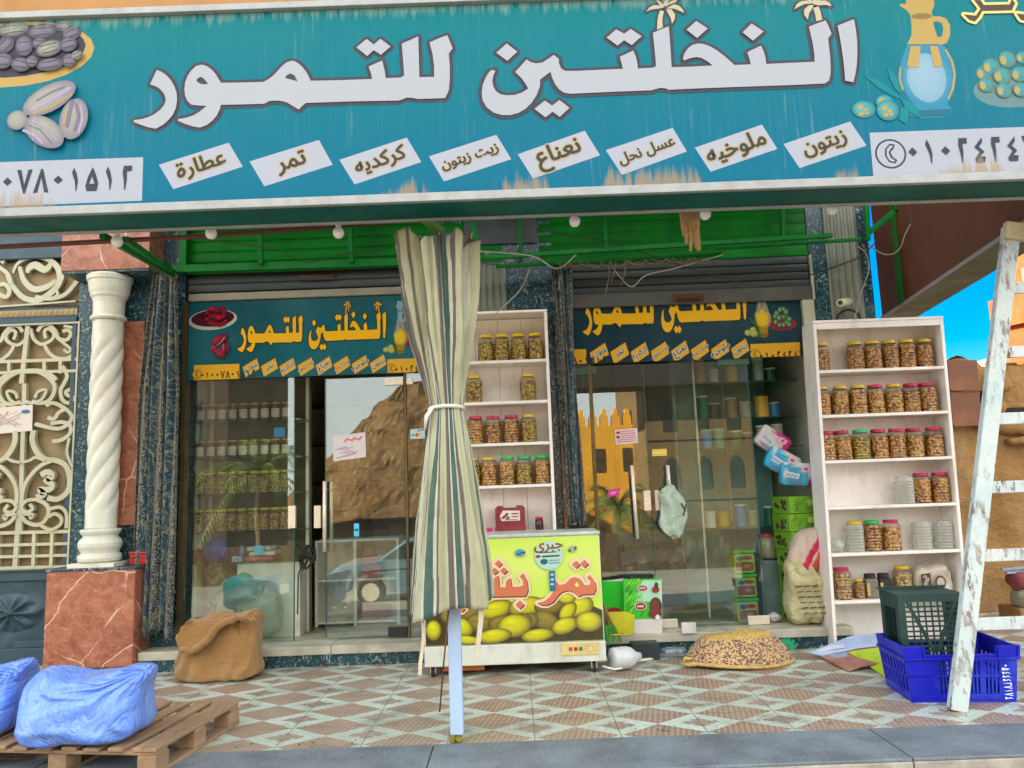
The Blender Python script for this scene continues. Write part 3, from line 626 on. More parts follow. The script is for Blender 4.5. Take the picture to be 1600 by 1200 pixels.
# ------------------------------------------------------------------ ground
b = MB()
b.grid(lambda u, v: Vector((-60 + 120 * u, [-60, -4.0, 4.1][int(round(v * 2))], [-.92, -.92, -.17][int(round(v * 2))])), 1, 2)
tag(b.build('road', G['dusty_road']), kind='structure')
b = MB(); b.face([(-60, 4.10, -.172), (60, 4.10, -.172), (60, 60, -.172), (-60, 60, -.172)]); tag(b.build('ground', M('dusty_ground', srgb(92, 80, 62), .95, vs=.6, bs=20, bump=.4)), kind='structure')
b = MB(); b.box((-14, 4.63, -.17), (12, 6.9, 0)); b.box((3.45, 6.9, -.17), (12, 8.2, 0.0)); tag(b.build('pavement', G['tiles']), kind='structure')
b = MB()
xs = [-14, -11.6, -9.5, -7.2, -4.95, -2.7, -.52, 1.96, 4.2, 6.5, 9, 12]
for i in range(len(xs) - 1): b.box((xs[i] + .004, 4.125, -.012), (xs[i + 1] - .004, 4.626, .004)); 
for i in range(len(xs) - 1): b.box((xs[i] + .004, 4.117, -.075), (xs[i + 1] - .004, 4.6, -.0125), 1)
b.box((-14, 4.2, -.17), (12, 4.6, -.076), 2)
tag(b.build('kerb', [G['kerb'], G['kerb_face'], G['asphalt']], bevel=.004), kind='structure')

# ------------------------------------------------------------------ the shop's building
bld = thing('shop_building', 'tan stone shop building with two glazed shopfronts, granite pilasters and green slats', 'building', (0, 7.3, 0))
b = MB(); b.box((-14, 7.0, 4.25), (3.4, 7.3, 9)); b.box((-14, 7.3, 8.7), (3.4, 16, 9)); b.box((3.1, 7.31, 0), (3.39, 16, 8.7)); b.box((-14, 7.31, 0), (-13.7, 16, 8.7)); b.box((-13.69, 15.7, 0), (3.09, 16, 8.69)); b.box((-14, 7.1, 0), (-7.2, 7.3, 4.24))
for k in range(4): b.box((-14.01, 6.985, 4.95 + k * 1.0), (3.41, 6.999, 4.97 + k * 1.0))
b.build('wall', G['tan_wall'], bld)
b = MB(); b.box((-3.0, 7.05, 3.3), (2.83, 7.28, 4.24)); b.box((-4.0, 7.35, 3.2), (3.0, 10.4, 3.3)); b.build('lintel', G['room_dark'], bld)
def pil(x0, x1, z0=0., z1=4.24, y=6.99):
    b = MB(); b.box((x0, y, z0), (x1, 7.29, z1)); return b.build('pilaster', G['dark_granite'], bld, bevel=.004)
pil(-4.02, -3.03); pil(2.83, 3.4); pil(-.72, .42, .173)
for a_, c_ in (((-3.74, 6.945, 1.24), (-3.375, 6.989, 3.1)), ((.421, 6.97, .173), (.455, 7.2, 3.4))): b = MB(); b.box(a_, c_); b.build('red_panel', G['red_granite'], bld, bevel=.004)
b = MB(); b.box((-3.26, 6.785, 0), (2.82, 7.28, .098)); stp = b.build('step', G['dark_granite'], bld)
b = MB()
for x0, x1 in ((-3.26, -1.62), (-1.616, .3), (.304, 1.75), (1.754, 2.82)): b.box((x0, 6.755, .1), (x1, 7.4, .172))
b.build('ledge', G['ledge'], stp, bevel=.006)
# green slats over the doors, shutters below them
def slats(x0, x1, z0, z1, y, pitch, amp, prof=10, vert=False):
    b = MB(); n = max(2, int(round(((x1 - x0) if vert else (z1 - z0)) / pitch * prof)))
    def fn(u, v):
        if vert: return Vector((x0 + (x1 - x0) * u, y - amp * (.5 + .5 * math.copysign(abs(math.sin(2 * math.pi * u * (x1 - x0) / pitch)) ** .5, math.sin(2 * math.pi * u * (x1 - x0) / pitch))), z0 + (z1 - z0) * v))
        s = ((z1 - z0) * v / pitch) % 1; return Vector((x0 + (x1 - x0) * u, y - amp * max(0., math.sin(math.pi * min(1, s / .94))) ** .22, z0 + (z1 - z0) * v))
    b.grid(fn, n if vert else 1, 1 if vert else n); return b
slats(-3.02, -.05, 3.54, 4.24, 7.0, .105, .014).build('slat_panel', G['green'], bld)
slats(.3, 2.82, 3.5, 4.24, 7.0, .105, .014).build('slat_panel', G['green'], bld)
sh = slats(-3.0, -.7, 3.36, 3.52, 7.0, .08, .012).build('rolling_shutter', G['shutter'], bld)
b = MB(); b.box((-2.98, 6.95, 3.27), (-.7, 7.0, 3.34)); b.build('bottom_bar', M('beige_bar', srgb(132, 128, 110), .5), sh, bevel=.006)
b = MB(); b.tube([(-1.95, 6.98, 3.47), (-1.95, 6.93, 3.46), (-1.62, 6.93, 3.46), (-1.62, 6.98, 3.47)], .012, 8); b.build('handle', G['rust'], sh, smooth=True)
sh = slats(.46, 2.8, 3.2, 3.5, 6.985, .075, .016).build('rolling_shutter', G['shutter'], bld)
b = MB(); b.box((.46, 6.94, 3.07), (2.81, 6.99, 3.2)); b.build('bottom_bar', M('bar_steel', srgb(76, 80, 74), .5, metal=.3, dirt=srgb(80, 50, 34), da=.6), sh, bevel=.006)
b = MB(); b.box((1.52, 6.925, 3.1), (1.8, 6.94, 3.16)); b.tube([(1.56, 6.93, 3.13), (1.56, 6.9, 3.12), (1.76, 6.9, 3.12), (1.76, 6.93, 3.13)], .01, 8); b.build('handle', G['rust'], sh)
slats(-.36, -.02, 2.3, 3.52, 6.985, .062, .016, 8, True).build('corrugated_sheet', G['corrugated'], bld)
slats(2.985, 3.30, 2.2, 4.2, 6.985, .066, .016, 8, True).build('corrugated_sheet', G['corrugated'], bld)
b = MB(); b.box((-.4, 6.96, 3.72), (.28, 6.985, 4.2)); b.build('grey_panel', M('grey_panel', srgb(70, 80, 84), .5, var=.3, dirt=srgb(120, 120, 110)), bld)
b = MB(); b.box((2.705, 6.93, .173), (2.815, 7.05, 3.068)); b.box((2.815, 6.95, 3.07), (2.84, 7.0, 3.5)); b.build('door_post', G['postpaint'], bld, bevel=.006)
brz = M('bronze_profile', srgb(96, 84, 56), .4, metal=.5)
for a_, c_ in (((-3.03, 6.96, .173), (-2.985, 7.03, 3.27)), ((-.995, 6.985, .173), (-.975, 7.03, 2.53)), ((.705, 6.98, .173), (.735, 7.02, 2.54))): b = MB(); b.box(a_, c_); b.build('mullion', brz, bld)
# rooms
b = MB()
for x0, x1 in ((-3.02, -.3), (.43, 2.82)):
    b.box((x0 - .1, 7.36, .172), (x0 - .002, 10.3, 3.2)); b.box((x1 + .002, 7.36, .172), (x1 + .1, 10.3, 3.2)); b.box((x0 - .1, 10.3, .172), (x1 + .1, 10.4, 3.2))
b.build('room_wall', G['room'], bld)
b = MB(); b.box((-3.1, 7.41, .1), (2.9, 10.4, .168)); b.build('room_floor', G['room_floor'], bld)
# glass
def pane(x0, x1, z0, z1, name, y=7.0, t=.010, parent=bld):
    b = MB(); b.box((x0, y, z0), (x1, y + t, z1)); return b.build(name, G['glass'], parent)
def clamp(x0, x1, z0, z1, parent, mat='steel', y=6.985): b = MB(); b.box((x0, y, z0), (x1, y + .04, z1)); return b.build('clamp', G[mat], parent, bevel=.004)
p = pane(-2.98, -2.0, .18, 2.55, 'shop_window')
b = MB(); b.box((-2.006, 6.998, .18), (-1.998, 7.012, 2.55)); b.build('glass_edge', G['edge'], p)
q = at(455, 808, 6.98); clamp(q.x - .03, q.x + .035, q.z - .1, q.z + .1, p)
d = pane(-1.72, -1.0, .2, 2.5, 'glass_door')
b = MB(); b.box((-1.722, 6.998, .2), (-1.714, 7.012, 2.5)); b.build('glass_edge', G['edge'], d)
q = at(485, 808, 6.98); clamp(q.x + .03, q.x + .09, q.z - .1, q.z + .1, d)
clamp(-1.17, -1.0, 2.42, 2.49, d); clamp(-1.17, -1.0, .19, .27, d, 'black'); clamp(-.97, -.91, 2.42, 2.48, d)
def handle(px, py0, py1, parent, y=6.93):
    a, c = at(px[0], py0, y), at(px[1], py1, y); b = MB(); b.tube([a, c], .016, 12)
    for t in (.12, .88): m = a.lerp(c, t); b.tube([m, (m.x, 7.0, m.z)], .009, 8)
    return b.build('handle', G['steel'], parent, smooth=True)
handle((507, 507), 752, 862, d); handle((518, 518), 753, 860, d, 7.06)
pane(-.97, -.72, .18, 2.55, 'shop_window')
pane(.46, .705, .18, 3.05, 'shop_window')
d = pane(.738, 1.208, .19, 2.53, 'glass_door'); handle((987, 996), 727, 842, d)
q = at(1014, 782, 6.98); clamp(q.x - .045, q.x + .02, q.z - .09, q.z + .09, d)
clamp(.55, .78, 2.45, 2.52, d, 'greymetal')
d = pane(1.216, 2.165, .19, 2.53, 'glass_door'); handle((1043, 1053), 727, 842, d)
q = at(1024, 782, 6.98); clamp(q.x - .0, q.x + .04, q.z - .09, q.z + .09, d)
clamp(1.9, 2.19, 2.49, 2.56, d, 'greymetal'); clamp(2.0, 2.19, .175, .25, d); clamp(1.216, 1.38, .175, .25, d)
b = MB(); b.box((1.209, 6.998, .19), (1.2155, 7.012, 2.53)); b.box((2.165, 6.998, .19), (2.172, 7.012, 2.53)); b.build('glass_edge', G['edge'], d)

# ------------------------------------------------------------------ column, pedestal, block over it
ped = thing('stone_pedestal', 'polished red granite pedestal under the twisted white column', 'pedestal', (-3.64, 6.84, 0))
b = MB(); b.box((-4.02, 6.68, .075), (-3.265, 6.988, .876)); b.build('block', G['red_granite'], ped, bevel=.008)
b = MB(); b.box((-4.01, 6.69, 0), (-3.275, 6.988, .074)); b.build('plinth', G['dark_granite'], ped, bevel=.004)
b = MB(); b.box((-4.03, 6.67, .877), (-3.25, 6.988, .897)); b.build('cap', G['dark_granite'], ped, bevel=.004)
col = thing('marble_column', 'white marble column with a twisted shaft and round moulded capital', 'column', (-3.65, 6.84, .898))
cx, cy = -3.65, 6.83
b = MB(); b.box((cx - .2, cy - .15, .898), (cx + .2, cy + .15, .935))
b.lathe([(.15, .936), (.172, .95), (.178, .975), (.172, 1.0), (.15, 1.015), (.16, 1.04), (.175, 1.07), (.178, 1.1), (.165, 1.13), (.14, 1.15), (.14, 1.165), (.155, 1.18), (.165, 1.2), (.165, 1.215), (.14, 1.222)], (cx, cy, 0), 32)
b.build('base', G['marble'], col, smooth=False, bevel=.002)
b = MB(); tw = lambda t, z: 1 + (.15 * abs(math.sin(2.5 * (t - z * 5.8))) ** .7 - .1) * max(0, min(1, (z - 1.35) / .12)) * max(0, min(1, (2.98 - z) / .15))
b.lathe([(.128, 1.222 + (3.08 - 1.222) * i / 110) for i in range(111)], (cx, cy, 0), 64, fr=tw); b.build('shaft', G['marble'], col, smooth=True)
b = MB(); b.lathe([(.13, 3.08), (.148, 3.085), (.155, 3.1), (.148, 3.115), (.13, 3.12), (.132, 3.24), (.14, 3.28), (.155, 3.3), (.158, 3.32), (.168, 3.35), (.178, 3.42), (.18, 3.44), (.19, 3.445), (.195, 3.485), (.18, 3.499)], (cx, cy, 0), 36); b.build('capital', G['marble'], col, bevel=.002)
b = MB(); b.box((-4.02, 6.68, 3.52), (-3.225, 6.988, 4.24)); blk = b.build('red_block', G['red_granite'], bld, bevel=.006)
b = MB(); b.box((-4.015, 6.69, 3.5), (-3.23, 6.987, 3.519)); b.build('soffit', G['dark_granite'], blk)

# ------------------------------------------------------------------ ornate gate at the left
gate = thing('ornate_gate', 'cream metal gate with cut out scrollwork over a dark carved panel', 'gate', (-5.2, 7.05, 0))
tan = M('gate_backing', srgb(142, 126, 92), .6, vs=1.5, var=.12, dirt=srgb(170, 130, 100), da=.5)
crm = M('cream_metal', srgb(176, 176, 152), .4, vs=2.4, var=.16, dirt=srgb(160, 150, 76), da=.5, ds=2.2, metal=.1)
dkf = M('dark_gate_frame', srgb(40, 70, 84), .45, vs=3, var=.25, dirt=srgb(80, 78, 64), da=.5)
b = MB(); b.box((-7.1, 7.06, .9), (-4.03, 7.09, 3.74)); b.build('backing_panel', tan, gate)
b = MB(); b.box((-7.1, 7.0, .02), (-4.03, 7.06, .2)); b.box((-7.1, 7.01, .78), (-4.03, 7.06, .885)); b.box((-7.1, 6.98, .865), (-4.03, 7.04, .885)); b.box((-4.075, 6.99, .885), (-4.03, 7.059, 3.12)); b.box((-7.1, 6.98, 3.12), (-4.03, 7.059, 3.17)); b.box((-7.1, 7.0, 3.171), (-4.03, 7.059, 3.28)); b.box((-7.1, 6.98, 3.75), (-4.03, 7.09, 3.9)); b.box((-7.1, 7.0, 3.9), (-4.03, 7.09, 4.24))
b.box((-4.5, 7.02, .2), (-4.05, 7.06, .26)); b.build('gate_frame', dkf, gate, bevel=.005)
b = MB()
b.grid(lambda u, v: Vector((-7.1 + 3.07 * u, 6.996 - .008 * abs(math.sin(u * 190)) * math.sin(math.pi * v), 3.195 + .06 * v)), 700, 4)
b.build('moulding', M('worn_gilt', srgb(150, 132, 92), .6, metal=.2), gate)
def carved(u, v):
    x, z = -7.1 + 3.03 * u, .2 + .58 * v; e = Vector(((x - at(20, 958, 7.04).x + .54) % 1.08 - .54, 0, z - at(20, 958, 7.04).z)); r = math.hypot(e.x / .27, e.z / .16); a = math.atan2(e.z, e.x); h = 0
    if r < 1: h = .045 * math.sqrt(1 - r) * (1 + .55 * math.cos(9 * a)) + (.02 if r < .14 else 0)
    h += .018 * max(0, noise.noise(Vector((x * 5, z * 7, 2))) + .25 * math.sin(11 * x + 6 * noise.noise(Vector((x * 3, z * 3, 0)))))
    return Vector((x, 7.05 - h, z))
b = MB(); b.grid(carved, 240, 60); b.build('lower_panel', dkf, gate, smooth=True)
b = MB(); b.box((-7.1, 7.0, 0), (-4.03, 7.2, .018)); b.box((-7.1, 6.96, -.01), (-4.03, 7.0, .05)); b.build('sill', G['ledge'], gate)
rib = MB(); ribk = [0]
def ribbon(px, w, Y=7.02, th=.022, mir=None, taper=False):
    P = []
    for i in range(len(px) - 1):            # smooth the traced line
        p0, p1, p2, p3 = px[max(0, i - 1)], px[i], px[i + 1], px[min(len(px) - 1, i + 2)]
        for t in (0, .25, .5, .75):
            P.append(tuple(.5 * (2 * p1[k] + (p2[k] - p0[k]) * t + (2 * p0[k] - 5 * p1[k] + 4 * p2[k] - p3[k]) * t * t + (3 * p1[k] - p0[k] - 3 * p2[k] + p3[k]) * t ** 3) for k in (0, 1)))
    P.append(px[-1]); Q = [at(x, y, Y) for x, y in P]
    if mir is not None: Q = [Vector((2 * mir - q.x, q.y, q.z)) for q in Q]
    ribk[0] += 1; w *= .86; y0 = Y - th - .0006 * (ribk[0] % 40); vs = []; fs = []
    n = len(Q)
    for i, q in enumerate(Q):
        d = (Q[min(n - 1, i + 1)] - Q[max(0, i - 1)]); d.y = 0; d.normalize(); e = Vector((-d.z, 0, d.x)) * (w / 2 * (1 if not taper else .35 + 1.0 * math.sin(math.pi * min(1, .12 + i / n * .88)))); f, k = q + e, q - e
        vs += [(f.x, y0, f.z), (k.x, y0, k.z), (f.x, Y + .01, f.z), (k.x, Y + .01, k.z)]
    for i in range(n - 1):
        a = 4 * i; fs += [(a, a + 1, a + 5, a + 4), (a, a + 4, a + 6, a + 2), (a + 1, a + 3, a + 7, a + 5)]
    fs += [(0, 2, 3, 1), (4 * n - 4, 4 * n - 3, 4 * n - 1, 4 * n - 2)]
    rib.mesh(vs, fs)
g1 = lambda L: crop(0, 580, 4., L); g2 = lambda L: crop(0, 380, 4.615, L); g3 = lambda L: crop(0, 340, 4., L)
MX = at(44, 620, 7.02).x; MB2 = at(34, 780, 7.02).x
scr = [(g2([(230,620),(250,690),(300,730),(350,720),(390,690),(395,650),(360,620),(330,640),(340,690)]), .035), (g2([(280,640),(310,600),(360,590),(410,640),(430,690),(490,700),(520,660),(500,630),(460,640)]), .04),
       (g2([(330,730),(360,790),(420,830),(500,830),(555,780)]), .035), (g2([(440,700),(490,740),(520,770),(500,790),(470,770)]), .03),
       (g2([(470,600),(540,620),(555,700),(550,760)]), .03), (g1([(0,70),(60,20),(150,0),(260,10),(340,70),(350,130),(310,190),(250,200),(210,190)]), .042), (g1([(400,-30),(430,30),(410,80),(390,120),(400,180),(440,200),(470,170),(430,150),(425,130),(460,110)]), .04),
       (g1([(230,170),(250,130),(300,120),(270,180),(210,200),(160,190)]), .03), (g1([(300,220),(340,200),(410,230),(460,280),(440,330),(380,360),(300,350),(230,330)]), .04), (g1([(310,290),(350,300),(380,260),(420,240)]), .04),
       (g1([(340,440),(400,430),(450,390),(450,340),(400,320),(330,330)]), .04), (g1([(225,370),(215,430),(240,500),(290,550),(370,560),(430,600),(450,690),(430,760),(370,800),(310,790)]), .055),
       (g1([(270,650),(310,630),(340,650),(330,670),(300,680),(340,710),(320,740),(260,740),(290,770),(240,790)]), .06), (g1([(150,830),(160,740),(200,660),(270,590),(340,560)]), .04), (g1([(240,800),(180,810),(150,850),(180,880),(220,860),(200,830)]), .035),
       (g1([(240,800),(300,830),(320,880),(290,940),(240,960),(180,940),(150,900),(180,890),(220,900),(200,920)]), .04), (g1([(330,860),(390,850),(430,890),(430,980)]), .035), (g1([(320,910),(360,890),(400,920),(390,960),(330,990),(270,960)]), .035), (g1([(300,560),(240,540),(200,560),(150,570)]), .03), (g1([(450,420),(435,500),(450,560),(470,600)]), .03)]
for L, w in scr: ribbon(L, w); ribbon(L, w, mir=MX if L[0][1] < 700 else MB2)
for L, w in [([(50,345/1),(80,420),(150,500),(240,520),(330,470),(380,400),(370,320),(300,260),(200,250),(120,290),(90,350)], .05), ([(130,310),(160,400),(220,450),(290,440),(340,410),(350,390)], .05), ([(330,290),(290,330),(230,300),(190,320),(180,350)], .06), ([(230,500),(330,510),(420,480),(490,400)], .045), ([(350,440),(370,480),(350,500)], .03), ([(0,310),(60,360),(80,420)], .04), ([(370,350),(400,370),(395,400)], .03), ([(0,480),(50,500),(70,460),(40,420),(0,430)], .045), ([(0,255),(30,270),(20,290)], .04)]:
    ribbon(g3(L), w, Y=7.025, taper=w > .045)
def barpx(x0, y0, x1, y1, w): ribbon([(x0, y0), ((x0 + x1) / 2, (y0 + y1) / 2), (x1, y1)], w)
barpx(46, 510, 36, 600, .05); barpx(41, 600, 34, 830, .045); barpx(34, 780, 26, 887, .05)
barpx(-60, 568, 122, 562, .035); barpx(-60, 585, 122, 580, .03)
for x in (17, 72, 97): barpx(x, 563, x, 584, .035)
for y, s in ((831, .035), (850, .03), (868, .03), (886, .035)): barpx(-90, y + 4, 110, y - 1, s)
for x in (-85, -57, -29, 0, 56, 84): barpx(x + 1, 832, x - 1, 886, .035)
for x0, y0, x1, y1, w in ((127, 503, 109, 887, .02), (-60, 512, 127, 505, .018), (-60, 500 - 15, 122, 472, .02)): barpx(x0, y0, x1, y1, w)
nv, nf = list(rib.v), list(rib.f)
for k in (1, 2):                                   # the same bay again, out to the gate's left jamb
    vs = [(v[0] - 1.075 * k, v[1] - .0003 * k, v[2]) for v in nv]; rib.mesh(vs, [f for f in nf if min(vs[i][0] for i in f) > -7.1])
rib.build('grille', crm, gate)
pr = Print((0, 6.985, 0)); q = [at(*p, 6.985) for p in ((-45, 641), (51, 632), (50, 673), (-46, 682))]
pr.poly([(v.x, v.z) for v in q], srgb(205, 200, 190)); c = at(10, 655, 6.985)
rd = random.Random(5)
for k in range(16): pr.line([(c.x - .18 + rd.random() * .3, c.z - .1 + rd.random() * .18), (c.x - .1 + rd.random() * .25, c.z - .1 + rd.random() * .18)], .012, rd.choice([srgb(200, 150, 120), srgb(170, 170, 175), srgb(190, 175, 160)]))
pr.ell((at(40, 643, 6.98).x, at(40, 643, 6.98).z), (.04, .018), srgb(60, 110, 150)); bk = MB(); bk.prism([(v.x, 6.986, v.z) for v in q], (0, 1, 0), .006)
nt = bk.build('paper_notice', M('notice_card', srgb(205, 200, 190), .6)); tag(nt, 'faded paper notice fixed to the cream scrollwork gate', 'notice'); pr.build('print', G['print'], nt, fixn=False)
# ------------------------------------------------------------------ the big sign
SY = 4.2
sign = thing('shop_sign', 'long turquoise shop sign with white Arabic lettering, fruit pictures and eight white product plates', 'sign', (-.6, 4.3, 3.07))
b = MB(); b.box((-4.8, 4.206, 3.075), (3.34, 4.50, 4.30)); b.build('sign_box', G['sign_dark'], sign)
b = MB(); b.box((-4.8, 4.17, 3.065), (3.345, 4.205, 3.115)); b.box((-4.8, 4.17, 4.285), (3.345, 4.205, 4.325)); b.box((-4.8, 4.47, 3.062), (3.34, 4.505, 3.0745)); b.build('trim', G['trim'], sign, bevel=.003)
fm = lambda x, y: (lambda p: (p.x, p.z))(at(x, y, SY))
pr = Print((0, 4.2058, 0))
def skyc(u, v):
    n = noise.noise(Vector((u * 5, v * 2, 0))) * .2
    t = max(0, min(1, (v - .15) / .85 + n)); e = max(0, min(1, 1 - abs(v - .25) * 2.2))
    a, c = Vector(srgb(0, 98, 126)), Vector(srgb(0, 108, 116)); return tuple(a.lerp(c, t))
pr.grid(lambda u, v: pr.pt((-4.79 + 8.12 * u, 3.115 + 1.17 * v)), 60, 12, 0, skyc); pr.lay += 1
PAL = dict(name=srgb(154, 161, 171), edge=srgb(59, 64, 75), palm=srgb(171, 166, 142), plate=srgb(153, 160, 174), halo=srgb(162, 151, 111), ink=srgb(59, 59, 63), num=srgb(52, 59, 70),
           dish=srgb(163, 140, 82), date_l=srgb(144, 151, 135), date_m=srgb(113, 109, 127), date_d=srgb(63, 63, 75), jug_top=srgb(160, 138, 81), jug=srgb(129, 160, 180), jug_d=srgb(45, 122, 151),
           olive=srgb(75, 153, 162), olive_d=srgb(45, 113, 122), leaf=srgb(10, 118, 126), bowl=srgb(90, 122, 127), fruit=srgb(45, 144, 156), fruit_d=srgb(82, 106, 90))
sign_art(pr, fm, 1., PAL, True)
for L in ([(1150,0),(1190,50),(1210,80),(1170,140),(1060,130),(1110,180),(1160,195),(1200,150),(1225,100),(1490,95),(1520,30),(1490,-10),(1470,40),(1240,45),(1210,0)], [(1530,120),(1570,180),(1620,190),(1700,100),(1690,40),(1650,110),(1600,130)]):
    pr.outl([fm(*p) for p in cF(L)], .016, srgb(214, 186, 120)); pr.poly([fm(*p) for p in cF(L)], srgb(72, 62, 56))
pr.build('artwork', print_mat('sign_vinyl', .42, (srgb(168, 176, 166), srgb(196, 200, 196)), (.045, 1.215), fade=.0), sign, fixn=False)
# banners over the doors
PAL2 = dict(PAL, name=srgb(222, 170, 20), edge=srgb(26, 50, 46), palm=srgb(214, 160, 40), plate=srgb(206, 158, 34), halo=srgb(216, 214, 190), ink=srgb(24, 60, 88), num=srgb(40, 44, 30), dish=srgb(170, 170, 160), date_l=srgb(180, 34, 70), date_m=srgb(140, 20, 44), date_d=srgb(70, 8, 26),
            jug_top=srgb(120, 150, 160), jug=srgb(214, 178, 20), jug_d=srgb(150, 116, 10), olive=srgb(196, 190, 40), olive_d=srgb(110, 120, 16), leaf=srgb(30, 96, 40), bowl=srgb(120, 30, 40), fruit=srgb(96, 140, 60), fruit_d=srgb(24, 50, 20))
BY = 6.972
def banner(name, label, x0, x1, z0, z1, A, B, bg1, bg2):
    """A, B: pairs (big sign pixel, banner pixel) that fix the artwork's place and scale"""
    t = tag(MBox((x0, BY, z0), (x1, BY + .012, z1), name, M('banner_board', srgb(16, 60, 66), .5)), label, 'banner')
    (s0, d0), (s1, d1) = A, B; S0, S1 = fm(*s0), fm(*s1); D0, D1 = at(*d0, BY), at(*d1, BY)
    kx = (D1.x - D0.x) / (S1[0] - S0[0]); kz = (D1.z - D0.z) / (S1[1] - S0[1])
    f = lambda x, y: (lambda p: (D0.x + (p[0] - S0[0]) * kx, D0.z + (p[1] - S0[1]) * kz))(fm(x, y))
    pr = Print((0, BY, 0), step=.00012)
    pr.grid(lambda u, v: pr.pt((x0 + (x1 - x0) * u, z0 + (z1 - z0) * v)), 40, 8, 0, lambda u, v: tuple(Vector(bg1).lerp(Vector(bg2), max(0, min(1, .5 + .9 * noise.noise(Vector((u * 3, v * 1.2, len(name))))))))); pr.lay += 1
    sign_art(pr, f, (kx + kz) / 2, PAL2, True)
    # keep only what lies on the board
    out = MB()
    for fc in pr.f:
        P = [(Vector(pr.v[k]), pr.c[k]) for k in fc]
        for ax_, lim, sg in ((0, x0, 1), (0, x1, -1), (2, z0, 1), (2, z1, -1)):
            Q = []
            for i in range(len(P)):
                (a, ca), (c, cc) = P[i - 1], P[i]; da, dc_ = (a[ax_] - lim) * sg, (c[ax_] - lim) * sg
                if (da >= 0) != (dc_ >= 0): Q.append((a.lerp(c, da / (da - dc_)), ca))
                if dc_ >= 0: Q.append((c, cc))
            P = Q
            if len(P) < 3: break
        if len(P) >= 3: out.mesh([p for p, _ in P], [tuple(range(len(P)))], 0, [c for _, c in P])
    pr = out
    pr.build('artwork', BANNER, t, fixn=False); return t
def MBox(a, c, name, mat, parent=None, bevel=0): b = MB(); b.box(a, c); return b.build(name, mat, parent, bevel=bevel)
BANNER = print_mat('banner_vinyl', .3, fade=.04)
banner('shop_banner', 'dark teal banner with whole yellow lettering over the door left of the umbrella', -2.98, -.6, 2.53, 3.262, ((208.5, 190), (371, 545.5)), ((1334, 30), (603, 487)), srgb(10, 60, 66), srgb(16, 92, 104))
banner('shop_banner', 'dark navy banner over the right door, lettering cut off by the lowered shutter', .46, 2.70, 2.55, 3.16, ((208.5, 190), (910.5, 518.5)), ((1333, 129), (1165, 499.5)), srgb(8, 40, 54), srgb(10, 52, 66))

# ------------------------------------------------------------------ side sign and steel frame
A0, A1 = Vector((3.36, 4.2, 0)), Vector((3.92, 7.93, 0)); dr = (A1 - A0).normalized(); nr = Vector((dr.y, -dr.x, 0))
side = thing('side_sign', 'side sign seen from behind, brown weathered board above a grey green metal edge', 'sign', (3.6, 6, 3.07))
def obox(p, q, w0, w1, z0, z1, mb):
    c = [p + nr * w0, q + nr * w0, q + nr * w1, p + nr * w1]; vs = [Vector((v.x, v.y, z)) for z in (z0, z1) for v in c]
    mb.mesh(vs, [(0, 3, 2, 1), (4, 5, 6, 7), (0, 1, 5, 4), (1, 2, 6, 5), (2, 3, 7, 6), (3, 0, 4, 7)])
b = MB(); obox(A0 + dr * .32, A1, 0, .02, 3.085, 4.3, b); b.build('back_board', G['ply'], side)
b = MB(); obox(A0 + dr * .3, A1 + dr * .01, -.004, .34, 3.062, 3.082, b); obox(A0 + dr * .3, A1 + dr * .01, .33, .35, 3.09, 4.3, b); b.build('metal_edge', G['greymetal'], side)
b = MB(); obox(A0 + dr * .3, A1 + dr * .01, -.022, -.006, 3.06, 3.085, b); b.build('trim', G['trim'], side)
fr = thing('sign_frame', 'green painted steel tube frame holding the signs out from the shop front', 'frame', (0, 6, 3.2))
def gbar(p, q, w=.045, h=None): b = MB(); b.bar(p, q, w, h or w); return b.build('tube', G['green_dk'], fr, bevel=.005)
gbar(at(735, 404, 6.6), at(1300, 368, 6.6), .04); gbar(at(775, 416, 6.75), at(1127, 398, 6.75), .032); gbar(at(1120, 388, 6.7), at(1345, 374, 6.7), .03)
gbar(at(270, 421, 6.9), at(645, 409, 6.9), .05, .07); gbar((-3.02, 6.93, 3.54), (-3.02, 6.93, 4.24), .07)
for x, y0, y1 in ((406, 340, 413), (547, 340, 410), (812, 340, 398), (945, 340, 392), (1222, 320, 375), (1354, 318, 376)): gbar(at(x, y0, 6.85), at(x + 2, y1, 6.85), .04)
gbar(at(737, 348, 6.6), at(751, 399, 6.6), .05)
gbar(at(160, 368, 4.7), at(272, 431, 6.92), .04); gbar(at(196, 374, 4.7), at(274, 428, 6.96), .04)
gbar(at(1398, 316, 7.3), at(1412, 474, 7.3), .085); gbar(at(1409, 474, 7.3), at(1440, 472, 7.35), .05); gbar(at(1352, 368, 6.9), at(1396, 332, 6.9), .07, .05); gbar(at(1396, 326, 7.2), at(1420, 318, 7.2), .06)
gbar((-3.02, 6.9, 4.2), (-3.02, 4.5, 4.2)); gbar((2.9, 6.9, 4.2), (2.9, 4.5, 4.2)); gbar((-.1, 6.9, 4.2), (-.1, 4.5, 4.2)); gbar((-4.7, 4.53, 4.2), (3.3, 4.53, 4.2))
b = MB()
for k in range(9): b.box((-3.1 + k * .66, 5.75, 4.252), (-3.1 + k * .66 + .655, 6.985, 4.275))
b.build('shade_board', G['ply'], fr)  # boards added out of view above the recess to darken it
p, q = at(652, 333, 4.52), at(690, 362, 4.75); b = MB(); b.bar(p, q, .05, .045); b.build('tube_end', M('lime_paint', srgb(104, 150, 40), .5, dirt=srgb(60, 90, 30)), fr, bevel=.004)
b = MB(); b.tube([at(-60, 389, 4.75), at(300, 370, 4.75), at(622, 346, 4.75)], .016, 10); tag(b.build('rusty_pipe', G['rust'], smooth=True), 'thin rusty brown pipe running under the left half of the big sign', 'pipe')
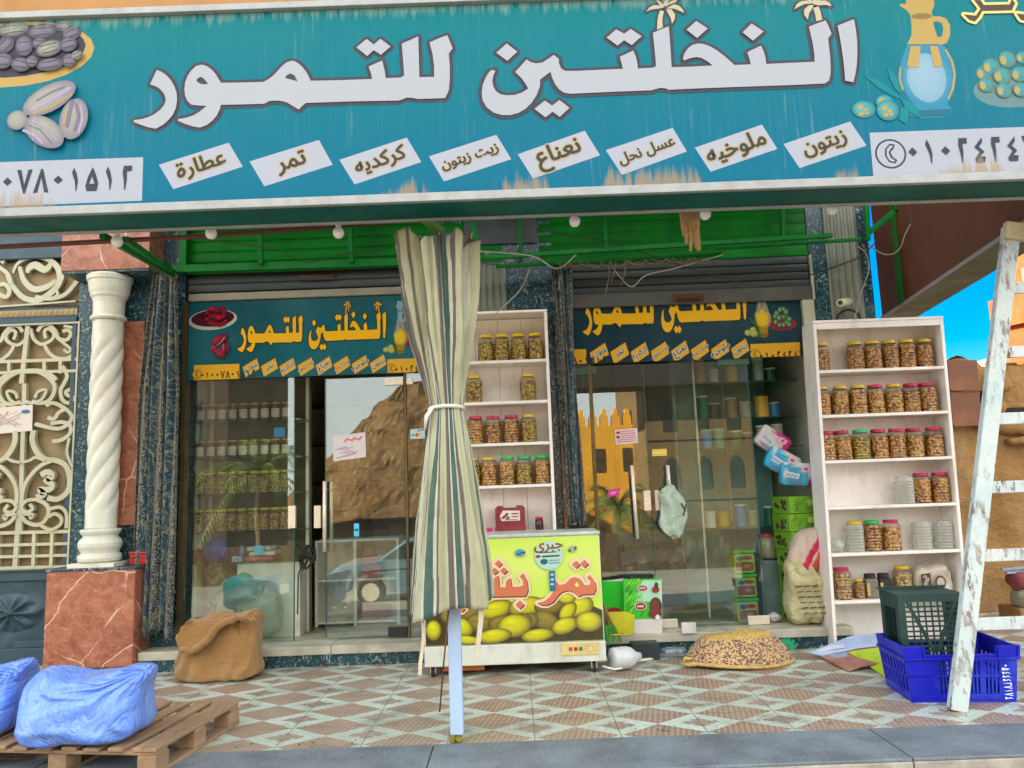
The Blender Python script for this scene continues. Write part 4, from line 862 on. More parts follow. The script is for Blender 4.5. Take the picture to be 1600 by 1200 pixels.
ordn = ['first', 'second', 'third', 'fourth', 'fifth', 'sixth', 'seventh', 'eighth', 'ninth', 'tenth', 'eleventh']
proto = None
for i, (x, y) in enumerate(((183, 378), (330, 365), (529, 364), (898, 346), (1102, 335), (1300, 327))):
    p = at(x, y, 4.66)
    if proto is None:
        proto = thing('light_bulb', '', 'light bulb', p, 'round bulbs under the big sign')
        b = MB(); b.lathe([(.004, -.036), (.02, -.031), (.032, -.016), (.036, 0), (.033, .016), (.024, .028), (.016, .036)], p, 20); b.build('globe', G['bulb'], proto, smooth=True)
        b = MB(); b.lathe([(.017, .036), (.018, .075), (.012, .08)], p, 14); b.build('socket', G['white'], proto)
        o = proto
    else: o = copy_tree(proto)
    o.location = p; o['label'] = 'unlit white round bulb under the big sign, ' + ['left end one above the marble column', 'between the column and the first green post', 'just left of the striped umbrella', 'third from the right', 'beside the dangling rag', 'right end one near the sign corner'][i]
# dangling cloth, cables, camera
b = MB(); p = at(1076, 340, 4.75)
for k in range(9):
    a = k * .7; L = (.12, .17, .1, .22, .15, .13, .2, .1, .16)[k]; x = p.x - .05 + .012 * k
    b.tube([(x, p.y, p.z + .06), (x + .008, p.y - .012, p.z - .02), (x + .01 + .01 * math.sin(a), p.y, p.z - L * .6), (x + .014, p.y + .01, p.z - L)], [.012, .016, .014, .009], 7)
b.tube([(p.x + .03, p.y, p.z), at(1088, 372, 4.75), at(1092, 391, 4.75)], [.02, .022, .014], 8)
tag(b.build('knotted_rag', M('jute', srgb(170, 140, 96), .9, vs=20, var=.3), smooth=True), 'tan knotted rag dangling under the big sign by a white bulb', 'rag')
def sag(p, q, d, n=10): return [Vector(p).lerp(Vector(q), t / n) - Vector((0, 0, d * 4 * (t / n) * (1 - t / n))) for t in range(n + 1)]
def smooth_path(P, n=6):
    o = []
    for i in range(len(P) - 1):
        p0, p1, p2, p3 = P[max(0, i - 1)], P[i], P[i + 1], P[min(len(P) - 1, i + 2)]
        for k in range(n): t = k / n; o.append(.5 * (2 * p1 + (p2 - p0) * t + (2 * p0 - 5 * p1 + 4 * p2 - p3) * t * t + (3 * p1 - p0 - 3 * p2 + p3) * t ** 3))
    return o + [P[-1]]
def cable(pts, r, m, label): b = MB(); b.tube(smooth_path(pts), r, 6); return tag(b.build('cable', G[m], smooth=True), label, 'cable')
cable([at(x, y, 6.5) for x, y in ((300, 372), (420, 388), (480, 410), (530, 398), (600, 390))], .005, 'cable', 'thin dark cable sagging in front of the left green slats')
cable([at(x, y, 6.5) for x, y in ((740, 392), (830, 400), (870, 420), (900, 398))], .006, 'cable_pale', 'pale cable hanging from the green rail above the middle shelves')
cable([at(x, y, 6.7) for x, y in ((828, 418), (815, 450), (790, 476), (775, 490))], .006, 'cable_pale', 'pale flex curving down to the top of the middle shelves')
cable([at(x, y, 6.6) for x, y in ((955, 415), (985, 448), (1010, 430), (1060, 418), (1130, 398))], .005, 'cable_pale', 'pale flex looped in front of the right lowered shutter')
cable([at(x, y, 6.6) for x, y in ((870, 366), (960, 380), (1080, 420), (1170, 445))], .005, 'cable', 'dark slack cable crossing in front of the right green slats')
cable([at(x, y, 6.8) for x, y in ((1265, 430), (1310, 415), (1345, 400), (1372, 375))], .006, 'cable', 'dark cable crossing the corrugated strip on the right pillar')
cable([at(x, y, 6.6) for x, y in ((1340, 385), (1352, 395), (1358, 420), (1345, 460), (1335, 500))], .005, 'cable_pale', 'pale cable dropping beside the security camera')
cable([at(x, y, 6.9) for x, y in ((1355, 378), (1375, 395), (1395, 397), (1408, 385), (1415, 365), (1440, 320))], .006, 'cable_pale', 'pale cable looped across the brown side sign')
b = MB(); p = at(945, 416, 6.6)
for i in range(22):
    x = 860 + i * 11 + random.random() * 6; y = 412 - (x - 860) * .045; a = at(x, y, 6.58)
    if i % 3: b.tube(sag(a, at(x + 26, y + random.random() * 6, 6.58), .02 + random.random() * .03, 4), .006, 5)
for x, l in ((953, 50), (962, 30), (978, 36)): b.tube([at(x, 410, 6.58), at(x - 2, 410 + l * .5, 6.58), at(x - 7, 410 + l, 6.58)], .006, 5)
tag(b.build('rope_tangle', M('old_rope', srgb(104, 84, 52), .9)), 'tangled old brown rope drooping from the right green rail', 'rope')
sc_ = thing('security_camera', 'small cream security camera on the right corrugated strip', 'camera', at(1318, 470, 6.8))
p = at(1313, 473, 6.72); q = at(1326, 471, 6.9); b = MB(); b.tube([p, q], .034, 18); b.build('housing', M('cream_plastic', srgb(205, 200, 170), .4), sc_, bevel=.004)
b = MB(); b.tube([p + (p - q).normalized() * .004, p + (p - q).normalized() * .001], .022, 16); b.build('lens', G['black'], sc_)
b = MB(); b.tube([q, (q.x, 6.985, q.z + .03)], .01, 8); b.build('bracket', G['white'], sc_)
b = MB(); b.tube(smooth_path([at(1306, 503, 6.86), at(1312, 490, 6.86), at(1326, 484, 6.86), at(1340, 490, 6.86), at(1346, 505, 6.86)]), .012, 8); tag(b.build('cable_loop', G['black'], smooth=True), 'coiled black cable loop below the security camera', 'cable')
# ------------------------------------------------------------------ closed umbrella
um = thing('umbrella', 'tall closed market umbrella with faded cream, grey and green stripes tied at its waist', 'umbrella', (-.39, 4.66, 0))
crm_, gry, grn, wht = srgb(164, 166, 136), srgb(88, 80, 78), srgb(44, 84, 80), srgb(186, 192, 174)
pat = [crm_] * 6 + [gry, wht, gry, gry, wht] + [crm_] * 2 + [grn, gry, gry, crm_, gry] + [crm_] * 3 + [wht, grn, grn, wht, gry] + [crm_] * 4 + [gry, gry, wht, grn, grn, grn, wht, gry]
NU, NV = 560, 90
def tent(x): return abs(((x / math.pi) % 2) - 1) * 2 - 1
def umfn(u, v):
    a = 2 * math.pi * u; z0 = .755 - .045 * math.cos(a - .3) * -1 + .025 * math.sin(3 * a); lob = tent(8 * a + .6 * math.sin(2 * a))
    z1 = 2.97 + .04 * math.sin(5 * a + 1) + .03 * lob + .02 * math.sin(17 * a)
    z = z0 + (z1 - z0) * v
    tab = [(.7, .238), (1.1, .20), (1.5, .152), (1.8, .112), (1.925, .092), (2.05, .108), (2.35, .15), (2.6, .172), (2.8, .188), (2.92, .20), (3.06, .222)]
    for (za, ra), (zb, rb) in zip(tab, tab[1:]):
        if z <= zb or zb == 3.06: r = ra + (rb - ra) * min(1, max(0, (z - za) / (zb - za))); break
    cx = -.40 - .035 * max(0, min(1, (z - 1.925) / 1.0)) + .006 * max(0, min(1, (1.6 - z) / .9))
    up = max(0, min(1, (z - 1.95) / .45)); dn = max(0, min(1, (1.88 - z) / .5))
    tw = noise.noise(Vector((math.cos(a) * 1.5, math.sin(a) * 1.5, z * 1.1)))
    f = 1 + (.27 * up + .06) * tent(8 * a + .8 * tw + z * .5 + .6 * math.sin(2 * a)) + .10 * up * tent(19 * a + 2 + z + 2 * tw) + .06 * math.sin(23 * a + 3 * tw) * (.4 + up) + dn * (.15 * math.sin(5 * a + tw) + .10 * tent(9 * a + 1 + tw * 1.5) + .03 * math.sin(29 * a + 2 * tw))
    r *= f * (1 + .05 * tw + .05 * noise.fractal(Vector((math.cos(a) * 4, math.sin(a) * 4, z * 3.2)), 1, 2, 4))
    return Vector((cx + r * math.cos(a), 4.66 + r * math.sin(a) * .85, z))
def umcol(u, v):
    w = u + .006 * noise.noise(Vector((u * 20, v * 3, 0))); k = (w * len(pat) * 2.4) % len(pat); return pat[int(k)]
b = MB(); b.grid(umfn, NU, NV, 0, umcol); b.build('canopy', G['cloth'], um, smooth=True, solid=.006)
b = MB()
b.tube([(-.405 + .104 * math.cos(t / 24 * 2 * math.pi), 4.66 + .09 * math.sin(t / 24 * 2 * math.pi), 1.925 + .012 * math.sin(t / 24 * 2 * math.pi + 3)) for t in range(25)], .012, 8)
b.tube([(-.48, 4.57, 1.93), (-.515, 4.56, 1.88), (-.53, 4.57, 1.80)], [.011, .014, .006], 8); b.build('tie', M('tie_cloth', srgb(205, 205, 195), .8), um, smooth=True)
b = MB(); b.box((-.427, 4.625, .045), (-.352, 4.70, 3.02)); b.build('pole', M('blue_white_pole', srgb(166, 192, 222), .5, vs=3, var=.08, dirt=srgb(120, 130, 130), da=.4), um, bevel=.006)
b = MB(); b.box((-.418, 4.635, .028), (-.361, 4.69, .044)); b.box((-.43, 4.615, .0), (-.40, 4.645, .05)); b.blob((-.382, 4.64, .022), (.026, .022, .022), amp=.01, sc=40); b.build('foot', M('corroded_foot', srgb(120, 110, 40), .8, vs=30, var=.6, dirt=srgb(40, 30, 30)), um)
for px, y0, y1, w, nm in ((659, 960, 1055, .02, 'strap'), (749, 922, 1030, .028, 'strap')):
    P = [at(px + (3 * math.sin(k)), y0 + (y1 - y0) * k / 5, 4.5) for k in range(6)]; b = MB()
    b.grid(lambda u, v: P[int(round(v * 5))] + Vector(((u - .5) * w, .004 * math.sin(u * 3), 0)), 2, 5); b.build(nm, M('strap_cloth', srgb(190, 180, 160), .9), um, solid=.004)
b = MB(); b.tube([at(701, 950, 4.55), at(694, 1030, 4.5), at(687, 1112, 4.75)], .005, 6); b.build('cord', G['rust'], um)
# ------------------------------------------------------------------ curtains
def curtain(label, x0, x1, y, ztop, zb, gather, lean=0., seed=1):
    b = MB(); nu, nv = 150, 60; W = x1 - x0
    def fn(u, v):
        zb_ = zb + .12 * noise.noise(Vector((u * 3.3, seed, 0))) - .08 * u * (seed == 1); z = zb_ + (ztop - zb_) * v; w = gather(v); a = u * 2 * math.pi
        amp = .04 * (.7 + .5 * noise.noise(Vector((u * 2, v, seed))))
        return Vector((x0 + lean * (1 - v) + W * (.5 + (u - .5) * w) + .012 * math.sin(3 * a + 5 * v + seed), y - .05 + amp * math.sin(5 * a + 1.5 * noise.noise(Vector((u * 4, v * 2, seed)))), z))
    b.grid(fn, nu, nv, 0, lambda u, v: (u * W * 2.0 + .02, v * (ztop - zb), .5)); return tag(b.build('curtain', G['damask'], smooth=True, solid=.006), label, 'curtain')
curtain('patterned blue and cream curtain hanging full length beside the granite pillar', -3.31, -2.95, 6.86, 3.49, .36, lambda v: .62 + .38 * min(1, (1 - v) * 3), -.06, 1)
curtain('patterned dark curtain bunched between the middle shelves and the right door', .40, .575, 6.88, 3.44, 1.12, lambda v: .9 + .35 * max(0, v - .75) * 2, .03, 2)

# ------------------------------------------------------------------ display shelves
JZ = {}
rr = thing('display_shelves', 'white wooden display shelves leaning slightly, seven tiers, beside the stone wall', 'shelves', (2.61, 6.7, 0))
LE = .026                                       # the whole unit leans to the right
sx = lambda x, z: x + LE * z
def lbox(mb, x0, x1, y0, y1, z0, z1):
    vs = [Vector((sx(x, z), y, z)) for z in (z0, z1) for x, y in ((x0, y0), (x1, y0), (x1, y1), (x0, y1))]
    mb.mesh(vs, [(0, 3, 2, 1), (4, 5, 6, 7), (0, 1, 5, 4), (1, 2, 6, 5), (2, 3, 7, 6), (3, 0, 4, 7)])
X0, X1, YF, YB = 2.605, 3.755, 6.66, 6.93
for nm, (a, c) in (('side_panel', (X0, X0 + .028)), ('side_panel', (X1 - .028, X1))): b = MB(); lbox(b, a, c, YF, YB, 0, 2.785); b.build(nm, G['white_wood'], rr, bevel=.003)
b = MB(); lbox(b, X0 + .029, X1 - .029, YB - .012, YB, .02, 2.785); b.build('back_panel', G['white_wood'], rr)
b = MB(); lbox(b, X0, X1, YF - .004, YB, 2.786, 2.81); lbox(b, X0 + .029, X1 - .029, YF, YF + .02, 2.73, 2.785); b.build('top_panel', G['white_wood'], rr, bevel=.003)
SZ = [2.365, 1.972, 1.578, 1.183, .792, .40]
for z in SZ: b = MB(); lbox(b, X0 + .029, X1 - .029, YF - .002, YB - .013, z - .026, z); b.build('shelf', G['white_wood'], rr, bevel=.003)
mr = thing('display_shelves', 'white wooden display shelves half hidden by the umbrella above the green freezer', 'shelves', (-.1, 6.75, .17))
MX0, MX1, MYF, MYB = -.56, .335, 6.70, 6.955
for a in (MX0, MX1 - .026): b = MB(); b.box((a, MYF, 1.05), (a + .026, MYB, 2.99)); b.build('side_panel', G['white_wood'], mr, bevel=.003)
b = MB()
for k in range(4): b.box((MX0 + .027 + k * .211, MYB - .012 - .002 * (k % 2), 1.06), (MX0 + .027 + (k + 1) * .211 - .003, MYB, 2.985))
b.build('back_panel', G['white_wood'], mr)
MZ = [2.565, 2.20, 1.835, 1.47, 1.075]
for z in MZ: b = MB(); b.box((MX0 + .027, MYF - .002, z - .026), (MX1 - .027, MYB - .015, z)); b.build('shelf', G['white_wood'], mr, bevel=.003)
b = MB(); b.box((MX0, MYF - .004, 2.991), (MX1, MYB, 3.012)); b.build('top_panel', G['white_wood'], mr, bevel=.003)
b = MB(); b.box((MX0 + .03, 6.74, .173), (-.05, 6.95, 1.045)); b.box((.0, 6.74, .173), (MX1 - .1, 6.95, 1.045)); b.build('wooden_base', M('bare_wood', srgb(140, 96, 56), .7, vs=3, stretch=(1, 1, .2)), mr)

# ------------------------------------------------------------------ jars
def jar_proto(h=.262, r=.0785):
    t = thing('jar', '', 'jar', (0, 0, 0)); rb = []
    n = 64
    for i in range(n + 1):
        z = .006 + (h * .80 - .006) * i / n; q = r * (1 - .085 * abs(math.cos(math.pi * z / (h * .8) * 8)) ** 5)
        rb.append((q, z))
    prof = [(.0005, .001), (r * .86, .0012), (r * .95, .004)] + rb + [(r * .97, h * .825), (r * .88, h * .86), (r * .72, h * .885), (r * .70, h * .90)]
    b = MB(); b.lathe(prof, n=26, cap=False); s = b.build('shell', G['shell'], t, smooth=True)
    cp = [(.001, .004)] + [(q * .955, z) for q, z in rb if z > .004] + [(r * .86, h * .835), (r * .4, h * .85), (.001, h * .853)]
    b = MB(); b.lathe(cp, n=22, cap=False); c = b.build('contents', G['nut_a'], t, smooth=True)
    b = MB(); b.lathe([(.001, h * .885), (r * .76, h * .885), (r * .775, h * .892), (r * .775, h * .975), (r * .74, h * .99), (.001, h * .993)], n=26, cap=False, fr=lambda tt, z: 1 + (.012 * math.cos(26 * tt) if .89 * h < z < .98 * h else 0)); l = b.build('lid', G['lid_y'], t)
    for o in (s, c, l): o.material_slots[0].link = 'OBJECT'; o.material_slots[0].material = o.data.materials[0]
    return t
JP = jar_proto(); jar_first = [JP]
COLN = {'y': 'yellow', 'r': 'magenta', 'g': 'green', None: 'lidless'}
def jar(p, lid='y', nut='a', label='', group=None, sc=1., tilt=0., empty=False, nolid=False):
    if jar_first: o = jar_first.pop()
    else: o = copy_tree(JP)
    o.location = p; o.rotation_euler = (0, tilt, random.random() * 6) if not tilt else (0, tilt, 0); o.scale = (sc,) * 3
    for c in list(o.children):
        k = c.name.split('.')[0]
        if k == 'lid': c.material_slots[0].material = G['lid_' + (lid or 'y')]
        if k == 'contents': c.material_slots[0].material = G['nut_' + nut]
        if k == 'contents': c.scale = (1, 1, random.uniform(.86, 1.0))
        if k == 'lid': c.rotation_euler = (random.uniform(-.03, .03), random.uniform(-.03, .03), random.random() * 6)
        if k == 'shell': c.material_slots[0].material = G['shell_empty'] if empty else G['shell']
        if (k == 'contents' and empty) or (k == 'lid' and lid is None): later_rm.append(c)
    o['label'] = label
    if group: o['group'] = group
    return o
later_rm = []
TIER = ['top', 'second', 'third', 'fourth', 'fifth', 'bottom']
WHAT = {'a': 'brown olives', 'b': 'tan fruit', 'c': 'green olives', 'd': 'pale nuts', 'e': 'dark seeds'}
for z, px, spec in ((SZ[0], (1282, 1337, 1364, 1391, 1417, 1444), [('y', 'a', ''), ('y', 'a', ''), ('y', 'a', ''), ('y', 'a', ''), ('y', 'a', ''), ('y', 'a', '')]),
                    (SZ[1], (1284, 1313, 1341, 1369, 1397, 1424, 1451), [('y', 'b', ''), ('y', 'b', ''), ('y', 'b', ''), ('r', 'b', 't'), ('y', 'b', ''), ('r', 'a', ''), ('r', 'a', 't')]),
                    (SZ[2], (1292, 1318, 1346, 1374, 1401, 1429, 1460), [('r', 'b', ''), ('r', 'b', 't'), ('g', 'c', ''), ('r', 'b', ''), ('r', 'a', ''), ('r', 'b', ''), ('r', 'b', '')]),
                    (SZ[3], (1413, 1440, 1470), [(None, 'a', 'e'), ('r', 'b', ''), ('r', 'b', '')]),
                    (SZ[4], (1335, 1363, 1393, 1440, 1474), [('y', 'a', 'e'), ('g', 'a', ''), ('r', 'b', ''), (None, 'a', 'e'), (None, 'a', 'e')])):
    for i, (x, (lid, nut, op)) in enumerate(zip(px, spec)):
        yy = 6.775 + (i % 2) * .012; 
        yp = 600
        for _ in range(6):
            t0 = at(x, yp, yy); yp += (t0.z - (z + .11)) * 1200 / 6.8
        pos = 'leftmost' if i == 0 else 'rightmost' if i == len(px) - 1 else ordn[i] + ' from left'
        tr = TIER[SZ.index(z)]
        if op == 'e': lb = 'empty cloudy jar %s, %s, fifth or fourth tier of right shelves'.replace('fifth or fourth', tr) % ('with %s lid' % COLN[lid] if lid else 'without lid', pos)
        else: lb = '%s lidded jar of %s, %s, %s tier of right shelves' % (COLN[lid], WHAT[nut], pos, tr)
        jar((t0.x - LE * .11, yy, z + .001), lid, nut, lb, 'jars on the right shelves', tilt=LE + (random.random() - .5) * .012 + (-.05 if op == 't' else 0), empty=op == 'e')
for z, px, spec in ((MZ[0], (759, 784, 811, 837), [('y', 'c', '')] * 4), (MZ[1], (741, 825), [('y', 'c', '')] * 2), (MZ[2], (743, 771, 799, 826), [('r', 'b', ''), ('r', 'a', ''), ('r', 'a', ''), ('y', 'c', '')]),
                    (MZ[3], (739, 764, 792, 819, 847), [('y', 'c', ''), ('y', 'b', ''), ('g', 'b', ''), ('g', 'c', ''), ('g', 'b', '')])):
    for i, (x, (lid, nut, op)) in enumerate(zip(px, spec)):
        yy = 6.80; yp = 600
        for _ in range(6):
            t0 = at(x, yp, yy); yp += (t0.z - (z + .11)) * 1200 / 6.8
        pos = 'leftmost' if i == 0 else 'rightmost' if i == len(px) - 1 else ordn[i] + ' from left'
        jar((t0.x, yy, z + .001), lid, nut, '%s lidded jar of %s, %s, %s tier of middle shelves' % (COLN[lid], WHAT[nut], pos, TIER[MZ.index(z)]), 'jars on the middle shelves', sc=.95, tilt=(random.random() - .5) * .015)
def onshelf(x, z, yy):
    yp = 600
    for _ in range(6): t0 = at(x, yp, yy); yp += (t0.z - z) * 1200 / 6.8
    return Vector((t0.x, yy, z))
z = SZ[5] + .001
jar(onshelf(1318, z, 6.78), 'r', 'd', 'red lidded jar of pale pistachios, leftmost on the bottom tier of the right shelves', 'jars on the right shelves', tilt=LE)
jar(onshelf(1412, z, 6.78), 'y', 'd', 'yellow lidded jar of beige grains beside the printed bag on the right shelves', 'jars on the right shelves', tilt=LE)
jar(onshelf(1344, z, 6.77), 'y', 'a', 'small yellow lidded jar of brown spice on the bottom tier of the right shelves', 'jars on the right shelves', sc=.62, tilt=LE)
def sqjar(x, mat, label):
    p = onshelf(x, z, 6.77); t = thing('jar', label, 'jar', p, 'square dark jars'); b = MB()
    b.box((p.x - .052, p.y - .05, z), (p.x + .052, p.y + .05, z + .165)); b.build('contents', G[mat], t, bevel=.018, seg=3)
    b = MB(); b.lathe([(.04, z + .166), (.046, z + .17), (.046, z + .20), (.04, z + .203)], (p.x, p.y, 0), 22); b.build('lid', G['black'], t)
    pr = Print((p.x, p.y - .0505, z)); pr.poly([(-.05, .03), (-.028, .03), (-.028, .13), (-.05, .13)], srgb(190, 170, 90)); pr.line([(-.045, .05), (-.034, .05)], .006, srgb(60, 50, 30)); pr.line([(-.045, .09), (-.034, .09)], .006, srgb(60, 50, 30)); pr.build('sticker', G['print'], t, fixn=False)
G['nut_f'] = M('grey_spice', srgb(112, 108, 96), .7, vs=40, var=.3)
sqjar(1362, 'nut_f', 'square jar of grey spice with black lid on the bottom tier of the right shelves'); sqjar(1383, 'nut_e', 'square jar of black seeds with black lid on the bottom tier of the right shelves')
p = onshelf(1306, SZ[4], 6.78); b = MB(); b.blob((p.x, p.y, SZ[4] + .055), (.07, .07, .055), 1., .03, 16., 4); tag(b.build('plastic_bag', G['bagplastic'], smooth=True), 'small crumpled clear plastic bag at the left of the fifth shelf', 'bag')
p = onshelf(1457, z, 6.79); pb = thing('printed_bag', 'clear plastic bag with brown printing at the right of the bottom shelf', 'bag', p)
def dfm(q, e): q.z *= (1 if e.z < 0 else .9 + .12 * e.x); q.x *= 1 - .12 * e.z; return q
b = MB(); b.blob((p.x, p.y, z + .14), (.155, .08, .14), .55, .022, 9., 8, 40, 26, dfm); b.build('bag', M('hazy_plastic', srgb(176, 166, 146), .25, vs=7, var=.2, coat=.5, dirt=srgb(206, 204, 196)), pb, smooth=True)
pr = Print((p.x, p.y - .098, z), n=(0, -1, 0)); br = srgb(70, 50, 40)
pr.poly([(-.125, .04), (-.045, .05), (-.05, .2), (-.13, .19)], br); [pr.ell((-.088 + .012 * math.sin(k * 2.1), .07 + .02 * k), (.016, .011), srgb(186, 176, 156)) or pr.ell((-.088 + .012 * math.sin(k * 2.1), .07 + .02 * k), (.008, .005), br) for k in range(6)]; pr.ell((.03, .12), (.045, .055), br); pr.ell((.03, .12), (.032, .04), srgb(176, 166, 146)); pr.build('printing', G['print'], pb, fixn=False)
# things on the lowest middle shelf
z = MZ[4] + .001; p = onshelf(798, z, 6.82); cs = thing('carry_case', 'dark red plastic carry case of dates with a white label on the middle shelves', 'case', p)
w, h = .135, .215; O = [(-w, 0), (w, 0), (w, .03), (w * .96, .04), (w * .96, h - .02), (w * .8, h), (w * .45, h), (w * .4, h - .018), (-w * .4, h - .018), (-w * .45, h), (-w * .8, h), (-w * .96, h - .02), (-w * .96, .04), (-w, .03)]
b = MB(); b.prism([(p.x + x, p.y - .05, z + q) for x, q in O], (0, 1, 0), .1); b.build('case', M('maroon_plastic', srgb(124, 40, 52), .3, var=.1, coat=.3), cs, bevel=.008)
pr = Print((p.x, p.y - .051, z)); pr.poly([(-.075, .085), (.085, .085), (.085, .17), (-.06, .175), (-.09, .13)], srgb(214, 206, 200))
for x, y in ((-.045, .125), (-.02, .11), (-.03, .14), (-.06, .115)): pr.ell((x, y), (.018, .012), srgb(130, 60, 60), .5)
pr.line([(.015, .145), (.07, .145)], .012, srgb(150, 60, 70)); pr.line([(.015, .12), (.07, .12)], .012, srgb(170, 90, 90)); pr.line([(-.05, .095), (.06, .095)], .006, srgb(120, 90, 90)); pr.build('label', G['print'], cs, fixn=False)
p = onshelf(843, z, 6.80); sj = thing('jar', 'little red lidded jar of dark jam beside the dark red case', 'jar', p); b = MB(); b.lathe([(.001, z), (.034, z), (.036, z + .01), (.036, z + .075), (.028, z + .088)], (p.x, p.y, 0), 20); b.build('contents', M('jam', srgb(58, 12, 20), .15, bump=0), sj, smooth=True)
b = MB(); b.lathe([(.031, z + .088), (.034, z + .092), (.034, z + .108), (.001, z + .112)], (p.x, p.y, 0), 20); b.build('lid', G['lid_r'], sj)
p = onshelf(757, z, 6.77); b = MB(); b.box((p.x - .07, p.y - .05, z), (p.x + .07, p.y + .05, z + .035)); tag(b.build('pink_box', M('pink_plastic', srgb(214, 30, 120), .35), bevel=.008), 'flat bright pink box beside the striped umbrella on the lowest middle shelf', 'box')

for o in later_rm: bpy.data.objects.remove(o)
# ------------------------------------------------------------------ freezer chest
FY = 6.2
fz = thing('chest_freezer', 'white chest freezer on wheels with a lime green picture of dates and orange Arabic lettering', 'freezer', (-.05, 6.43, 0))
fw = M('freezer_white', srgb(206, 210, 200), .35, vs=2, var=.08, dirt=srgb(150, 140, 112), da=.5, ds=4, dst=(1, 1, .5))
b = MB(); b.box((-.752, FY + .003, .24), (.648, 6.66, 1.05)); b.build('cabinet', fw, fz, bevel=.008)
b = MB(); b.box((-.757, FY - .012, .088), (.653, 6.66, .239)); b.build('base_panel', fw, fz, bevel=.006)
b = MB(); b.box((-.758, FY - .006, 1.051), (.655, 6.665, 1.08)); b.build('lid', M('freezer_lid', srgb(178, 190, 178), .4), fz, bevel=.008)
for x, y in ((-.70, 6.27), (.56, 6.24), (-.70, 6.6), (.56, 6.6)):
    w = thing('wheel', '', None, (x, y, .04)); w.parent = fz; w.location = Vector((x, y, .04)) - fz.location
    b = MB(); b.tube([(x - .013, y, .04), (x + .013, y, .04)], .04, 18); b.build('tyre', G['rubber'], w, bevel=.003)
    b = MB(); b.box((x - .022, y - .02, .03), (x - .016, y + .02, .088)); b.box((x + .016, y - .02, .03), (x + .022, y + .02, .088)); b.tube([(x - .02, y, .04), (x + .02, y, .04)], .008, 8); b.build('fork', G['steel'], w)
b = MB(); b.box((-.62, 6.3, .03), (-.3, 6.6, .087)); b.build('drip_tray', M('orange_plastic', srgb(196, 110, 30), .4), fz)
cP = lambda L: [(lambda q: (q.x, q.z))(at(600 + x / 4, 780 + y / 4, FY)) for x, y in L]; c1 = lambda x, y: cP([(x, y)])[0]; mk = 6.25 / 1200 / 4
pr = Print((0, FY + .002, 0), step=.00018)
pr.grid(lambda u, v: pr.pt((-.745 + 1.386 * u, .245 + .80 * v)), 30, 14, 0, lambda u, v: tuple(Vector(srgb(176, 214, 40)).lerp(Vector(srgb(206, 226, 112)), max(0, min(1, .5 + 1.1 * noise.noise(Vector((u * 3, v * 2, 1)))))))); pr.lay += 1
pr.poly([(-.745, .246), (.641, .246), (.641, .47), (.45, .56), (.1, .50), (-.3, .54), (-.745, .52)], srgb(64, 58, 26))
rd = random.Random(11); yl, yb, br_ = srgb(214, 212, 22), srgb(146, 132, 44), srgb(92, 78, 46)
for (x, y, a, c_, t, m) in [(520, 700, 80, 60, .2, 1), (600, 770, 80, 60, 0, 1), (700, 690, 95, 58, .25, 0), (890, 670, 100, 62, .15, 0), (1040, 660, 90, 60, .2, 1), (740, 780, 80, 55, 0, 1), (1330, 640, 60, 50, 0, 0), (1225, 670, 75, 68, .3, 0), (1150, 700, 60, 45, .8, 0), (1010, 760, 75, 62, -.4, 1), (900, 760, 60, 50, .2, 1), (860, 760, 60, 50, 0, 1),
        (815, 790, 95, 75, .1, 0), (1130, 790, 75, 52, .3, 0), (1280, 765, 105, 66, .1, 0), (310, 820, 95, 66, -.05, 0), (480, 800, 70, 60, -.4, 0), (690, 855, 95, 50, .1, 0), (960, 850, 90, 55, .1, 0), (1080, 870, 90, 48, .15, 0), (520, 880, 75, 58, -.1, 0), (770, 890, 100, 36, .1, 0), (910, 885, 62, 36, .1, 0), (1300, 880, 80, 42, .1, 0), (310, 905, 80, 40, -.1, 0), (230, 760, 60, 46, .2, 0), (1370, 740, 60, 70, 0, 1), (1140, 620, 50, 35, 0, 0), (200, 880, 70, 50, 0, 0), (420, 730, 60, 50, 0, 1)]:
    q = c1(x, y)
    if -.70 < q[0] < .60 and q[1] > .27: a, c_ = a * 1.12, c_ * .92; pr.ell(q, (min(a * mk, q[0] + .744, .640 - q[0]), min(c_ * mk, q[1] - .247)), yl if not m else yb, t if a * mk < min(q[0] + .744, .64 - q[0]) else 0, br_ if not m else mul(br_, .8), hl=(-.15, .45)); pr.line([(q[0] - a * mk * .5, q[1] + c_ * mk * .1), (q[0] + a * mk * .1, q[1] + c_ * mk * .02)], .004, br_ if m else srgb(170, 164, 24))
L1 = [(1285,470),(1320,520),(1325,560),(1310,592),(1240,595),(1215,608),(1185,580),(1150,568),(1110,580),(1085,605),(1060,640),(1020,662),(985,660),(958,648),(1000,638),(1035,612),(1060,575),(1070,530),(1068,500),(1095,535),(1130,530),(1165,495),(1195,485),(1228,500),(1250,535),(1285,535),(1290,510),(1268,490)]
L2 = [(870,462),(895,510),(900,570),(885,605),(560,612),(555,560),(600,556),(605,500),(632,480),(640,553),(685,552),(690,490),(715,475),(722,548),(760,550),(765,510),(790,490),(800,548),(850,545),(872,535),(868,505),(848,482)]
DI = lambda x, y, r: [(x, y - r), (x + r * 1.1, y), (x, y + r), (x - r * 1.1, y)]
pr.lay += 2; allL = [L1, L2, DI(1200, 407, 24), DI(1252, 402, 24), DI(716, 402, 22), DI(692, 448, 22), DI(750, 446, 22), DI(850, 658, 26), DI(488, 684, 20)]
for L in allL: pr.outl(cP(L), .022, srgb(226, 200, 170))
for L in allL: pr.poly([(x + .006, y - .008) for x, y in cP(L)], srgb(90, 36, 26))
for L in allL: pr.poly(cP(L), srgb(198, 112, 80))
pr.poly(cP([(1190,535),(1205,515),(1220,540),(1205,548)]), srgb(206, 220, 100))
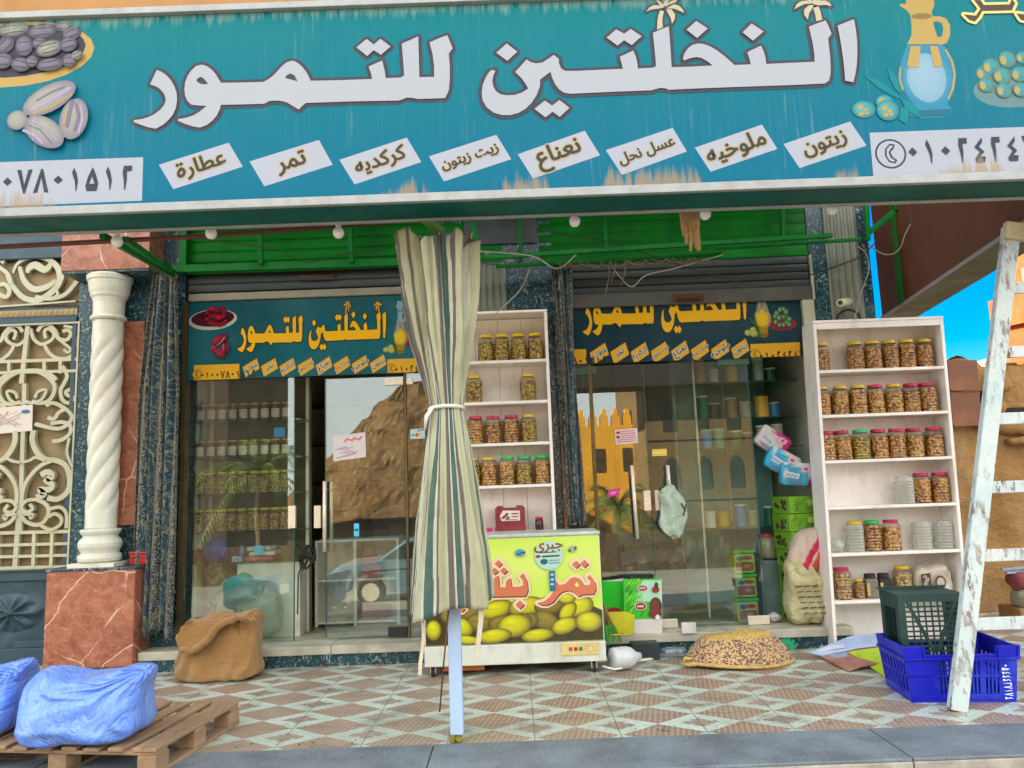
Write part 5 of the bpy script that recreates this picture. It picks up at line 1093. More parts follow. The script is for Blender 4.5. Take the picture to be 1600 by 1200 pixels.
c = c1(1030, 350); pr.ell(c, (.112, .112), srgb(170, 206, 200)); pr.text(A_shape('جبرى'), (c[0], c[1] + .06), .11, srgb(130, 84, 50), .03, .03)
pr.line([(c[0] - .07, c[1] + .022), (c[0] + .06, c[1] + .025)], .008, srgb(70, 80, 70)); pr.line([(c[0] - .05, c[1] - .008), (c[0] + .08, c[1] - .005)], .014, srgb(56, 90, 40)); pr.ell((c[0] - .085, c[1] - .006), (.02, .012), srgb(140, 60, 50)); pr.ell((c[0] - .04, c[1] - .048), (.03, .022), srgb(30, 100, 96)); pr.line([(c[0] + .0, c[1] - .04), (c[0] + .08, c[1] - .038)], .01, srgb(110, 150, 150)); pr.line([(c[0] + .0, c[1] - .06), (c[0] + .08, c[1] - .058)], .01, srgb(110, 150, 150))
pr.poly(cP([(1030,450),(1068,445),(1072,570),(1038,575)]), srgb(20, 110, 140)); 
for y in (470, 500, 530): pr.ell(c1(1051, y), (.014, .01), srgb(160, 190, 200))
pr.ell(c1(850, 335), (.04, .03), srgb(90, 150, 170)); pr.line([c1(830, 345), c1(880, 330)], .01, srgb(30, 60, 80)); pr.ell(c1(1175, 310), (.03, .025), srgb(150, 170, 140)); pr.ell(c1(1160, 320), (.012, .012), srgb(80, 90, 70)); pr.ell(c1(1195, 305), (.012, .016), srgb(90, 96, 80))
pr.build('picture', print_mat('freezer_print', .3, fade=.05), fz, fixn=False)
p0 = c1(1225, 932); b = MB(); b.box((p0[0] - .145, FY - .02, p0[1] - .048), (p0[0] + .145, FY - .0125, p0[1] + .048)); cp_ = b.build('control_panel', M('gold_plastic', srgb(206, 186, 120), .35), fz, bevel=.0035)
pr = Print((p0[0], FY - .0203, p0[1])); 
for k, c_ in ((-.075, srgb(150, 70, 40)), (-.035, srgb(150, 20, 30)), (.005, srgb(20, 120, 70))): pr.poly([(k - .014, -.014), (k + .014, -.014), (k + .014, .014), (k - .014, .014)], c_)
pr.ell((.08, 0), (.026, .026), srgb(170, 150, 90)); pr.ell((.08, 0), (.021, .021), srgb(214, 196, 136)); pr.build('buttons', G['print'], cp_, fixn=False)

# ------------------------------------------------------------------ bits blown about on the tiles
rd = random.Random(21); b = MB()
for k in range(150):
    x = rd.uniform(-2.2, 4.2); y = rd.choice([6.74 - abs(rd.gauss(0, .12)), rd.uniform(4.7, 6.7), 4.7 + abs(rd.gauss(0, .06))]); r = rd.uniform(.004, .013); a = rd.random() * 6
    b.face([(x + r * math.cos(a + t) * rd.uniform(.6, 1.2), y + r * math.sin(a + t) * rd.uniform(.6, 1.2), .004 + rd.random() * .004) for t in (0, 1.4, 2.9, 4.5)], k % 3)
tag(b.build('litter', [M('dry_leaf', srgb(120, 92, 52), .9, bump=0), M('paper_bit', srgb(196, 190, 176), .8, bump=0), M('dark_grit', srgb(70, 62, 54), .9, bump=0)], fixn=False), kind='stuff')
# ------------------------------------------------------------------ bags, sacks, pallet at the left
pal = thing('pallet', 'weathered wooden pallet carrying the two blue bags', 'pallet', (-2.3, 4.7, 0))
O_, U_, V_ = Vector((-1.945, 4.262, 0)), Vector((-.987, .16, 0)), Vector((.13, .9915, 0))
wood = M('pallet_wood', srgb(150, 122, 92), .8, vs=2.5, var=.3, stretch=(3, 1, 6), dirt=srgb(92, 78, 62), da=.6, ds=4, dst=(3, .6, 3), bump=.4, bs=30)
def pbox(u0, u1, v0, v1, z0, z1, nm):
    b = MB(); c = [O_ + U_ * u + V_ * v for u, v in ((u0, v0), (u1, v0), (u1, v1), (u0, v1))]; vs = [(q.x, q.y, z) for z in (z0, z1) for q in c]
    b.mesh(vs, [(0, 3, 2, 1), (4, 5, 6, 7), (0, 1, 5, 4), (1, 2, 6, 5), (2, 3, 7, 6), (3, 0, 4, 7)]); return b.build(nm, wood, pal, bevel=.004)
uu = [(0, .14), (.19, .28), (.33, .42), (.47, .56), (.62, .71), (.76, .85), (.90, 1.04), (1.1, 1.2)]
for i, (a, c) in enumerate(uu): pbox(a, c, -.0 - .006 * (i % 3), .9 + .008 * (i % 2), .122, .142 + .001 * (i % 2), 'board')
for v in (0.01, .39, .79): pbox(0.0, 1.2, v, v + .1, .102, .1215, 'stringer')
for u in (.0, .53, 1.08):
    for v in (.0, .38, .785): pbox(u + .002, u + .11, v + .004, v + .13, .02, .1018, 'block')
for u in (.0, .53, 1.08): pbox(u, u + .1, 0, .91, .0, .0197, 'bottom_board')
blue = creased('blue_bag', srgb(104, 146, 236), .34, 4.2, .9, .035, .3, (1, 1, .7), .14, srgb(146, 180, 244))
def bigbag(label, x0, x1, y0, y1, Y, ear, knot, seed):
    A, B = at(x0, y1, Y), at(x1, y0, Y); c = Vector(((A.x + B.x) / 2, Y + .13, .143)); W, H = (B.x - A.x) / 2, B.z - .143
    t = thing('plastic_sack', label, 'bag', (c.x, c.y, .143), 'blue bags on the pallet')
    ex, ez = .8, .72
    def df(q, e):
        z = (e.z + 1) / 2; top = max(0., (z - .5) * 2)
        q.z = H * z * (1 - .16 * top * max(0, 1 - abs(e.x + .1) * 1.3) * 1 + .03 * math.sin(4 * e.x + seed) * top); q.x *= 1 - .05 * top * top + .025 * math.sin(6 * z + seed); q.y *= 1 - .25 * top
        a = math.atan2(e.z - ez, e.x - ex); r = math.hypot(e.x - ex, e.z - ez); n1 = noise.noise(Vector((e.x * 2.2, e.z * 2.2, seed)))
        k = .012 * math.sin(17 * a + 4 * n1) * max(0, 1 - r * .5) + .010 * math.sin(7 * a + seed + 3 * n1) + .006 * math.sin(31 * e.x + 9 * n1) * top
        w = math.exp(-((e.x - ear[0]) ** 2 + (e.z - ear[1]) ** 2) / ear[2])
        q.y += k * (1 if e.y < 0 else -1) * 1.3; q.x += W * .34 * w; q.z += H * .12 * w; q.y *= 1 - .72 * w; q.y -= .05 * w
        w2 = math.exp(-((e.x + .9) ** 2 + (e.z - .95) ** 2) / .08); q.z += H * .07 * w2; q.y *= 1 - .5 * w2
        q.z = max(0., q.z); return q
    b = MB(); b.blob(c, (W, .235, H / 2), .45, .018, 3.6, seed, 150, 110, df); b.build('bag', blue, t, smooth=True)
    return t
bigbag('bulging pale blue plastic bag seen whole on the wooden pallet, knotted at its top corner', 24, 213, 1046, 1168, 4.36, (.86, .80, .075), (222, 1072), 3)
bigbag('blue plastic bag cut off by the left edge of the photo on the pallet', -150, 22, 1038, 1150, 4.52, (.9, .86, .05), (24, 1062), 9)
# burlap sack
bs_ = thing('burlap_sack', 'standing brown burlap sack with its mouth folded over, on the tiles by the step', 'sack', (-2.46, 6.42, 0))
bm_ = NT('burlap'); co = bm_.coord(); c = bm_.mix(bm_.ramp(bm_.noise(co, 3, 6), [(.3, 0.), (.7, 1.)]), srgb(160, 118, 64), srgb(192, 150, 92))
c = bm_.mix(bm_.math('MULTIPLY', bm_.ramp(bm_.noise(co, 130, 3, .7), [(.35, 0.), (.65, 1.)]), .35), c, srgb(112, 78, 40))
wv1 = bm_.n('ShaderNodeTexWave', wave_type='BANDS', bands_direction='X'); wv1.inputs['Scale'].default_value = 24; wv1.inputs['Distortion'].default_value = 1.5; bm_.l(co, wv1.inputs['Vector'])
wv2 = bm_.n('ShaderNodeTexWave', wave_type='BANDS', bands_direction='Z'); wv2.inputs['Scale'].default_value = 24; wv2.inputs['Distortion'].default_value = 1.5; bm_.l(co, wv2.inputs['Vector'])
wv = bm_.math('ADD', wv1.outputs['Fac'], wv2.outputs['Fac']); c = bm_.mix(bm_.math('MULTIPLY', bm_.ramp(wv, [(.3, 1.), (1.2, 0.)]), .42), c, srgb(104, 70, 34)); bm_.bump(bm_.math('ADD', wv, bm_.noise(co, 26, 6, .7)), .6, .008); burlap = bm_.set(c, .95, 0, .2, 0, .3)
def sdf(q, e):
    z = (e.z + 1) / 2; q.z = .515 * z; fl_ = math.exp(-z * 7); q.x *= 1.0 - .15 * z + .10 * fl_ + .03 * math.sin(z * 7 + e.x); q.y *= 1.0 - .42 * z + .08 * fl_; q.x += .055 * z
    q.z *= 1 + .05 * e.x * z - .03 * math.sin(5 * e.x) * z; n1 = noise.noise(Vector((e.x * 2, e.z * 2, 1)))
    q.y += (.016 * math.sin(7 * e.x + 5 * z + 3 * n1) + .008 * math.sin(17 * e.x - 9 * z + 5 * n1)) * (1 if e.y < 0 else -1); return q
b = MB(); b.blob((-2.47, 6.50, 0), (.335, .2, .25), .3, .02, 5.2, 2, 130, 90, sdf, e2=.5); b.build('body', burlap, bs_, smooth=True)
fl = [at(x, y, 6.25) for x, y in ((398, 972), (370, 966), (340, 978), (322, 1002), (300, 1018), (284, 1014), (277, 998), (284, 980), (300, 966))]
P = []
for i in range(len(fl) - 1):
    for k in range(5): P.append(fl[i].lerp(fl[i + 1], k / 5))
b = MB(); b.tube([p + Vector((0, .08 * abs(i / len(P) - .5) + .005 * math.sin(i), .004 * math.sin(i * 1.7))) for i, p in enumerate(P)], [.012 + .018 * math.sin(math.pi * min(1, .1 + i / len(P))) + .003 * math.sin(i * 2.1) for i in range(len(P))], 10)
def flap(u, v):
    t = min(len(P) - 1, int(u * (len(P) - 1))); p = P[t]; top = at(385 - 85 * u, 966, 6.38); q = p.lerp(top, v); q.y += .06 * math.sin(math.pi * v) * -1 * .55; q.z += .01 * math.sin(9 * u + 4 * v); return q
b.grid(flap, 40, 10); b.build('folded_mouth', burlap, bs_, smooth=True)

# ------------------------------------------------------------------ litter in front of the right door
def carton(name, label, quad, Y, th, prints, base, cat='box', group=None):
    Q = [at(x, y, Y) for x, y in quad]; t = thing(name, label, cat, ((Q[0].x + Q[2].x) / 2, Y, min(q.z for q in Q)), group); b = MB(); b.prism(Q, (0, 1, 0), th); b.build('board', base, t)
    u = (Q[1] - Q[0]); v = (Q[3] - Q[0]); pr = Print(Q[0] - Vector((0, .0005, 0)), u, v); prints(pr); pr.build('print', G['print'], t, fixn=False); return t
def gp1(pr): pr.poly([(0, 0), (1, 0), (1, 1), (0, 1)], srgb(20, 190, 20)); pr.poly([(0, 0), (1, 0), (1, .42), (0, .48)], srgb(120, 130, 60)); pr.ell((.55, .4), (.3, .07), srgb(150, 30, 40)); pr.ell((.5, .2), (.35, .14), srgb(180, 160, 90), 0, srgb(90, 60, 30))
def gp2(pr):
    pr.poly([(0, .26), (1, .26), (1, 1), (0, 1)], srgb(60, 190, 40)); pr.poly([(0, 0), (1, 0), (1, .255), (0, .255)], srgb(212, 212, 206)); pr.poly([(.3, .6), (1, .55), (1, .97), (.5, .97)], srgb(170, 220, 190))
    rd = random.Random(2)
    for k in range(40): x, y = rd.random() * .45, .3 + rd.random() * .68; pr.line([(x, y), (x + .09, y + .05 + rd.random() * .06)], .018, rd.choice([srgb(20, 120, 10), srgb(90, 200, 30), srgb(150, 220, 60)]))
    pr.ell((.5, .83), (.15, .06), srgb(220, 210, 200)); pr.ell((.5, .83), (.13, .05), srgb(150, 16, 30)); [pr.line([(.41 + .035 * k, .815 + .012 * (k % 2)), (.44 + .035 * k, .85 - .012 * (k % 2))], .016, srgb(230, 225, 215)) for k in range(5)]; pr.ell((.44, .5), (.16, .075), srgb(220, 210, 200)); pr.ell((.44, .5), (.14, .065), srgb(150, 16, 30)); [pr.line([(.35 + .035 * k, .48 + .015 * (k % 2)), (.38 + .035 * k, .52 - .015 * (k % 2))], .018, srgb(230, 225, 215)) for k in range(5)]
    pr.ell((.84, .5), (.16, .16), srgb(120, 50, 36), 0, srgb(60, 24, 16)); pr.ell((.82, .36), (.18, .09), srgb(120, 46, 40)); pr.ell((.88, .29), (.06, .05), srgb(220, 230, 220)); pr.ell((.85, .8), (.1, .06), srgb(150, 20, 30)); pr.ell((.87, .88), (.05, .06), srgb(20, 60, 30))
gw = M('white_card', srgb(206, 206, 198), .7, dirt=srgb(150, 140, 120))
carton('green_carton', 'bright green flattened carton standing just right of the freezer', [(941, 985), (975, 985), (975, 904), (941, 908)], 6.86, .02, gp1, gw, 'carton', 'green cartons by the right door')
carton('green_carton', 'green carton printed with red ovals and a bowl, white below, leaning on the right door', [(976, 990), (1035, 989), (1034, 905), (974, 905)], 6.80, .02, gp2, gw, 'carton', 'green cartons by the right door')
dp = thing('dustpan', 'yellow plastic dustpan leaning beside the freezer', 'dustpan', at(972, 990, 6.66)); Q = [at(x, y, 6.66) for x, y in ((953, 990), (990, 989), (992, 962), (976, 956), (950, 957))]
b = MB(); b.prism(Q, (0, 1, .2), .012); b.build('pan', M('yellow_plastic', srgb(190, 186, 30), .35), dp); b = MB(); b.tube([Q[0], Q[0] + Vector((0, -.06, 0)), Q[1] + Vector((0, -.06, 0)), Q[1]], .008, 6); b.build('rim', M('yellow_rim', srgb(170, 160, 20), .4), dp)
br_t = thing('broom', 'brown wooden broom handle with green bristles leaning by the freezer', 'broom', at(968, 1005, 6.62)); b = MB(); b.tube([at(941, 942, 6.66), at(970, 1003, 6.60)], .011, 8); b.build('handle', M('broom_wood', srgb(140, 96, 50), .6), br_t, smooth=True)
b = MB(); q = at(952, 985, 6.62)
for k in range(40): b.tube([q + Vector((random.uniform(-.05, .05), random.uniform(-.03, .03), .04)), q + Vector((random.uniform(-.09, .09), random.uniform(-.05, .03), -.09))], .004, 4)
b.build('bristles', M('green_bristles', srgb(60, 150, 40), .6), br_t)
b = MB(); q = atz(978, 1008, .02); b.box((q.x - .02, 6.55, .0), (q.x + .2, 6.72, .13)); b.box((q.x - .0, 6.57, .131), (q.x + .18, 6.70, .132)); tag(b.build('tray', M('black_tray', srgb(26, 44, 44), .5), bevel=.006), 'small black tray on the tiles behind the white jug', 'tray')
jg = thing('jug', 'cloudy white plastic jug lying on the tiles at the freezer corner', 'jug', (.86, 6.25, 0)); ax = Vector((1, .35, 0)).normalized()
def lieprof(mb, o, ax, prof, n=22):
    e = Vector((-ax.y, ax.x, 0)); vs = []; fs = []
    for r, d in prof:
        for k in range(n): t = 2 * math.pi * k / n; vs.append(o + ax * d + e * (r * math.cos(t)) + Vector((0, 0, r * math.sin(t))))
    for i in range(len(prof) - 1):
        for k in range(n): fs.append((i * n + k, i * n + (k + 1) % n, (i + 1) * n + (k + 1) % n, (i + 1) * n + k))
    fs += [tuple(range(n))[::-1], tuple(range((len(prof) - 1) * n, len(prof) * n))]; mb.mesh(vs, fs)
b = MB(); lieprof(b, Vector((.70, 6.24, .088)), ax, [(.07, 0), (.086, .012), (.086, .13), (.075, .17), (.035, .215), (.028, .25)]); b.build('body', M('cloudy_jug', srgb(196, 200, 200), .3, var=.08, dirt=srgb(150, 146, 130), da=.4), jg, smooth=True)
b = MB(); b.tube([at(942, 1041, 6.15), at(960, 1046, 6.1), at(972, 1044, 6.12)], .008, 8); b.build('handle', G['white'], jg, smooth=True)
wb = thing('water_bottle', 'empty clear water bottle with a blue cap lying against the step', 'bottle', (1.17, 6.66, 0)); b = MB(); lieprof(b, Vector((1.36, 6.64, .042)), Vector((-1, .05, 0)), [(.03, 0), (.04, .006), (.041, .05), (.037, .06), (.041, .07), (.041, .15), (.03, .19), (.014, .21)])
b.build('body', shell_mat('blue_clear', (.66, .78, .9), .12, .15), wb, smooth=True); b = MB(); lieprof(b, Vector((1.145, 6.651, .042)), Vector((-1, .05, 0)), [(.016, 0), (.016, .02)]); b.build('cap', M('blue_cap', srgb(10, 30, 150), .4), wb)
b = MB(); b.tube([atz(984, 1034, .012), atz(1030, 1028, .012)], .011, 8); tag(b.build('white_stick', G['white'], smooth=True), 'thin white plastic stick lying in front of the black tray', 'stick')
b = MB(); b.box((1.36, 6.72, .173), (1.48, 6.75, .26)); tag(b.build('paper_scrap', gw), 'small white card standing on the ledge against the right door', 'card')
# basket
bk = thing('straw_basket', 'round woven straw basket upside down on the tiles, tan with purple flecks', 'basket', (1.71, 6.36, 0))
wn = NT('woven_straw'); co = wn.coord(); vo = wn.n('ShaderNodeTexVoronoi'); vo.inputs['Scale'].default_value = 80; wn.l(wn.coord((1, 1, 1.4)), vo.inputs['Vector']); sc = wn.n('ShaderNodeSeparateColor'); wn.l(vo.outputs['Color'], sc.inputs[0])
fleck = wn.ramp(sc.outputs[0], [(0., srgb(206, 176, 120)), (.26, srgb(190, 156, 112)), (.27, srgb(140, 76, 88)), (.52, srgb(166, 104, 104)), (.53, srgb(120, 114, 96)), (.74, srgb(130, 118, 104)), (.75, srgb(214, 184, 130))], 'CONSTANT')
tanc = wn.ramp(sc.outputs[1], [(0., srgb(178, 144, 72)), (1., srgb(214, 184, 112))]); at_ = wn.n('ShaderNodeVertexColor', layer_name='Col'); sp_ = wn.n('ShaderNodeSeparateColor'); wn.l(at_.outputs[0], sp_.inputs[0])
c = wn.mix(sp_.outputs[0], fleck, tanc); wn.bump(wn.math('SUBTRACT', 1., vo.outputs['Distance']), .8, .012); straw = wn.set(c, .8, 0, .3)
def bsk(u, v):
    a = 2 * math.pi * u; tab = [(.43, .012), (.42, .045), (.385, .11), (.32, .185), (.25, .232), (.12, .242), (0.001, .245)]; k = v * (len(tab) - 1); i = min(int(k), len(tab) - 2); f = k - i
    r = tab[i][0] + (tab[i + 1][0] - tab[i][0]) * f; z = tab[i][1] + (tab[i + 1][1] - tab[i][1]) * f
    r *= 1 + .02 * math.sin(3 * a + 1) + .006 * math.sin(34 * v * math.pi); z += .06 * math.cos(a - .3) * 0 + .012 * math.sin(2 * a) * (1 - v) + .028 * math.cos(a + .9) * v
    return Vector((1.71 + r * math.cos(a), 6.36 + r * math.sin(a) * .62, max(.004, z)))
b = MB(); b.grid(bsk, 90, 60, 0, lambda u, v: ((.0001 if v < .6 + .05 * math.sin(2 * math.pi * u) else .98), .2, .2)); b.build('bowl', straw, bk, smooth=True)
b = MB(); b.tube([bsk(k / 60, 0) + Vector((0, 0, .012)) for k in range(61)], .014, 8); q = bsk(.53, .04); b.tube([q + Vector((.04, -.05, .04)), q + Vector((-.03, -.06, .05)), q + Vector((-.06, -.06, .015)), q + Vector((0, -.08, .0)), q + Vector((.06, -.1, .01))], .014, 8); b.build('rim', M('straw_rim', srgb(190, 160, 96), .8, vs=30, var=.3), bk, smooth=True)
# paint splash on the step
pr = Print((0, 6.7845, 0)); sp = at(1222, 1004, 6.78); rd = random.Random(4)
for k in range(26): pr.ell((sp.x + rd.gauss(0, .07), min(.085, max(.012, .05 + rd.gauss(0, .03)))), (.012 + rd.random() * .03, .008 + rd.random() * .012), srgb(20, 150 + int(rd.random() * 20), 112), rd.random() * 3)
pr.build('paint_splash', G['print'], stp, fixn=False)
# ------------------------------------------------------------------ sheets of printed card, crates, ladder at the right
def sheet(label, pts, z, mat, prints, lift, group='flattened cartons on the tiles'):
    Q = [atz(x, y, z + l) for (x, y), l in zip(pts, lift)]; t = thing('flattened_carton', label, 'carton', (sum(q.x for q in Q) / len(Q), sum(q.y for q in Q) / len(Q), z), group)
    b = MB(); n = len(Q); tri = tessellate_polygon([[Vector((q.x, q.y, 0)) for q in Q]]); vs = Q + [q - Vector((0, 0, .006)) for q in Q]
    b.mesh(vs, [tuple(f) for f in tri] + [tuple(i + n for i in f[::-1]) for f in tri] + [(i, (i + 1) % n, (i + 1) % n + n, i + n) for i in range(n)]); b.build('card', mat, t)
    pr = Print((0, 0, 0), (1, 0, 0), (0, 1, 0), (0, 0, 1)); c = sum(Q, Vector()) / n
    for (k, s_, col) in prints:
        f = Q[k].lerp(c, .45); m = c + (f - c) * 1.0; vs = [m + (Q[i] - c) * s_ + Vector((0, 0, .0015)) for i in range(n)]; pr.mesh(vs, [tuple(f) for f in tri], 0, [col] * n)
    pr.build('print', G['print'], t, fixn=False)
kb = M('brown_card', srgb(160, 116, 74), .8, vs=4, dirt=srgb(120, 84, 50))
sheet('bluish white printed card sheet, rearmost of the three on the tiles', [(1264, 1019), (1328, 994), (1400, 986), (1412, 1004), (1341, 1012), (1285, 1024)], .03, M('bluish_card', srgb(160, 178, 206), .5, vs=3, dirt=srgb(120, 130, 150)), [(0, .3, srgb(190, 200, 214)), (2, .3, srgb(180, 140, 96))], (.03, .09, .10, .05, .03, .0))
sheet('brown and maroon printed card sheet between the other two on the tiles', [(1281, 1025), (1320, 1012), (1400, 996), (1412, 1030), (1347, 1041), (1326, 1048)], .012, M('maroon_card', srgb(166, 112, 96), .5, vs=5, var=.4, dirt=srgb(206, 150, 30), da=.85, ds=5), [(0, .22, srgb(150, 160, 186)), (5, .3, srgb(190, 132, 40)), (2, .28, srgb(196, 140, 50))], (.01, .03, .06, .04, .02, .0))
sheet('yellow and green printed card sheet, frontmost of the three on the tiles', [(1325, 1018), (1400, 1008), (1412, 1040), (1400, 1061), (1384, 1058)], .008, M('lime_card', srgb(176, 204, 30), .5, vs=4, var=.2, dirt=srgb(60, 170, 30), da=.7, ds=5), [(0, .25, srgb(196, 120, 50)), (3, .34, srgb(60, 180, 30)), (4, .2, srgb(206, 60, 40)), (2, .2, srgb(220, 200, 60))], (.035, .06, .05, .0, .0))
bl = M('blue_crate', srgb(8, 22, 184), .4, vs=3, var=.14, dirt=srgb(70, 110, 190), da=.4, ds=3)
cr = thing('plastic_crate', 'bright blue plastic crate on the tiles with white numerals daubed on its side', 'crate', (2.78, 5.25, 0))
C0, CU, CV = Vector((2.455, 5.10, 0)), Vector((.99, -.10, 0)).normalized(), Vector((.10, .99, 0)).normalized(); CW, CD, CH = .625, .43, .345
def cbox(u0, u1, v0, v1, z0, z1, b, fl=.05):
    vs = []
    for z in (z0, z1):
        for u, v in ((u0, v0), (u1, v0), (u1, v1), (u0, v1)):
            k = fl * z / CH; uu_, vv_ = u + (u / CW - .5) * 2 * k * .6, v + (v / CD - .5) * 2 * k * .6; vs.append(C0 + CU * uu_ + CV * vv_ + Vector((0, 0, z)))
    b.mesh(vs, [(0, 3, 2, 1), (4, 5, 6, 7), (0, 1, 5, 4), (1, 2, 6, 5), (2, 3, 7, 6), (3, 0, 4, 7)])
b = MB(); cbox(0, CW, 0, CD, .0, .016, b); b.build('bottom', bl, cr)
def wall(v0, v1, solid, nm):                               # long walls with upright slots
    b = MB(); cbox(0, CW, v0, v1, .017, .05, b); cbox(0, CW, v0, v1, .155, .168, b); cbox(0, CW, v0, v1, .25, .264, b)
    cbox(0, solid, v0, v1, .0505, .249, b); cbox(CW - .1, CW, v0, v1, .0505, .249, b)
    n = 17
    for k in range(n):
        u = solid + (CW - .1 - solid) * k / n; g = .012 if k % 6 else .026; cbox(u, u + g, v0 + .002, v1 - .002, .0505, .249, b)
    cbox(0, .12, v0, v1, .2645, CH, b); cbox(CW - .12, CW, v0, v1, .2645, CH, b); cbox(.121, CW - .121, v0, v1, .2645, .295, b)
    b.build(nm, bl, cr, bevel=.002)
wall(0, .013, .15, 'long_side'); wall(CD - .013, CD, .15, 'long_side')
def endw(u0, u1):
    b = MB(); cbox(u0, u1, .014, CD - .014, .017, .06, b); cbox(u0, u1, .014, CD - .014, .15, .165, b); cbox(u0, u1, .014, CD - .014, .235, CH, b)
    for k in range(9): v = .014 + (CD - .03) * k / 8; cbox(u0, u1, max(.0145, v - .012), min(CD - .0145, v + .012), .0605, .234, b)
    b.build('short_side', bl, cr, bevel=.002)
endw(0, .013); endw(CW - .013, CW)
b = MB(); cbox(-.012, CW + .012, -.012, .0, .262, .276, b); cbox(-.012, 0, 0, CD, .262, .276, b)
for u in (-.01, .10, CW - .11, CW - .002): cbox(u, u + .012, -.01, 0, .277, CH + .004, b)
b.build('rim', bl, cr, bevel=.002)
nr_ = CV * -1; pr = Print(C0 + CU * (CW - .055) + Vector((0, 0, .235)) + nr_ * .022, Vector((0, 0, -1)), CU, nr_)
pr.digits('0544427174', (0, -.022), .0215, .05, srgb(214, 220, 232)); pr.build('numerals', G['print'], cr, fixn=False)
dg = M('dark_green_crate', srgb(22, 58, 56), .45, vs=3, var=.2, dirt=srgb(60, 80, 70), da=.4)
dc = thing('plastic_crate', 'dark green plastic crate standing on its side inside the blue crate', 'crate', (2.78, 5.3, .02))
D0 = at(1411, 1024, 5.22); D1 = at(1511, 1018, 5.19); D0.z = D1.z = .02; DU = (D1 - D0); DW = DU.length + .02; DU.normalize(); DV = Vector((-DU.y, DU.x, 0)); DH = at(1411, 929, 5.22).z - .02
def dbox(u0, u1, v0, v1, z0, z1, b):
    vs = [D0 + DU * u + DV * v + Vector((0, 0, z)) for z in (z0, z1) for u, v in ((u0, v0), (u1, v0), (u1, v1), (u0, v1))]; b.mesh(vs, [(0, 3, 2, 1), (4, 5, 6, 7), (0, 1, 5, 4), (1, 2, 6, 5), (2, 3, 7, 6), (3, 0, 4, 7)])
b = MB(); m0, m1, zz0, zz1 = .045, DW - .045, .08, DH - .05
dbox(0, m0, 0, .012, 0, DH, b); dbox(m1, DW, 0, .012, 0, DH, b); dbox(m0, m1, 0, .012, 0, zz0, b); dbox(m0, m1, 0, .012, zz1, DH, b)
for k in range(1, 8): u = m0 + (m1 - m0) * k / 8; dbox(u - .004, u + .004, .001, .011, zz0, zz1, b)
for k in range(1, 16): q = zz0 + (zz1 - zz0) * k / 16; dbox(m0, m1, .0015, .0105, q - .005, q + .005, b)
for s_ in (-1, 1): u0 = DW / 2 + s_ * .012; u1 = DW / 2 + s_ * (DW / 2 - .06); b.bar(D0 + DU * u0 + Vector((0, 0, zz0 + (zz1 - zz0) * .38)) + DV * .004, D0 + DU * u1 + Vector((0, 0, zz1)) + DV * .004, .02, .014, up=tuple(DV))
b.build('lattice_bottom', dg, dc)
b = MB(); dbox(0, .012, .0125, .30, 0, .06, b); dbox(0, .012, .0125, .30, DH - .1, DH, b); dbox(0, .012, .0125, .05, .0605, DH - .101, b); dbox(0, .012, .25, .30, .0605, DH - .101, b)
for k in range(4):
    for j in range(5): dbox(.001, .011, .051 + j * .04, .066 + j * .04, .061, DH - .101, b)
    dbox(.0015, .0105, .051, .249, .12 + k * .06, .14 + k * .06, b)
b.build('side', dg, dc); b = MB(); dbox(DW - .012, DW, .0125, .30, 0, DH, b); dbox(.0125, DW - .0125, .0125, .30, 0, .012, b); dbox(.0125, DW - .0125, .0125, .30, DH - .012, DH, b); dbox(-.012, DW + .012, .28, .302, DH + .0005, DH + .016, b); b.build('side', dg, dc)
b = MB(); dbox(.06, .28, .06, .10, .06, .2, b); b.build('lining', M('lime_sheet', srgb(60, 170, 60), .5), dc)
# ladder
ld = thing('wooden_ladder', 'white ladder with peeling paint standing in front of the blue crate', 'ladder', (3.3, 4.9, 0))
pn = NT('peeling_paint'); co = pn.coord(); pm = pn.ramp(pn.noise(pn.coord((1, 1, .32)), 24, 8, .72), [(.52, 0.), (.57, 1.)]); pm = pn.math('MULTIPLY', pm, pn.ramp(pn.noise(pn.coord((1, 1, .5)), 3.2, 4), [(.42, .1), (.58, 1.)]))
pc = pn.mix(pn.ramp(pn.noise(co, 2.2, 6), [(.35, 0.), (.7, 1.)]), srgb(176, 196, 200), srgb(206, 212, 206)); pc = pn.mix(pn.ramp(pn.noise(co, 30, 5, .7), [(.55, 0.), (.8, .5)]), pc, srgb(140, 140, 128)); c = pn.mix(pm, pc, srgb(112, 70, 48)); pn.bump(pn.math('MULTIPLY', pm, -1.), .5, .004); peel = pn.set(c, .6, 0, .4)
L0, L1_ = Vector((2.625, 4.9, 0)), Vector((3.40, 5.0, 3.05)); R0, R1 = Vector((4.85, 4.9, 0)), Vector((4.25, 5.0, 3.05))
for p, q in ((L0, L1_), (R0, R1)): b = MB(); b.bar(p + Vector((0, 0, .0)), q, .055, .105, up=(1, 0, 0)); b.build('rail', peel, ld, bevel=.006)
for z in (.50, .91, 1.33, 1.765, 2.2, 2.63): f = z / 3.05; p, q = L0.lerp(L1_, f), R0.lerp(R1, f); b = MB(); b.bar(p + Vector((.04, .0, 0)), q - Vector((.04, 0, 0)), .03, .075); b.build('rung', peel, ld, bevel=.004)
b = MB(); b.bar(L1_ - (L1_ - L0).normalized() * .1 + Vector((.02, -.035, 0)), L1_ + Vector((.015, -.035, .02)), .05, .15, up=(1, 0, 0)); b.build('top_block', M('cream_block', srgb(196, 186, 150), .7, dirt=srgb(110, 90, 70), vs=12), ld, bevel=.006)
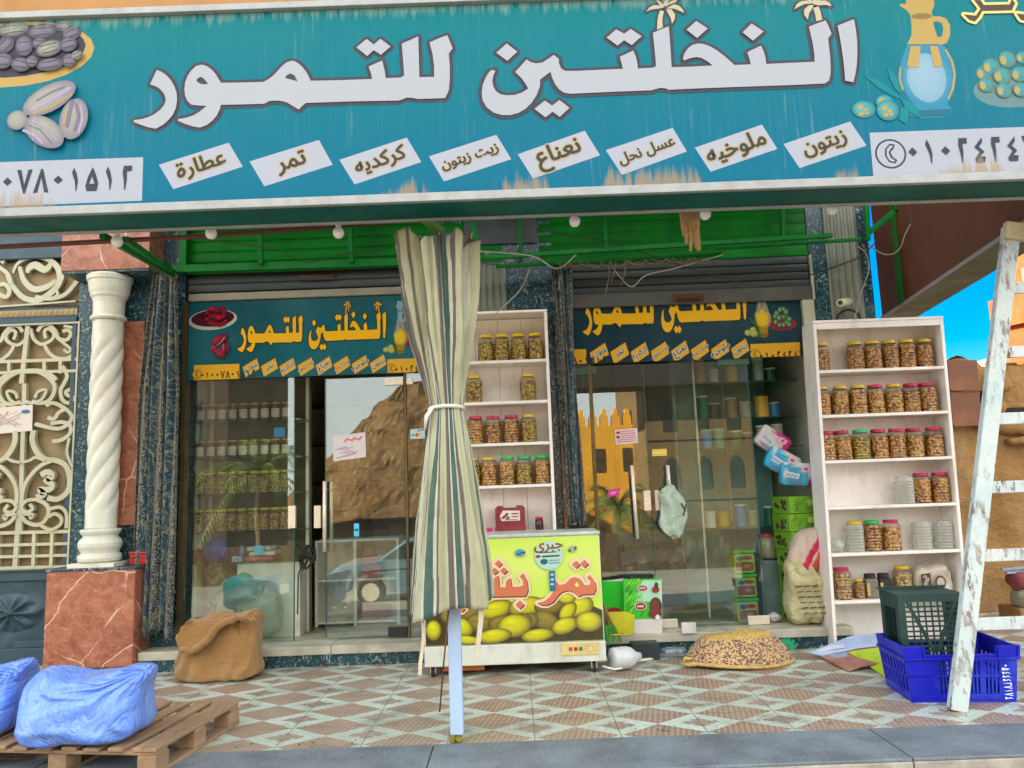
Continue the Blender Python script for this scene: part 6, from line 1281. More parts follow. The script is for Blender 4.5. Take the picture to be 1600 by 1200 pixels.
# ------------------------------------------------------------------ tin on the pedestal, sacks and boxes in the open doorway
p = at(220, 884, 6.86); tn = thing('red_tin', 'small shiny red tin on the granite pedestal beside the column base', 'tin', (p.x, 6.86, .898)); b = MB(); b.box((p.x - .075, 6.80, .898), (p.x + .075, 6.93, .985)); b.build('body', M('red_tin', srgb(150, 20, 28), .2, var=.3, coat=.5, bump=0), tn, bevel=.01)
b = MB(); b.box((p.x - .08, 6.795, .986), (p.x + .08, 6.935, 1.01)); b.build('lid', M('red_lid', srgb(170, 24, 30), .25, bump=0), tn, bevel=.006)
gb = M('green_box', srgb(96, 160, 20), .35, vs=9, var=.25, coat=.2)
for k in range(7):
    z = .175 + k * .158; p = at(1246, 800, 7.16); t = thing('green_box', '', 'box', (p.x, 7.16, z), 'green date boxes stacked in the doorway')
    pos = ['bottom', 'second from the bottom', 'third from the bottom', 'fourth from the bottom', 'third from the top', 'second from the top', 'top']
    t['label'] = 'lime green date box in the doorway stack, %s, above the pink sack' % pos[k] if k > 3 else 'lime green date box in the doorway stack, %s, behind the pink sack' % pos[k]
    rz = Matrix.Rotation(.34 + .03 * math.sin(k * 2.2), 4, 'Z'); mt = Matrix.Translation((p.x + .01 * math.sin(k), 7.18, z)) @ rz
    b = MB(); b.box((-.17, -.12, 0), (.17, .12, .155), mat=mt); b.build('carton', gb, t, bevel=.003)
    u = (rz @ Vector((1, 0, 0))); n_ = (rz @ Vector((0, -1, 0))); pr = Print(mt @ Vector((0, -.1205, 0)), u, (0, 0, 1), n_); rd = random.Random(k)
    pr.poly([(-.168, .004), (.168, .004), (.168, .15), (-.168, .15)], srgb(126, 188, 30))
    for j in range(70): x, y = rd.uniform(-.155, .10), rd.uniform(.01, .11); pr.line([(x, y), (x + rd.uniform(.005, .03), min(.148, y + .02 + rd.random() * .02))], .006, rd.choice([srgb(84, 146, 20), srgb(160, 206, 60), srgb(104, 166, 26), srgb(70, 128, 16)]))
    pr.poly([(.02, .07), (.14, .07), (.14, .12), (.02, .12)], srgb(180, 214, 90))
    pr.build('print', G['print'], t, fixn=False)
    u2 = rz @ Vector((0, -1, 0)); pr = Print(mt @ Vector((-.1705, 0, 0)), u2, (0, 0, 1), rz @ Vector((-1, 0, 0))); pr.poly([(-.118, .004), (.118, .004), (.118, .15), (-.118, .15)], srgb(96, 150, 24))
    for j in range(9): pr.ell((rd.uniform(-.07, .07), rd.uniform(.03, .11)), (.024, .016), srgb(90, 50, 26), rd.random() * 3, srgb(40, 22, 10))
    pr.build('print', G['print'], t, fixn=False)
def pack(i, px, py, rot):
    p = at(px, py, 7.13 - .045 * i); t = thing('wipes_pack', ['upper left pink and white wipes pack leaning over the green boxes', 'middle cyan and pink wipes pack leaning over the green boxes', 'lowest blue and white wipes pack lying on the green boxes'][i], 'wipes pack', p, 'packs of wipes on the green boxes')
    mt = Matrix.Translation(p) @ Matrix.Rotation(rot, 4, 'Y'); b = MB(); b.blob((0, 0, 0), (.15, .045, .105), .26, .006, 11., i + 3, 60, 30)
    film = [(srgb(206, 200, 202), srgb(196, 40, 120), srgb(90, 60, 70)), (srgb(40, 166, 212), srgb(206, 206, 206), srgb(200, 50, 130)), (srgb(60, 156, 196), srgb(206, 210, 210), srgb(150, 40, 110))][i]; cols = []
    for v in b.v:
        x, z_ = v[0], v[2]; q = noise.noise(Vector((x * 14 + i * 5, z_ * 14, i))); cols.append(film[1] if (x - .02) * .7 + z_ > .055 + .03 * q else film[2] if x > .09 and z_ < -.02 else film[1] if q > .32 else film[0])
    b.c = cols; b.v = [tuple(mt @ Vector(v)) for v in b.v]; b.build('pack', cloth_mat('film_wrap_%d' % i, .25, 900, 0, .04), t, smooth=True)
    u = mt.to_3x3() @ Vector((1, 0, 0)); w = mt.to_3x3() @ Vector((0, 0, 1)); pr = Print(p + Vector((0, -.0475, 0)), u, w); rd = random.Random(i)
    pr.poly([(-.11, -.03), (.0, -.045), (.02, .0), (-.1, .02)], srgb(206, 214, 220)); 
    for k in range(5): pr.line([(-.1 + .02 * k, -.02 - .004 * k), (-.09 + .02 * k, .005 - .004 * k)], .009, srgb(60, 90, 150))
    for k in range(4): pr.line([(-.11 + .01 * k, -.06 - .01 * k), (.03, -.07 - .008 * k)], .004, srgb(90, 110, 130))
    pr.poly([(.03, .02), (.1, .03), (.11, .07), (.04, .075)], srgb(224, 190, 206)); pr.poly([(.05, .035), (.085, .04), (.09, .06), (.055, .065)], srgb(190, 60, 130)); pr.build('print', G['print'], t, fixn=False)
pack(0, 1206, 690, .62); pack(1, 1221, 722, .5); pack(2, 1244, 741, .1)
p = at(1258, 982, 6.93); ws = thing('woven_sack', 'beige woven plastic sack with dark print slumped on the ledge in the doorway', 'sack', (p.x, 6.95, .173))
def wdf(q, e): z = (e.z + 1) / 2; q.z = .56 * z; q.x *= 1.05 - .28 * z * z; q.x += .03 * math.sin(4 * z) - .05 * max(0, z - .7) ; q.y += .012 * math.sin(9 * e.x + 7 * z); return q
b = MB(); b.blob((p.x + .01, 6.94, .173), (.175, .13, .28), .6, .03, 6, 6, 60, 46, wdf); b.build('sack', creased('woven_poly', srgb(190, 182, 138), .6, 6., .9, .03, 0), ws, smooth=True)
pr = Print((p.x, 6.79, .173)); 
for k in range(6): 
    y = .34 - k * .045; x = -.10 + .01 * k
    for j in range(3): pr.line([(x + j * .07, y), (x + j * .07 + .05, y + .004)], .009 if k % 2 else .014, srgb(80, 76, 52))
pr.build('print', G['print'], ws, fixn=False)
p = at(1262, 910, 6.93); ps = thing('woven_sack', 'pink, white and orange sack leaning over the beige sack in the doorway', 'sack', (p.x, 6.93, p.z))
def pdf(q, e): q.x += .16 * e.z * .5; q.y += .01 * math.sin(8 * e.x + 5 * e.z); return q
PCOL = lambda u, v: srgb(200, 20, 70)
b = MB(); b.blob((p.x + .0, 6.95, p.z + .22), (.145, .11, .26), .8, .025, 6, 12, 60, 44, pdf)
cols = []
for v in b.v: s_ = (v[0] - p.x) * .8 - (v[2] - p.z - .2) * .55; cols.append(srgb(196, 176, 160) if s_ < -.03 else srgb(190, 24, 66) if s_ < .02 else srgb(206, 190, 176) if s_ < .035 else srgb(206, 92, 66))
b.c = cols; b.build('sack', cloth_mat('printed_sack', .5, 900, 0, .05), ps, smooth=True)
p = at(1206, 965, 7.15); b = MB(); b.blob((p.x, 7.1, .215), (.06, .05, .042), 1, .03, 20, 3); tag(b.build('crumpled_paper', gw, smooth=True), 'crumpled white paper on the ledge beside the beige sack', 'paper')

# ------------------------------------------------------------------ inside the left shop
dsf = thing('window_shelves', 'glass shelves on white uprights behind the left shop window', 'shelves', (-2.5, 7.45, .17))
for x in (-2.96, -2.02): b = MB(); b.box((x - .015, 7.5, .172), (x + .015, 7.53, 2.6)); b.build('upright', G['white'], dsf)
WZ = [at(385, y, 7.35).z for y in (659, 716, 771, 829)]
for z in WZ + [at(385, 876, 7.35).z]: b = MB(); b.box((-2.98, 7.2, z - .012), (-2.0, 7.5, z)); b.build('shelf', G['shelfglass'], dsf)
b = MB(); b.box((-2.99, 7.54, .173), (-1.99, 7.56, 2.6)); b.build('back_panel', M('shelf_back', srgb(96, 92, 66), .7), dsf)
z = at(385, 876, 7.35).z
b = MB(); b.box((-2.6, 7.25, .173), (-2.02, 7.5, z - .02)); b.build('cupboard', G['white'], dsf, bevel=.004)
tin0 = None
for r, (z, kind) in enumerate(zip(WZ, ('tin', 'tin', 'jar', 'jar'))):
    for i in range(9):
        x = at(311 + i * 17, 800, 7.33).x
        if x > -2.05: continue
        pos = 'leftmost' if i == 0 else ordn[i] + ' from left'; rn = ('top', 'second', 'third', 'lowest')[r]
        if kind == 'tin':
            if tin0 is None:
                tin0 = thing('tin', '', 'tin', (x, 7.33, z)); b = MB(); b.lathe([(.001, .0), (.04, 0), (.042, .006), (.042, .15), (.04, .156)], n=20); 
                b.v = [(v[0] + x, v[1] + 7.33, v[2] + z) for v in b.v]; b.build('body', M('maroon_tin', srgb(96, 34, 30), .3, var=.15), tin0)
                b = MB(); b.grid(lambda u, v: Vector((x + .0425 * math.sin((u - .5) * 2.4), 7.33 - .0425 * math.cos((u - .5) * 2.4), z + .03 + .085 * v)), 10, 1); b.build('label', M('tin_label', srgb(206, 190, 176), .5, vs=30, var=.2), tin0)
                b = MB(); b.lathe([(.001, .157), (.043, .157), (.043, .172), (.001, .173)], (x, 7.33, z), n=20); b.build('lid', G['lid_y'], tin0); o = tin0
            else: o = copy_tree(tin0)
            o.location = (x, 7.33, z + .001); o['label'] = 'maroon tin with pale label and yellow lid, %s on the %s window shelf' % (pos, rn); o['group'] = 'tins on the window shelves'
        else:
            jar((x, 7.33, z + .001), 'y', 'c' if r == 2 else 'b', '%s %s, %s on the %s window shelf' % ('tall jar of', 'green olives' if r == 2 else 'tan nuts', pos, rn), 'jars on the window shelves', sc=.8)
z = at(385, 876, 7.35).z + .001
p = at(337, 866, 7.34); b = MB(); b.blob((p.x, 7.36, z + .1), (.125, .1, .1), .85, .02, 8, 2); tag(b.build('blue_bundle', M('blue_cloth', srgb(16, 50, 150), .6), smooth=True), 'round royal blue bundle on the window shelf behind the burlap sack', 'bundle')
p = at(308, 870, 7.34); b = MB(); b.blob((p.x, 7.36, z + .06), (.09, .08, .06), .8, .03, 9, 5); tag(b.build('maroon_bundle', M('maroon_cloth', srgb(90, 34, 34), .7), smooth=True), 'dark maroon bundle left of the blue bundle behind the window', 'bundle')
p = at(378, 860, 7.3); b = MB(); b.lathe([(.001, z), (.028, z), (.03, z + .1), (.012, z + .14), (.012, z + .16), (.001, z + .162)], (p.x, 7.3, 0), 16); tag(b.build('spray_bottle', M('blue_clear_bottle', srgb(60, 110, 150), .2), smooth=True), 'small blue bottle standing between the blue bundle and the papers', 'bottle')
p = at(372, 880, 7.25); b = MB(); b.box((p.x - .045, 7.21, z), (p.x + .045, 7.26, z + .05)); tag(b.build('tissue_box', M('tissue_box', srgb(150, 176, 206), .5, vs=30, var=.5), bevel=.003), 'tiny pale blue box at the front of the window shelf', 'box')
for k, (x, c, l) in enumerate(((408, srgb(186, 74, 90), 'pink folded cloth pile'), (412, srgb(206, 200, 190), 'white folded papers'), (405, srgb(170, 190, 180), 'clear plastic folder'))):
    p = at(x, 870, 7.33); b = MB(); b.box((p.x - .13 + .02 * k, 7.24, z + .001 + .045 * k), (p.x + .13, 7.46, z + .04 + .045 * k)); tag(b.build('folded_pile', M('pile_%d' % k, c, .6, vs=9, bump=.3), bevel=.012), l + ' at the right of the window shelf', 'pile')
p = at(405, 860, 7.22); b = MB(); b.box((p.x - .04, 7.2, z + .06), (p.x + .045, 7.206, z + .14)); tag(b.build('blue_note', M('cyan_note', srgb(60, 190, 230), .6)), 'small bright cyan paper note behind the left window', 'note')
b = MB(); pA = at(437, 676, 7.02); b.box((pA.x - .05, 7.013, pA.z - .04), (pA.x + .05, 7.017, pA.z + .045)); tag(b.build('blue_sticker', M('cyan_sticker', srgb(20, 150, 214), .5)), 'bright blue square sticker on the left shop window', 'sticker')
b = MB(); b.grid(lambda u, v: Vector((-2.86 + .36 * u - .08 * v, 7.2 + .16 * v + .03 * math.sin(9 * u + 4 * v), .30 + .52 * v - .3 * max(0, u - .4) * v * 2 + .03 * math.sin(13 * u + 3 * v))), 50, 30, 0, lambda u, v: [srgb(150, 142, 100), srgb(40, 50, 44), srgb(120, 120, 80), srgb(60, 66, 50)][int((u * 1.4 + v * 2.6 + .2 * math.sin(9 * u)) * 5) % 4])
tag(b.build('striped_cloth', cloth_mat('crumpled_stripes'), smooth=True, solid=.01), 'crumpled green and cream striped cloth behind the left window', 'cloth')
cb = thing('clothes_bag', 'clear plastic bag stuffed with teal cloth behind the burlap sack', 'bag', (-2.55, 7.24, .173)); b = MB(); b.blob((-2.56, 7.26, .62), (.19, .09, .13), .9, .05, 7, 3, 40, 26); b.build('teal_cloth', M('teal_cloth', srgb(50, 170, 150), .7, vs=8, var=.25), cb, smooth=True)
b = MB(); b.blob((-2.46, 7.2, .42), (.30, .13, .25), .75, .05, 5, 4, 50, 34); b.build('bag', G['bagplastic'], cb, smooth=True)
# doorway post, cables, white cabinet, stool
wc = thing('white_cabinet', 'white open shelf cabinet seen through the left door', 'cabinet', (-1.55, 7.9, .172))
b = MB()
for x in (-2.0, -1.62, -1.2): b.box((x, 7.7, .173), (x + .03, 8.1, 1.0))
b.build('side_panel', G['white'], wc, bevel=.003); b = MB()
for z_ in (.2, .6, .98): b.box((-1.969, 7.7, z_), (-1.621, 8.1, z_ + .02)); b.box((-1.589, 7.7, z_), (-1.201, 8.1, z_ + .02))
b.build('shelf', G['white'], wc, bevel=.003); b = MB(); b.box((-2.0, 8.101, .173), (-1.17, 8.12, 1.0)); b.build('back_panel', G['white'], wc)
b = MB(); b.box((-1.55, 7.75, .222), (-1.3, 8.0, .33)); tag(b.build('red_box', M('maroon_box', srgb(130, 26, 40), .4), bevel=.004), 'maroon box on the lowest shelf of the white cabinet', 'box')
b = MB(); b.box((-1.55, 7.75, .622), (-1.36, 8.0, .75)); b.box((-1.54, 7.76, .751), (-1.4, 7.98, .82)); tag(b.build('red_box', M('scarlet_box', srgb(160, 40, 36), .4), bevel=.004), 'scarlet box on the middle shelf of the white cabinet', 'box')
b = MB(); q = at(478, 870, 7.1); pth = [Vector((q.x + .09 * math.sin(k * .9) * math.cos(k * .13), 7.12 + .02 * math.sin(k * 1.3), q.z + .12 * math.cos(k * .83) * math.sin(k * .31 + 1) - .0 * k)) for k in range(70)]
b.tube(pth, .006, 5); b.tube([pth[0], at(466, 900, 7.1), at(465, 960, 7.08)], .007, 6); tag(b.build('cable_bundle', G['black'], smooth=True), 'tangle of black cables hanging in the dark gap of the left door', 'cable')
stl = thing('stool', 'white plastic stool inside the left shop', 'stool', (-1.42 + .0, 9.2, .172)); sx0 = at(600, 920, 9.2).x
b = MB(); b.box((sx0 - .19, 9.0, .78), (sx0 + .19, 9.38, .815)); b.build('seat', G['white'], stl, bevel=.012)
for a in (-1, 1):
    for c in (-1, 1): b = MB(); b.bar((sx0 + a * .23, 9.2 + c * .22, .173), (sx0 + a * .16, 9.2 + c * .16, .779), .06); b.build('leg', G['white'], stl, bevel=.008)
b = MB()
for c in (-.2, .2): b.box((sx0 - .2, 9.19 + c, .36), (sx0 + .2, 9.21 + c, .40))
b.build('stretcher', G['white'], stl)
tbl = thing('wooden_table', 'plain wooden table leg and top deep in the left shop', 'table', (-1.9, 8.6, .172)); b = MB(); b.box((-2.4, 8.4, .85), (-1.55, 8.9, .9)); b.build('top', M('table_wood', srgb(130, 90, 56), .6), tbl)
for x in (-2.35, -1.66): b = MB(); b.box((x, 8.42, .173), (x + .07, 8.49, .849)); b.build('leg', M('leg_wood', srgb(140, 96, 60), .6), tbl)
wsd = thing('wall_shelves', 'dark shelving packed with goods along the back of the left shop', 'shelves', (-1.6, 10.1, .17)); b = MB()
for k in range(5): b.box((-2.95, 9.85, .6 + k * .5), (-.35, 10.28, .62 + k * .5))
for k in range(6): b.box((-2.96 + k * .52, 9.86, .173), (-2.94 + k * .52, 10.28, 2.9))
b.build('board', M('dark_shelf', srgb(70, 76, 76), .6), wsd)
b = MB(); b.box((-.97 + .0, 7.018, 2.06), (-.73, 7.022, 2.2)); 
# notices on the glass
def notice(label, quad, Y, draw, base=srgb(206, 198, 200), nm='paper_notice', cat='notice'):
    Q = [at(x, y, Y) for x, y in quad]; b = MB(); b.prism([q + Vector((0, .002, 0)) for q in Q], (0, 1, 0), .0015); o = b.build(nm, M('notice_paper', base, .7), None); tag(o, label, cat)
    pr = Print(Q[0], Q[1] - Q[0], Q[3] - Q[0]); pr.poly([(0, 0), (1, 0), (1, 1), (0, 1)], base); draw(pr); pr.build('print', G['print'], o, fixn=False)
def dn1(pr):
    rd = random.Random(1)
    for k in range(5): pr.line([(.36 + .11 * k, .72 + .06 * (k % 2)), (.45 + .11 * k, .84 - .07 * (k % 2))], .05, srgb(206, 70, 60))
    for k in range(9): x, y = rd.uniform(.08, .6), rd.uniform(.1, .5); pr.line([(x, y), (x + .3, y + .06)], .035, rd.choice([srgb(170, 150, 180), srgb(190, 140, 140), srgb(150, 160, 190)]))
def dn2(pr):
    for k in range(6): pr.line([(.25 if k < 3 else .08, .85 - k * .14), (.9, .86 - k * .14)], .05, srgb(190, 70, 80))
    pr.ell((.15, .8), (.09, .09), srgb(150, 40, 50)); pr.poly([(.06, .42), (.2, .42), (.2, .6), (.06, .6)], srgb(150, 40, 50))
notice('white paper with red and lilac handwriting taped to the left glass door', [(521, 721), (572, 714), (571, 675), (520, 682)], 6.995, dn1)
notice('small white paper with red print taped to the right glass door', [(962, 695), (997, 692), (996, 669), (960, 672)], 6.995, dn2)
notice('small pale sticker with card logos on the glass just left of the umbrella', [(641, 686), (664, 685), (664, 669), (641, 671)], 6.995, lambda pr: (pr.ell((.45, .4), (.12, .2), srgb(206, 60, 40)), pr.ell((.62, .4), (.12, .2), srgb(220, 170, 40)), pr.poly([(.08, .3), (.28, .3), (.28, .5), (.08, .5)], srgb(60, 150, 190)), pr.line([(.5, .8), (.9, .95)], .08, srgb(40, 60, 90))), srgb(180, 206, 206), 'sticker', 'sticker')
notice('small yellow sticker on the right glass door between the handles', [(1019, 713), (1042, 712), (1042, 701), (1019, 702)], 6.995, lambda pr: pr.line([(.1, .5), (.9, .5)], .3, srgb(220, 200, 120)), srgb(214, 180, 60), 'sticker', 'sticker')
notice('pink sticker on the left part of the right glass door', [(948, 778), (967, 773), (966, 764), (950, 767)], 6.995, lambda pr: pr.ell((.5, .5), (.3, .2), srgb(230, 120, 190)), srgb(196, 40, 130), 'sticker', 'sticker')
notice('small pale blue sticker low on the left glass door', [(553, 838), (561, 838), (561, 818), (553, 818)], 6.995, lambda pr: pr.line([(.2, .5), (.8, .5)], .2, srgb(20, 90, 160)), srgb(90, 190, 226), 'sticker', 'sticker')
# carrier bag on the door handle
p = at(1052, 800, 6.9); cb = thing('carrier_bag', 'white plastic carrier bag hanging from the right door handle', 'bag', (p.x, 6.92, p.z))
def bdf(q, e): z = e.z; q.x *= .62 + .38 * math.cos((z + .15) * 1.35) if z > -.15 else 1. - .32 * (z + .15) ** 2 * 1.3; q.y += .012 * math.sin(7 * e.x + 3 * z); q.x += .012 * math.sin(5 * z + 1); return q
b = MB(); b.blob((p.x, 6.93, p.z + .0), (.135, .055, .235), .75, .022, 6.5, 15, 50, 44, bdf); b.build('bag', creased('milky_plastic', srgb(166, 184, 166), .35, 7., .8, .03, .2), cb, smooth=True)
b = MB(); b.tube([(p.x - .02, 6.94, p.z + .21), (p.x - .025, 6.915, p.z + .27), (p.x - .03, 6.93, p.z + .3)], [.02, .014, .01], 8); b.build('bag_handle', M('milky_handle', srgb(150, 168, 150), .3), cb, smooth=True)
pr = Print((p.x + .08, 6.872, p.z + .02)); pr.line([(-.01, .05), (.02, 0), (.0, -.05)], .016, srgb(50, 60, 56)); pr.line([(.02, .0), (.03, .04)], .012, srgb(50, 60, 56)); pr.build('print', G['print'], cb, fixn=False)

# ------------------------------------------------------------------ inside the right shop
gs = thing('glass_cabinet', 'tall glass shelving of tins inside the right shop', 'shelves', (2.2, 7.9, .17))
GZ = [at(1190, y, 7.7).z for y in (600, 655, 700)] + [1.0, .66]
for z in GZ: b = MB(); b.box((1.75, 7.4, z - .012), (2.78, 8.4, z)); b.build('shelf', G['shelfglass'], gs)
for x, y in ((1.76, 7.42), (1.76, 8.38), (2.3, 8.38)): b = MB(); b.box((x, y, .173), (x + .02, y + .02, 2.9)); b.build('upright', G['steel'], gs)
b = MB(); b.box((1.75, 8.41, .173), (2.78, 8.43, 2.9)); b.build('back_panel', M('pale_teal_panel', srgb(150, 206, 200), .6), gs)
rd = random.Random(8); tc = [srgb(180, 130, 80), srgb(130, 180, 150), srgb(214, 214, 204), srgb(20, 110, 70), srgb(206, 170, 60), srgb(70, 70, 70), srgb(60, 150, 200)]
names = ['tan', 'sage green', 'white', 'dark green', 'mustard', 'charcoal', 'blue']
pt = None
for r, z in enumerate(GZ[:4]):
    for i in range(6):
        x = 1.86 + i * .145 + rd.uniform(-.015, .015); y = 7.5 + .1 * (i % 2); k = (r * 3 + i * 2) % 7; h = rd.uniform(.12, .22); rr_ = rd.uniform(.05, .066)
        t = thing('tin', '%s tin, %s from left on the %s glass shelf of the right shop' % (names[k], ordn[i], ('top', 'second', 'third', 'fourth')[r]), 'tin', (x, y, z), 'tins on the glass shelves')
        b = MB(); b.lathe([(.001, z + .001), (rr_, z + .001), (rr_, z + h), (rr_ * .96, z + h + .004)], (x, y, 0), 18); b.build('body', M('tin_paint_%d%d' % (r, i), tc[k], .4), t, bevel=.002)
        b = MB(); b.lathe([(rr_ * 1.03, z + h + .005), (rr_ * 1.03, z + h + .02), (.001, z + h + .021)], (x, y, 0), 18); b.build('lid', G['lid_y' if k == 4 else 'white'], t)
for i, (py, ttl) in enumerate(((925, 'lowest'), (880, 'middle'), (846, 'topmost'))):
    x = at(1161, 900, 7.2).x; h = .205; z = .18 + (i + .0) * .212; t = thing('date_tub', 'lime green tub with red and brown picture, %s of three behind the right door' % ttl, 'tub', (x, 7.2, z), 'green tubs behind the right door')
    b = MB(); b.box((x - .095, 7.12, z), (x + .095, 7.3, z + h - .03)); b.build('tub', M('lime_tub_%d' % i, srgb(150, 190, 30), .35), t, bevel=.015); b = MB(); b.box((x - .102, 7.112, z + h - .029), (x + .102, 7.308, z + h)); b.build('lid', M('tub_lid_%d' % i, srgb(60, 170, 40), .35), t, bevel=.006)
    pr = Print((x, 7.1195, z)); pr.poly([(-.08, .02), (.08, .02), (.08, .1), (-.08, .1)], srgb(140, 60, 36)); pr.ell((.02, .06), (.045, .025), srgb(190, 140, 90), 0, srgb(90, 40, 20)); pr.ell((-.04, .13), (.03, .02), srgb(40, 60, 150)); pr.ell((.03, .135), (.045, .018), srgb(170, 20, 30)); pr.build('print', G['print'], t, fixn=False)
x = at(1217, 880, 7.22).x; t = thing('storage_jar', 'big clear round jar with a pink lid behind the doorway sacks', 'jar', (x, 7.4, .7)); b = MB(); b.lathe([(.001, .70), (.09, .70), (.105, .74), (.105, .86), (.08, .9)], (x - .02, 7.45, 0), 22); b.build('body', M('hazy_jar', srgb(150, 150, 120), .2), t, smooth=True); b = MB(); b.lathe([(.085, .901), (.085, .93), (.001, .935)], (x - .02, 7.45, 0), 22); b.build('lid', M('pink_lid', srgb(170, 60, 80), .4), t)
b = MB(); b.box((x - .14, 7.33, .173), (x + .1, 7.6, .69)); tag(b.build('storage_bin', M('grey_bin', srgb(110, 130, 130), .4, dirt=srgb(60, 110, 40), da=.6), bevel=.015), 'grey green plastic bin under the pink lidded jar', 'bin')
bs2 = thing('wall_shelves', 'dark wall shelves with trays and boxes at the back of the right shop', 'shelves', (1.1, 9.9, .17)); b = MB()
for k in range(6): b.box((.46, 9.8, .5 + k * .42), (1.74, 10.28, .52 + k * .42))
for k in range(4): b.box((.45 + k * .43, 9.81, .173), (.47 + k * .43, 10.28, 3.0))
b.build('board', M('steel_shelf', srgb(86, 98, 98), .5), bs2)
for k in range(10):
    x, z = .62 + .42 * (k % 3), .522 + .42 * (k // 3); c = [srgb(150, 110, 70), srgb(60, 90, 140), srgb(190, 180, 160), srgb(110, 60, 50)][k % 4]
    b = MB(); b.box((x - .13, 9.9, z), (x + .1, 10.2, z + .2 + .08 * (k % 2))); tag(b.build('carton_box', M('carton_%d' % k, c, .7), bevel=.004), '%s carton, %s from left on the %s back shelf of the right shop' % (['tan', 'blue', 'cream', 'brown'][k % 4], ordn[k % 3], ('lowest', 'second', 'third', 'fourth')[k // 3]), 'carton', 'cartons on the back shelves')
cnt = thing('display_counter', 'dark counter with slanted grey trays inside the right shop', 'counter', (1.45, 8.2, .172)); b = MB(); b.box((1.0, 8.0, .173), (1.7, 8.6, .62)); b.build('cabinet', M('navy_counter', srgb(30, 56, 76), .5), cnt, bevel=.006)
for r in range(2):
    for k in range(4): b = MB(); x = 1.05 + k * .16; b.face([(x, 8.0 + r * .25, .63 + r * .18), (x + .15, 8.0 + r * .25, .66 + r * .18), (x + .17, 8.22 + r * .25, .76 + r * .18), (x + .02, 8.22 + r * .25, .73 + r * .18)]); b.build('tray', M('grey_tray', srgb(120, 136, 140), .4), cnt, solid=.012)
# ------------------------------------------------------------------ beyond the corner at the right
def stone(name, a, c_, gap, sc=1.7):
    n = NT(name); co = n.coord((1, 1, 1.7)); nz = n.n('ShaderNodeTexNoise'); nz.inputs['Scale'].default_value = 2.2; n.l(co, nz.inputs['Vector']); wv = n.n('ShaderNodeMix', data_type='VECTOR'); wv.inputs[0].default_value = .12; n.l(co, wv.inputs[4]); n.l(nz.outputs['Color'], wv.inputs[5])
    c = n.mix(n.ramp(n.noise(co, 1.1, 8, .65), [(.3, 0.), (.7, 1.)]), a, c_); c = n.mix(n.ramp(n.noise(n.coord((1, 1, .5)), 3.3, 8, .7), [(.5, 0.), (.75, .6)]), c, srgb(190, 166, 130))
    v = n.n('ShaderNodeTexVoronoi', feature='DISTANCE_TO_EDGE'); v.inputs['Scale'].default_value = sc; n.l(wv.outputs[1], v.inputs['Vector']); e = n.math('MULTIPLY', n.ramp(v.outputs['Distance'], [(0., 1.), (.03, 0.)]), n.ramp(n.noise(co, 1.4, 3), [(.5, 0.), (.62, .8)]))
    c = n.mix(n.ramp(n.noise(n.coord((1, 1, .3)), 5., 6, .7), [(.56, 0.), (.8, .6)]), c, gap); n.bump(n.math('ADD', n.math('MULTIPLY', n.noise(co, 2.6, 6, .6), 1.6), n.noise(co, 14, 8, .75)), .8, .05); return n.set(c, .95, 0, .2)
G['stone'] = stone('rough_stone', srgb(150, 112, 66), srgb(176, 138, 88), srgb(60, 44, 30))
rw = thing('stone_wall', 'rough brown stone boundary wall behind the ladder, broken along its top', 'wall', (6.2, 8.35, 0))
b = MB()
def wfn(u, v):
    x = 3.62 + 6.4 * u; top = at(1530, 572, 8.2).z + .12 * noise.noise(Vector((x * 3, 2, 0))) + (.06 if x < 5.05 else 0)
    z = -.17 + (top + .17) * v; return Vector((x, 8.2 - .05 * noise.fractal(Vector((x * 1.7, z * 1.7, 3)), 1, 2, 4) - (.05 if z < 2.12 else 0), z))
b.grid(wfn, 120, 60); b.grid(lambda u, v: wfn(u, 1) + Vector((0, .45 * v, .05 * noise.noise(Vector((u * 30, v * 4, 1))))), 120, 3); b.build('wall_face', G['stone'], rw, smooth=False)
b = MB(); q = at(1478, 625, 8.18)
def st(px, py, sx_, sz_, sd): p = at(px, py, 8.12); b.blob(p, (sx_, .09, sz_), .75, .035, 5, sd, 20, 14)
st(1588, 668, .22, .07, 1); st(1600, 690, .18, .05, 2); st(1560, 600, .12, .08, 3); st(1548, 638, .14, .09, 5); st(1542, 662, .16, .04, 6); st(1596, 655, .12, .05, 8); b.build('loose_stones', G['stone'], rw, smooth=True)
b = MB(); pz = at(1575, 655, 8.12); b.box((pz.x - .05, 8.122, pz.z - .06), (pz.x + .5, 8.13, pz.z + .12)); b.build('hollow_shade', M('hollow_shade_black', (.012, .01, .008), .9), rw)  # flat black sheet standing in for the shade inside a hollow
b = MB()
for P in ([(1536, 630), (1541, 612), (1549, 600), (1552, 585)], [(1541, 612), (1548, 625)]): b.tube([at(x, y, 8.1) for x, y in P], [.04, .05, .03, .04][:len(P)], 7)
b.build('crack', M('dark_crack', (.02, .015, .01), .9), rw)
rp = M('rusted_plate', srgb(112, 66, 40), .55, metal=.15, vs=2.2, var=.3, dirt=srgb(150, 100, 62), da=.6, ds=3)
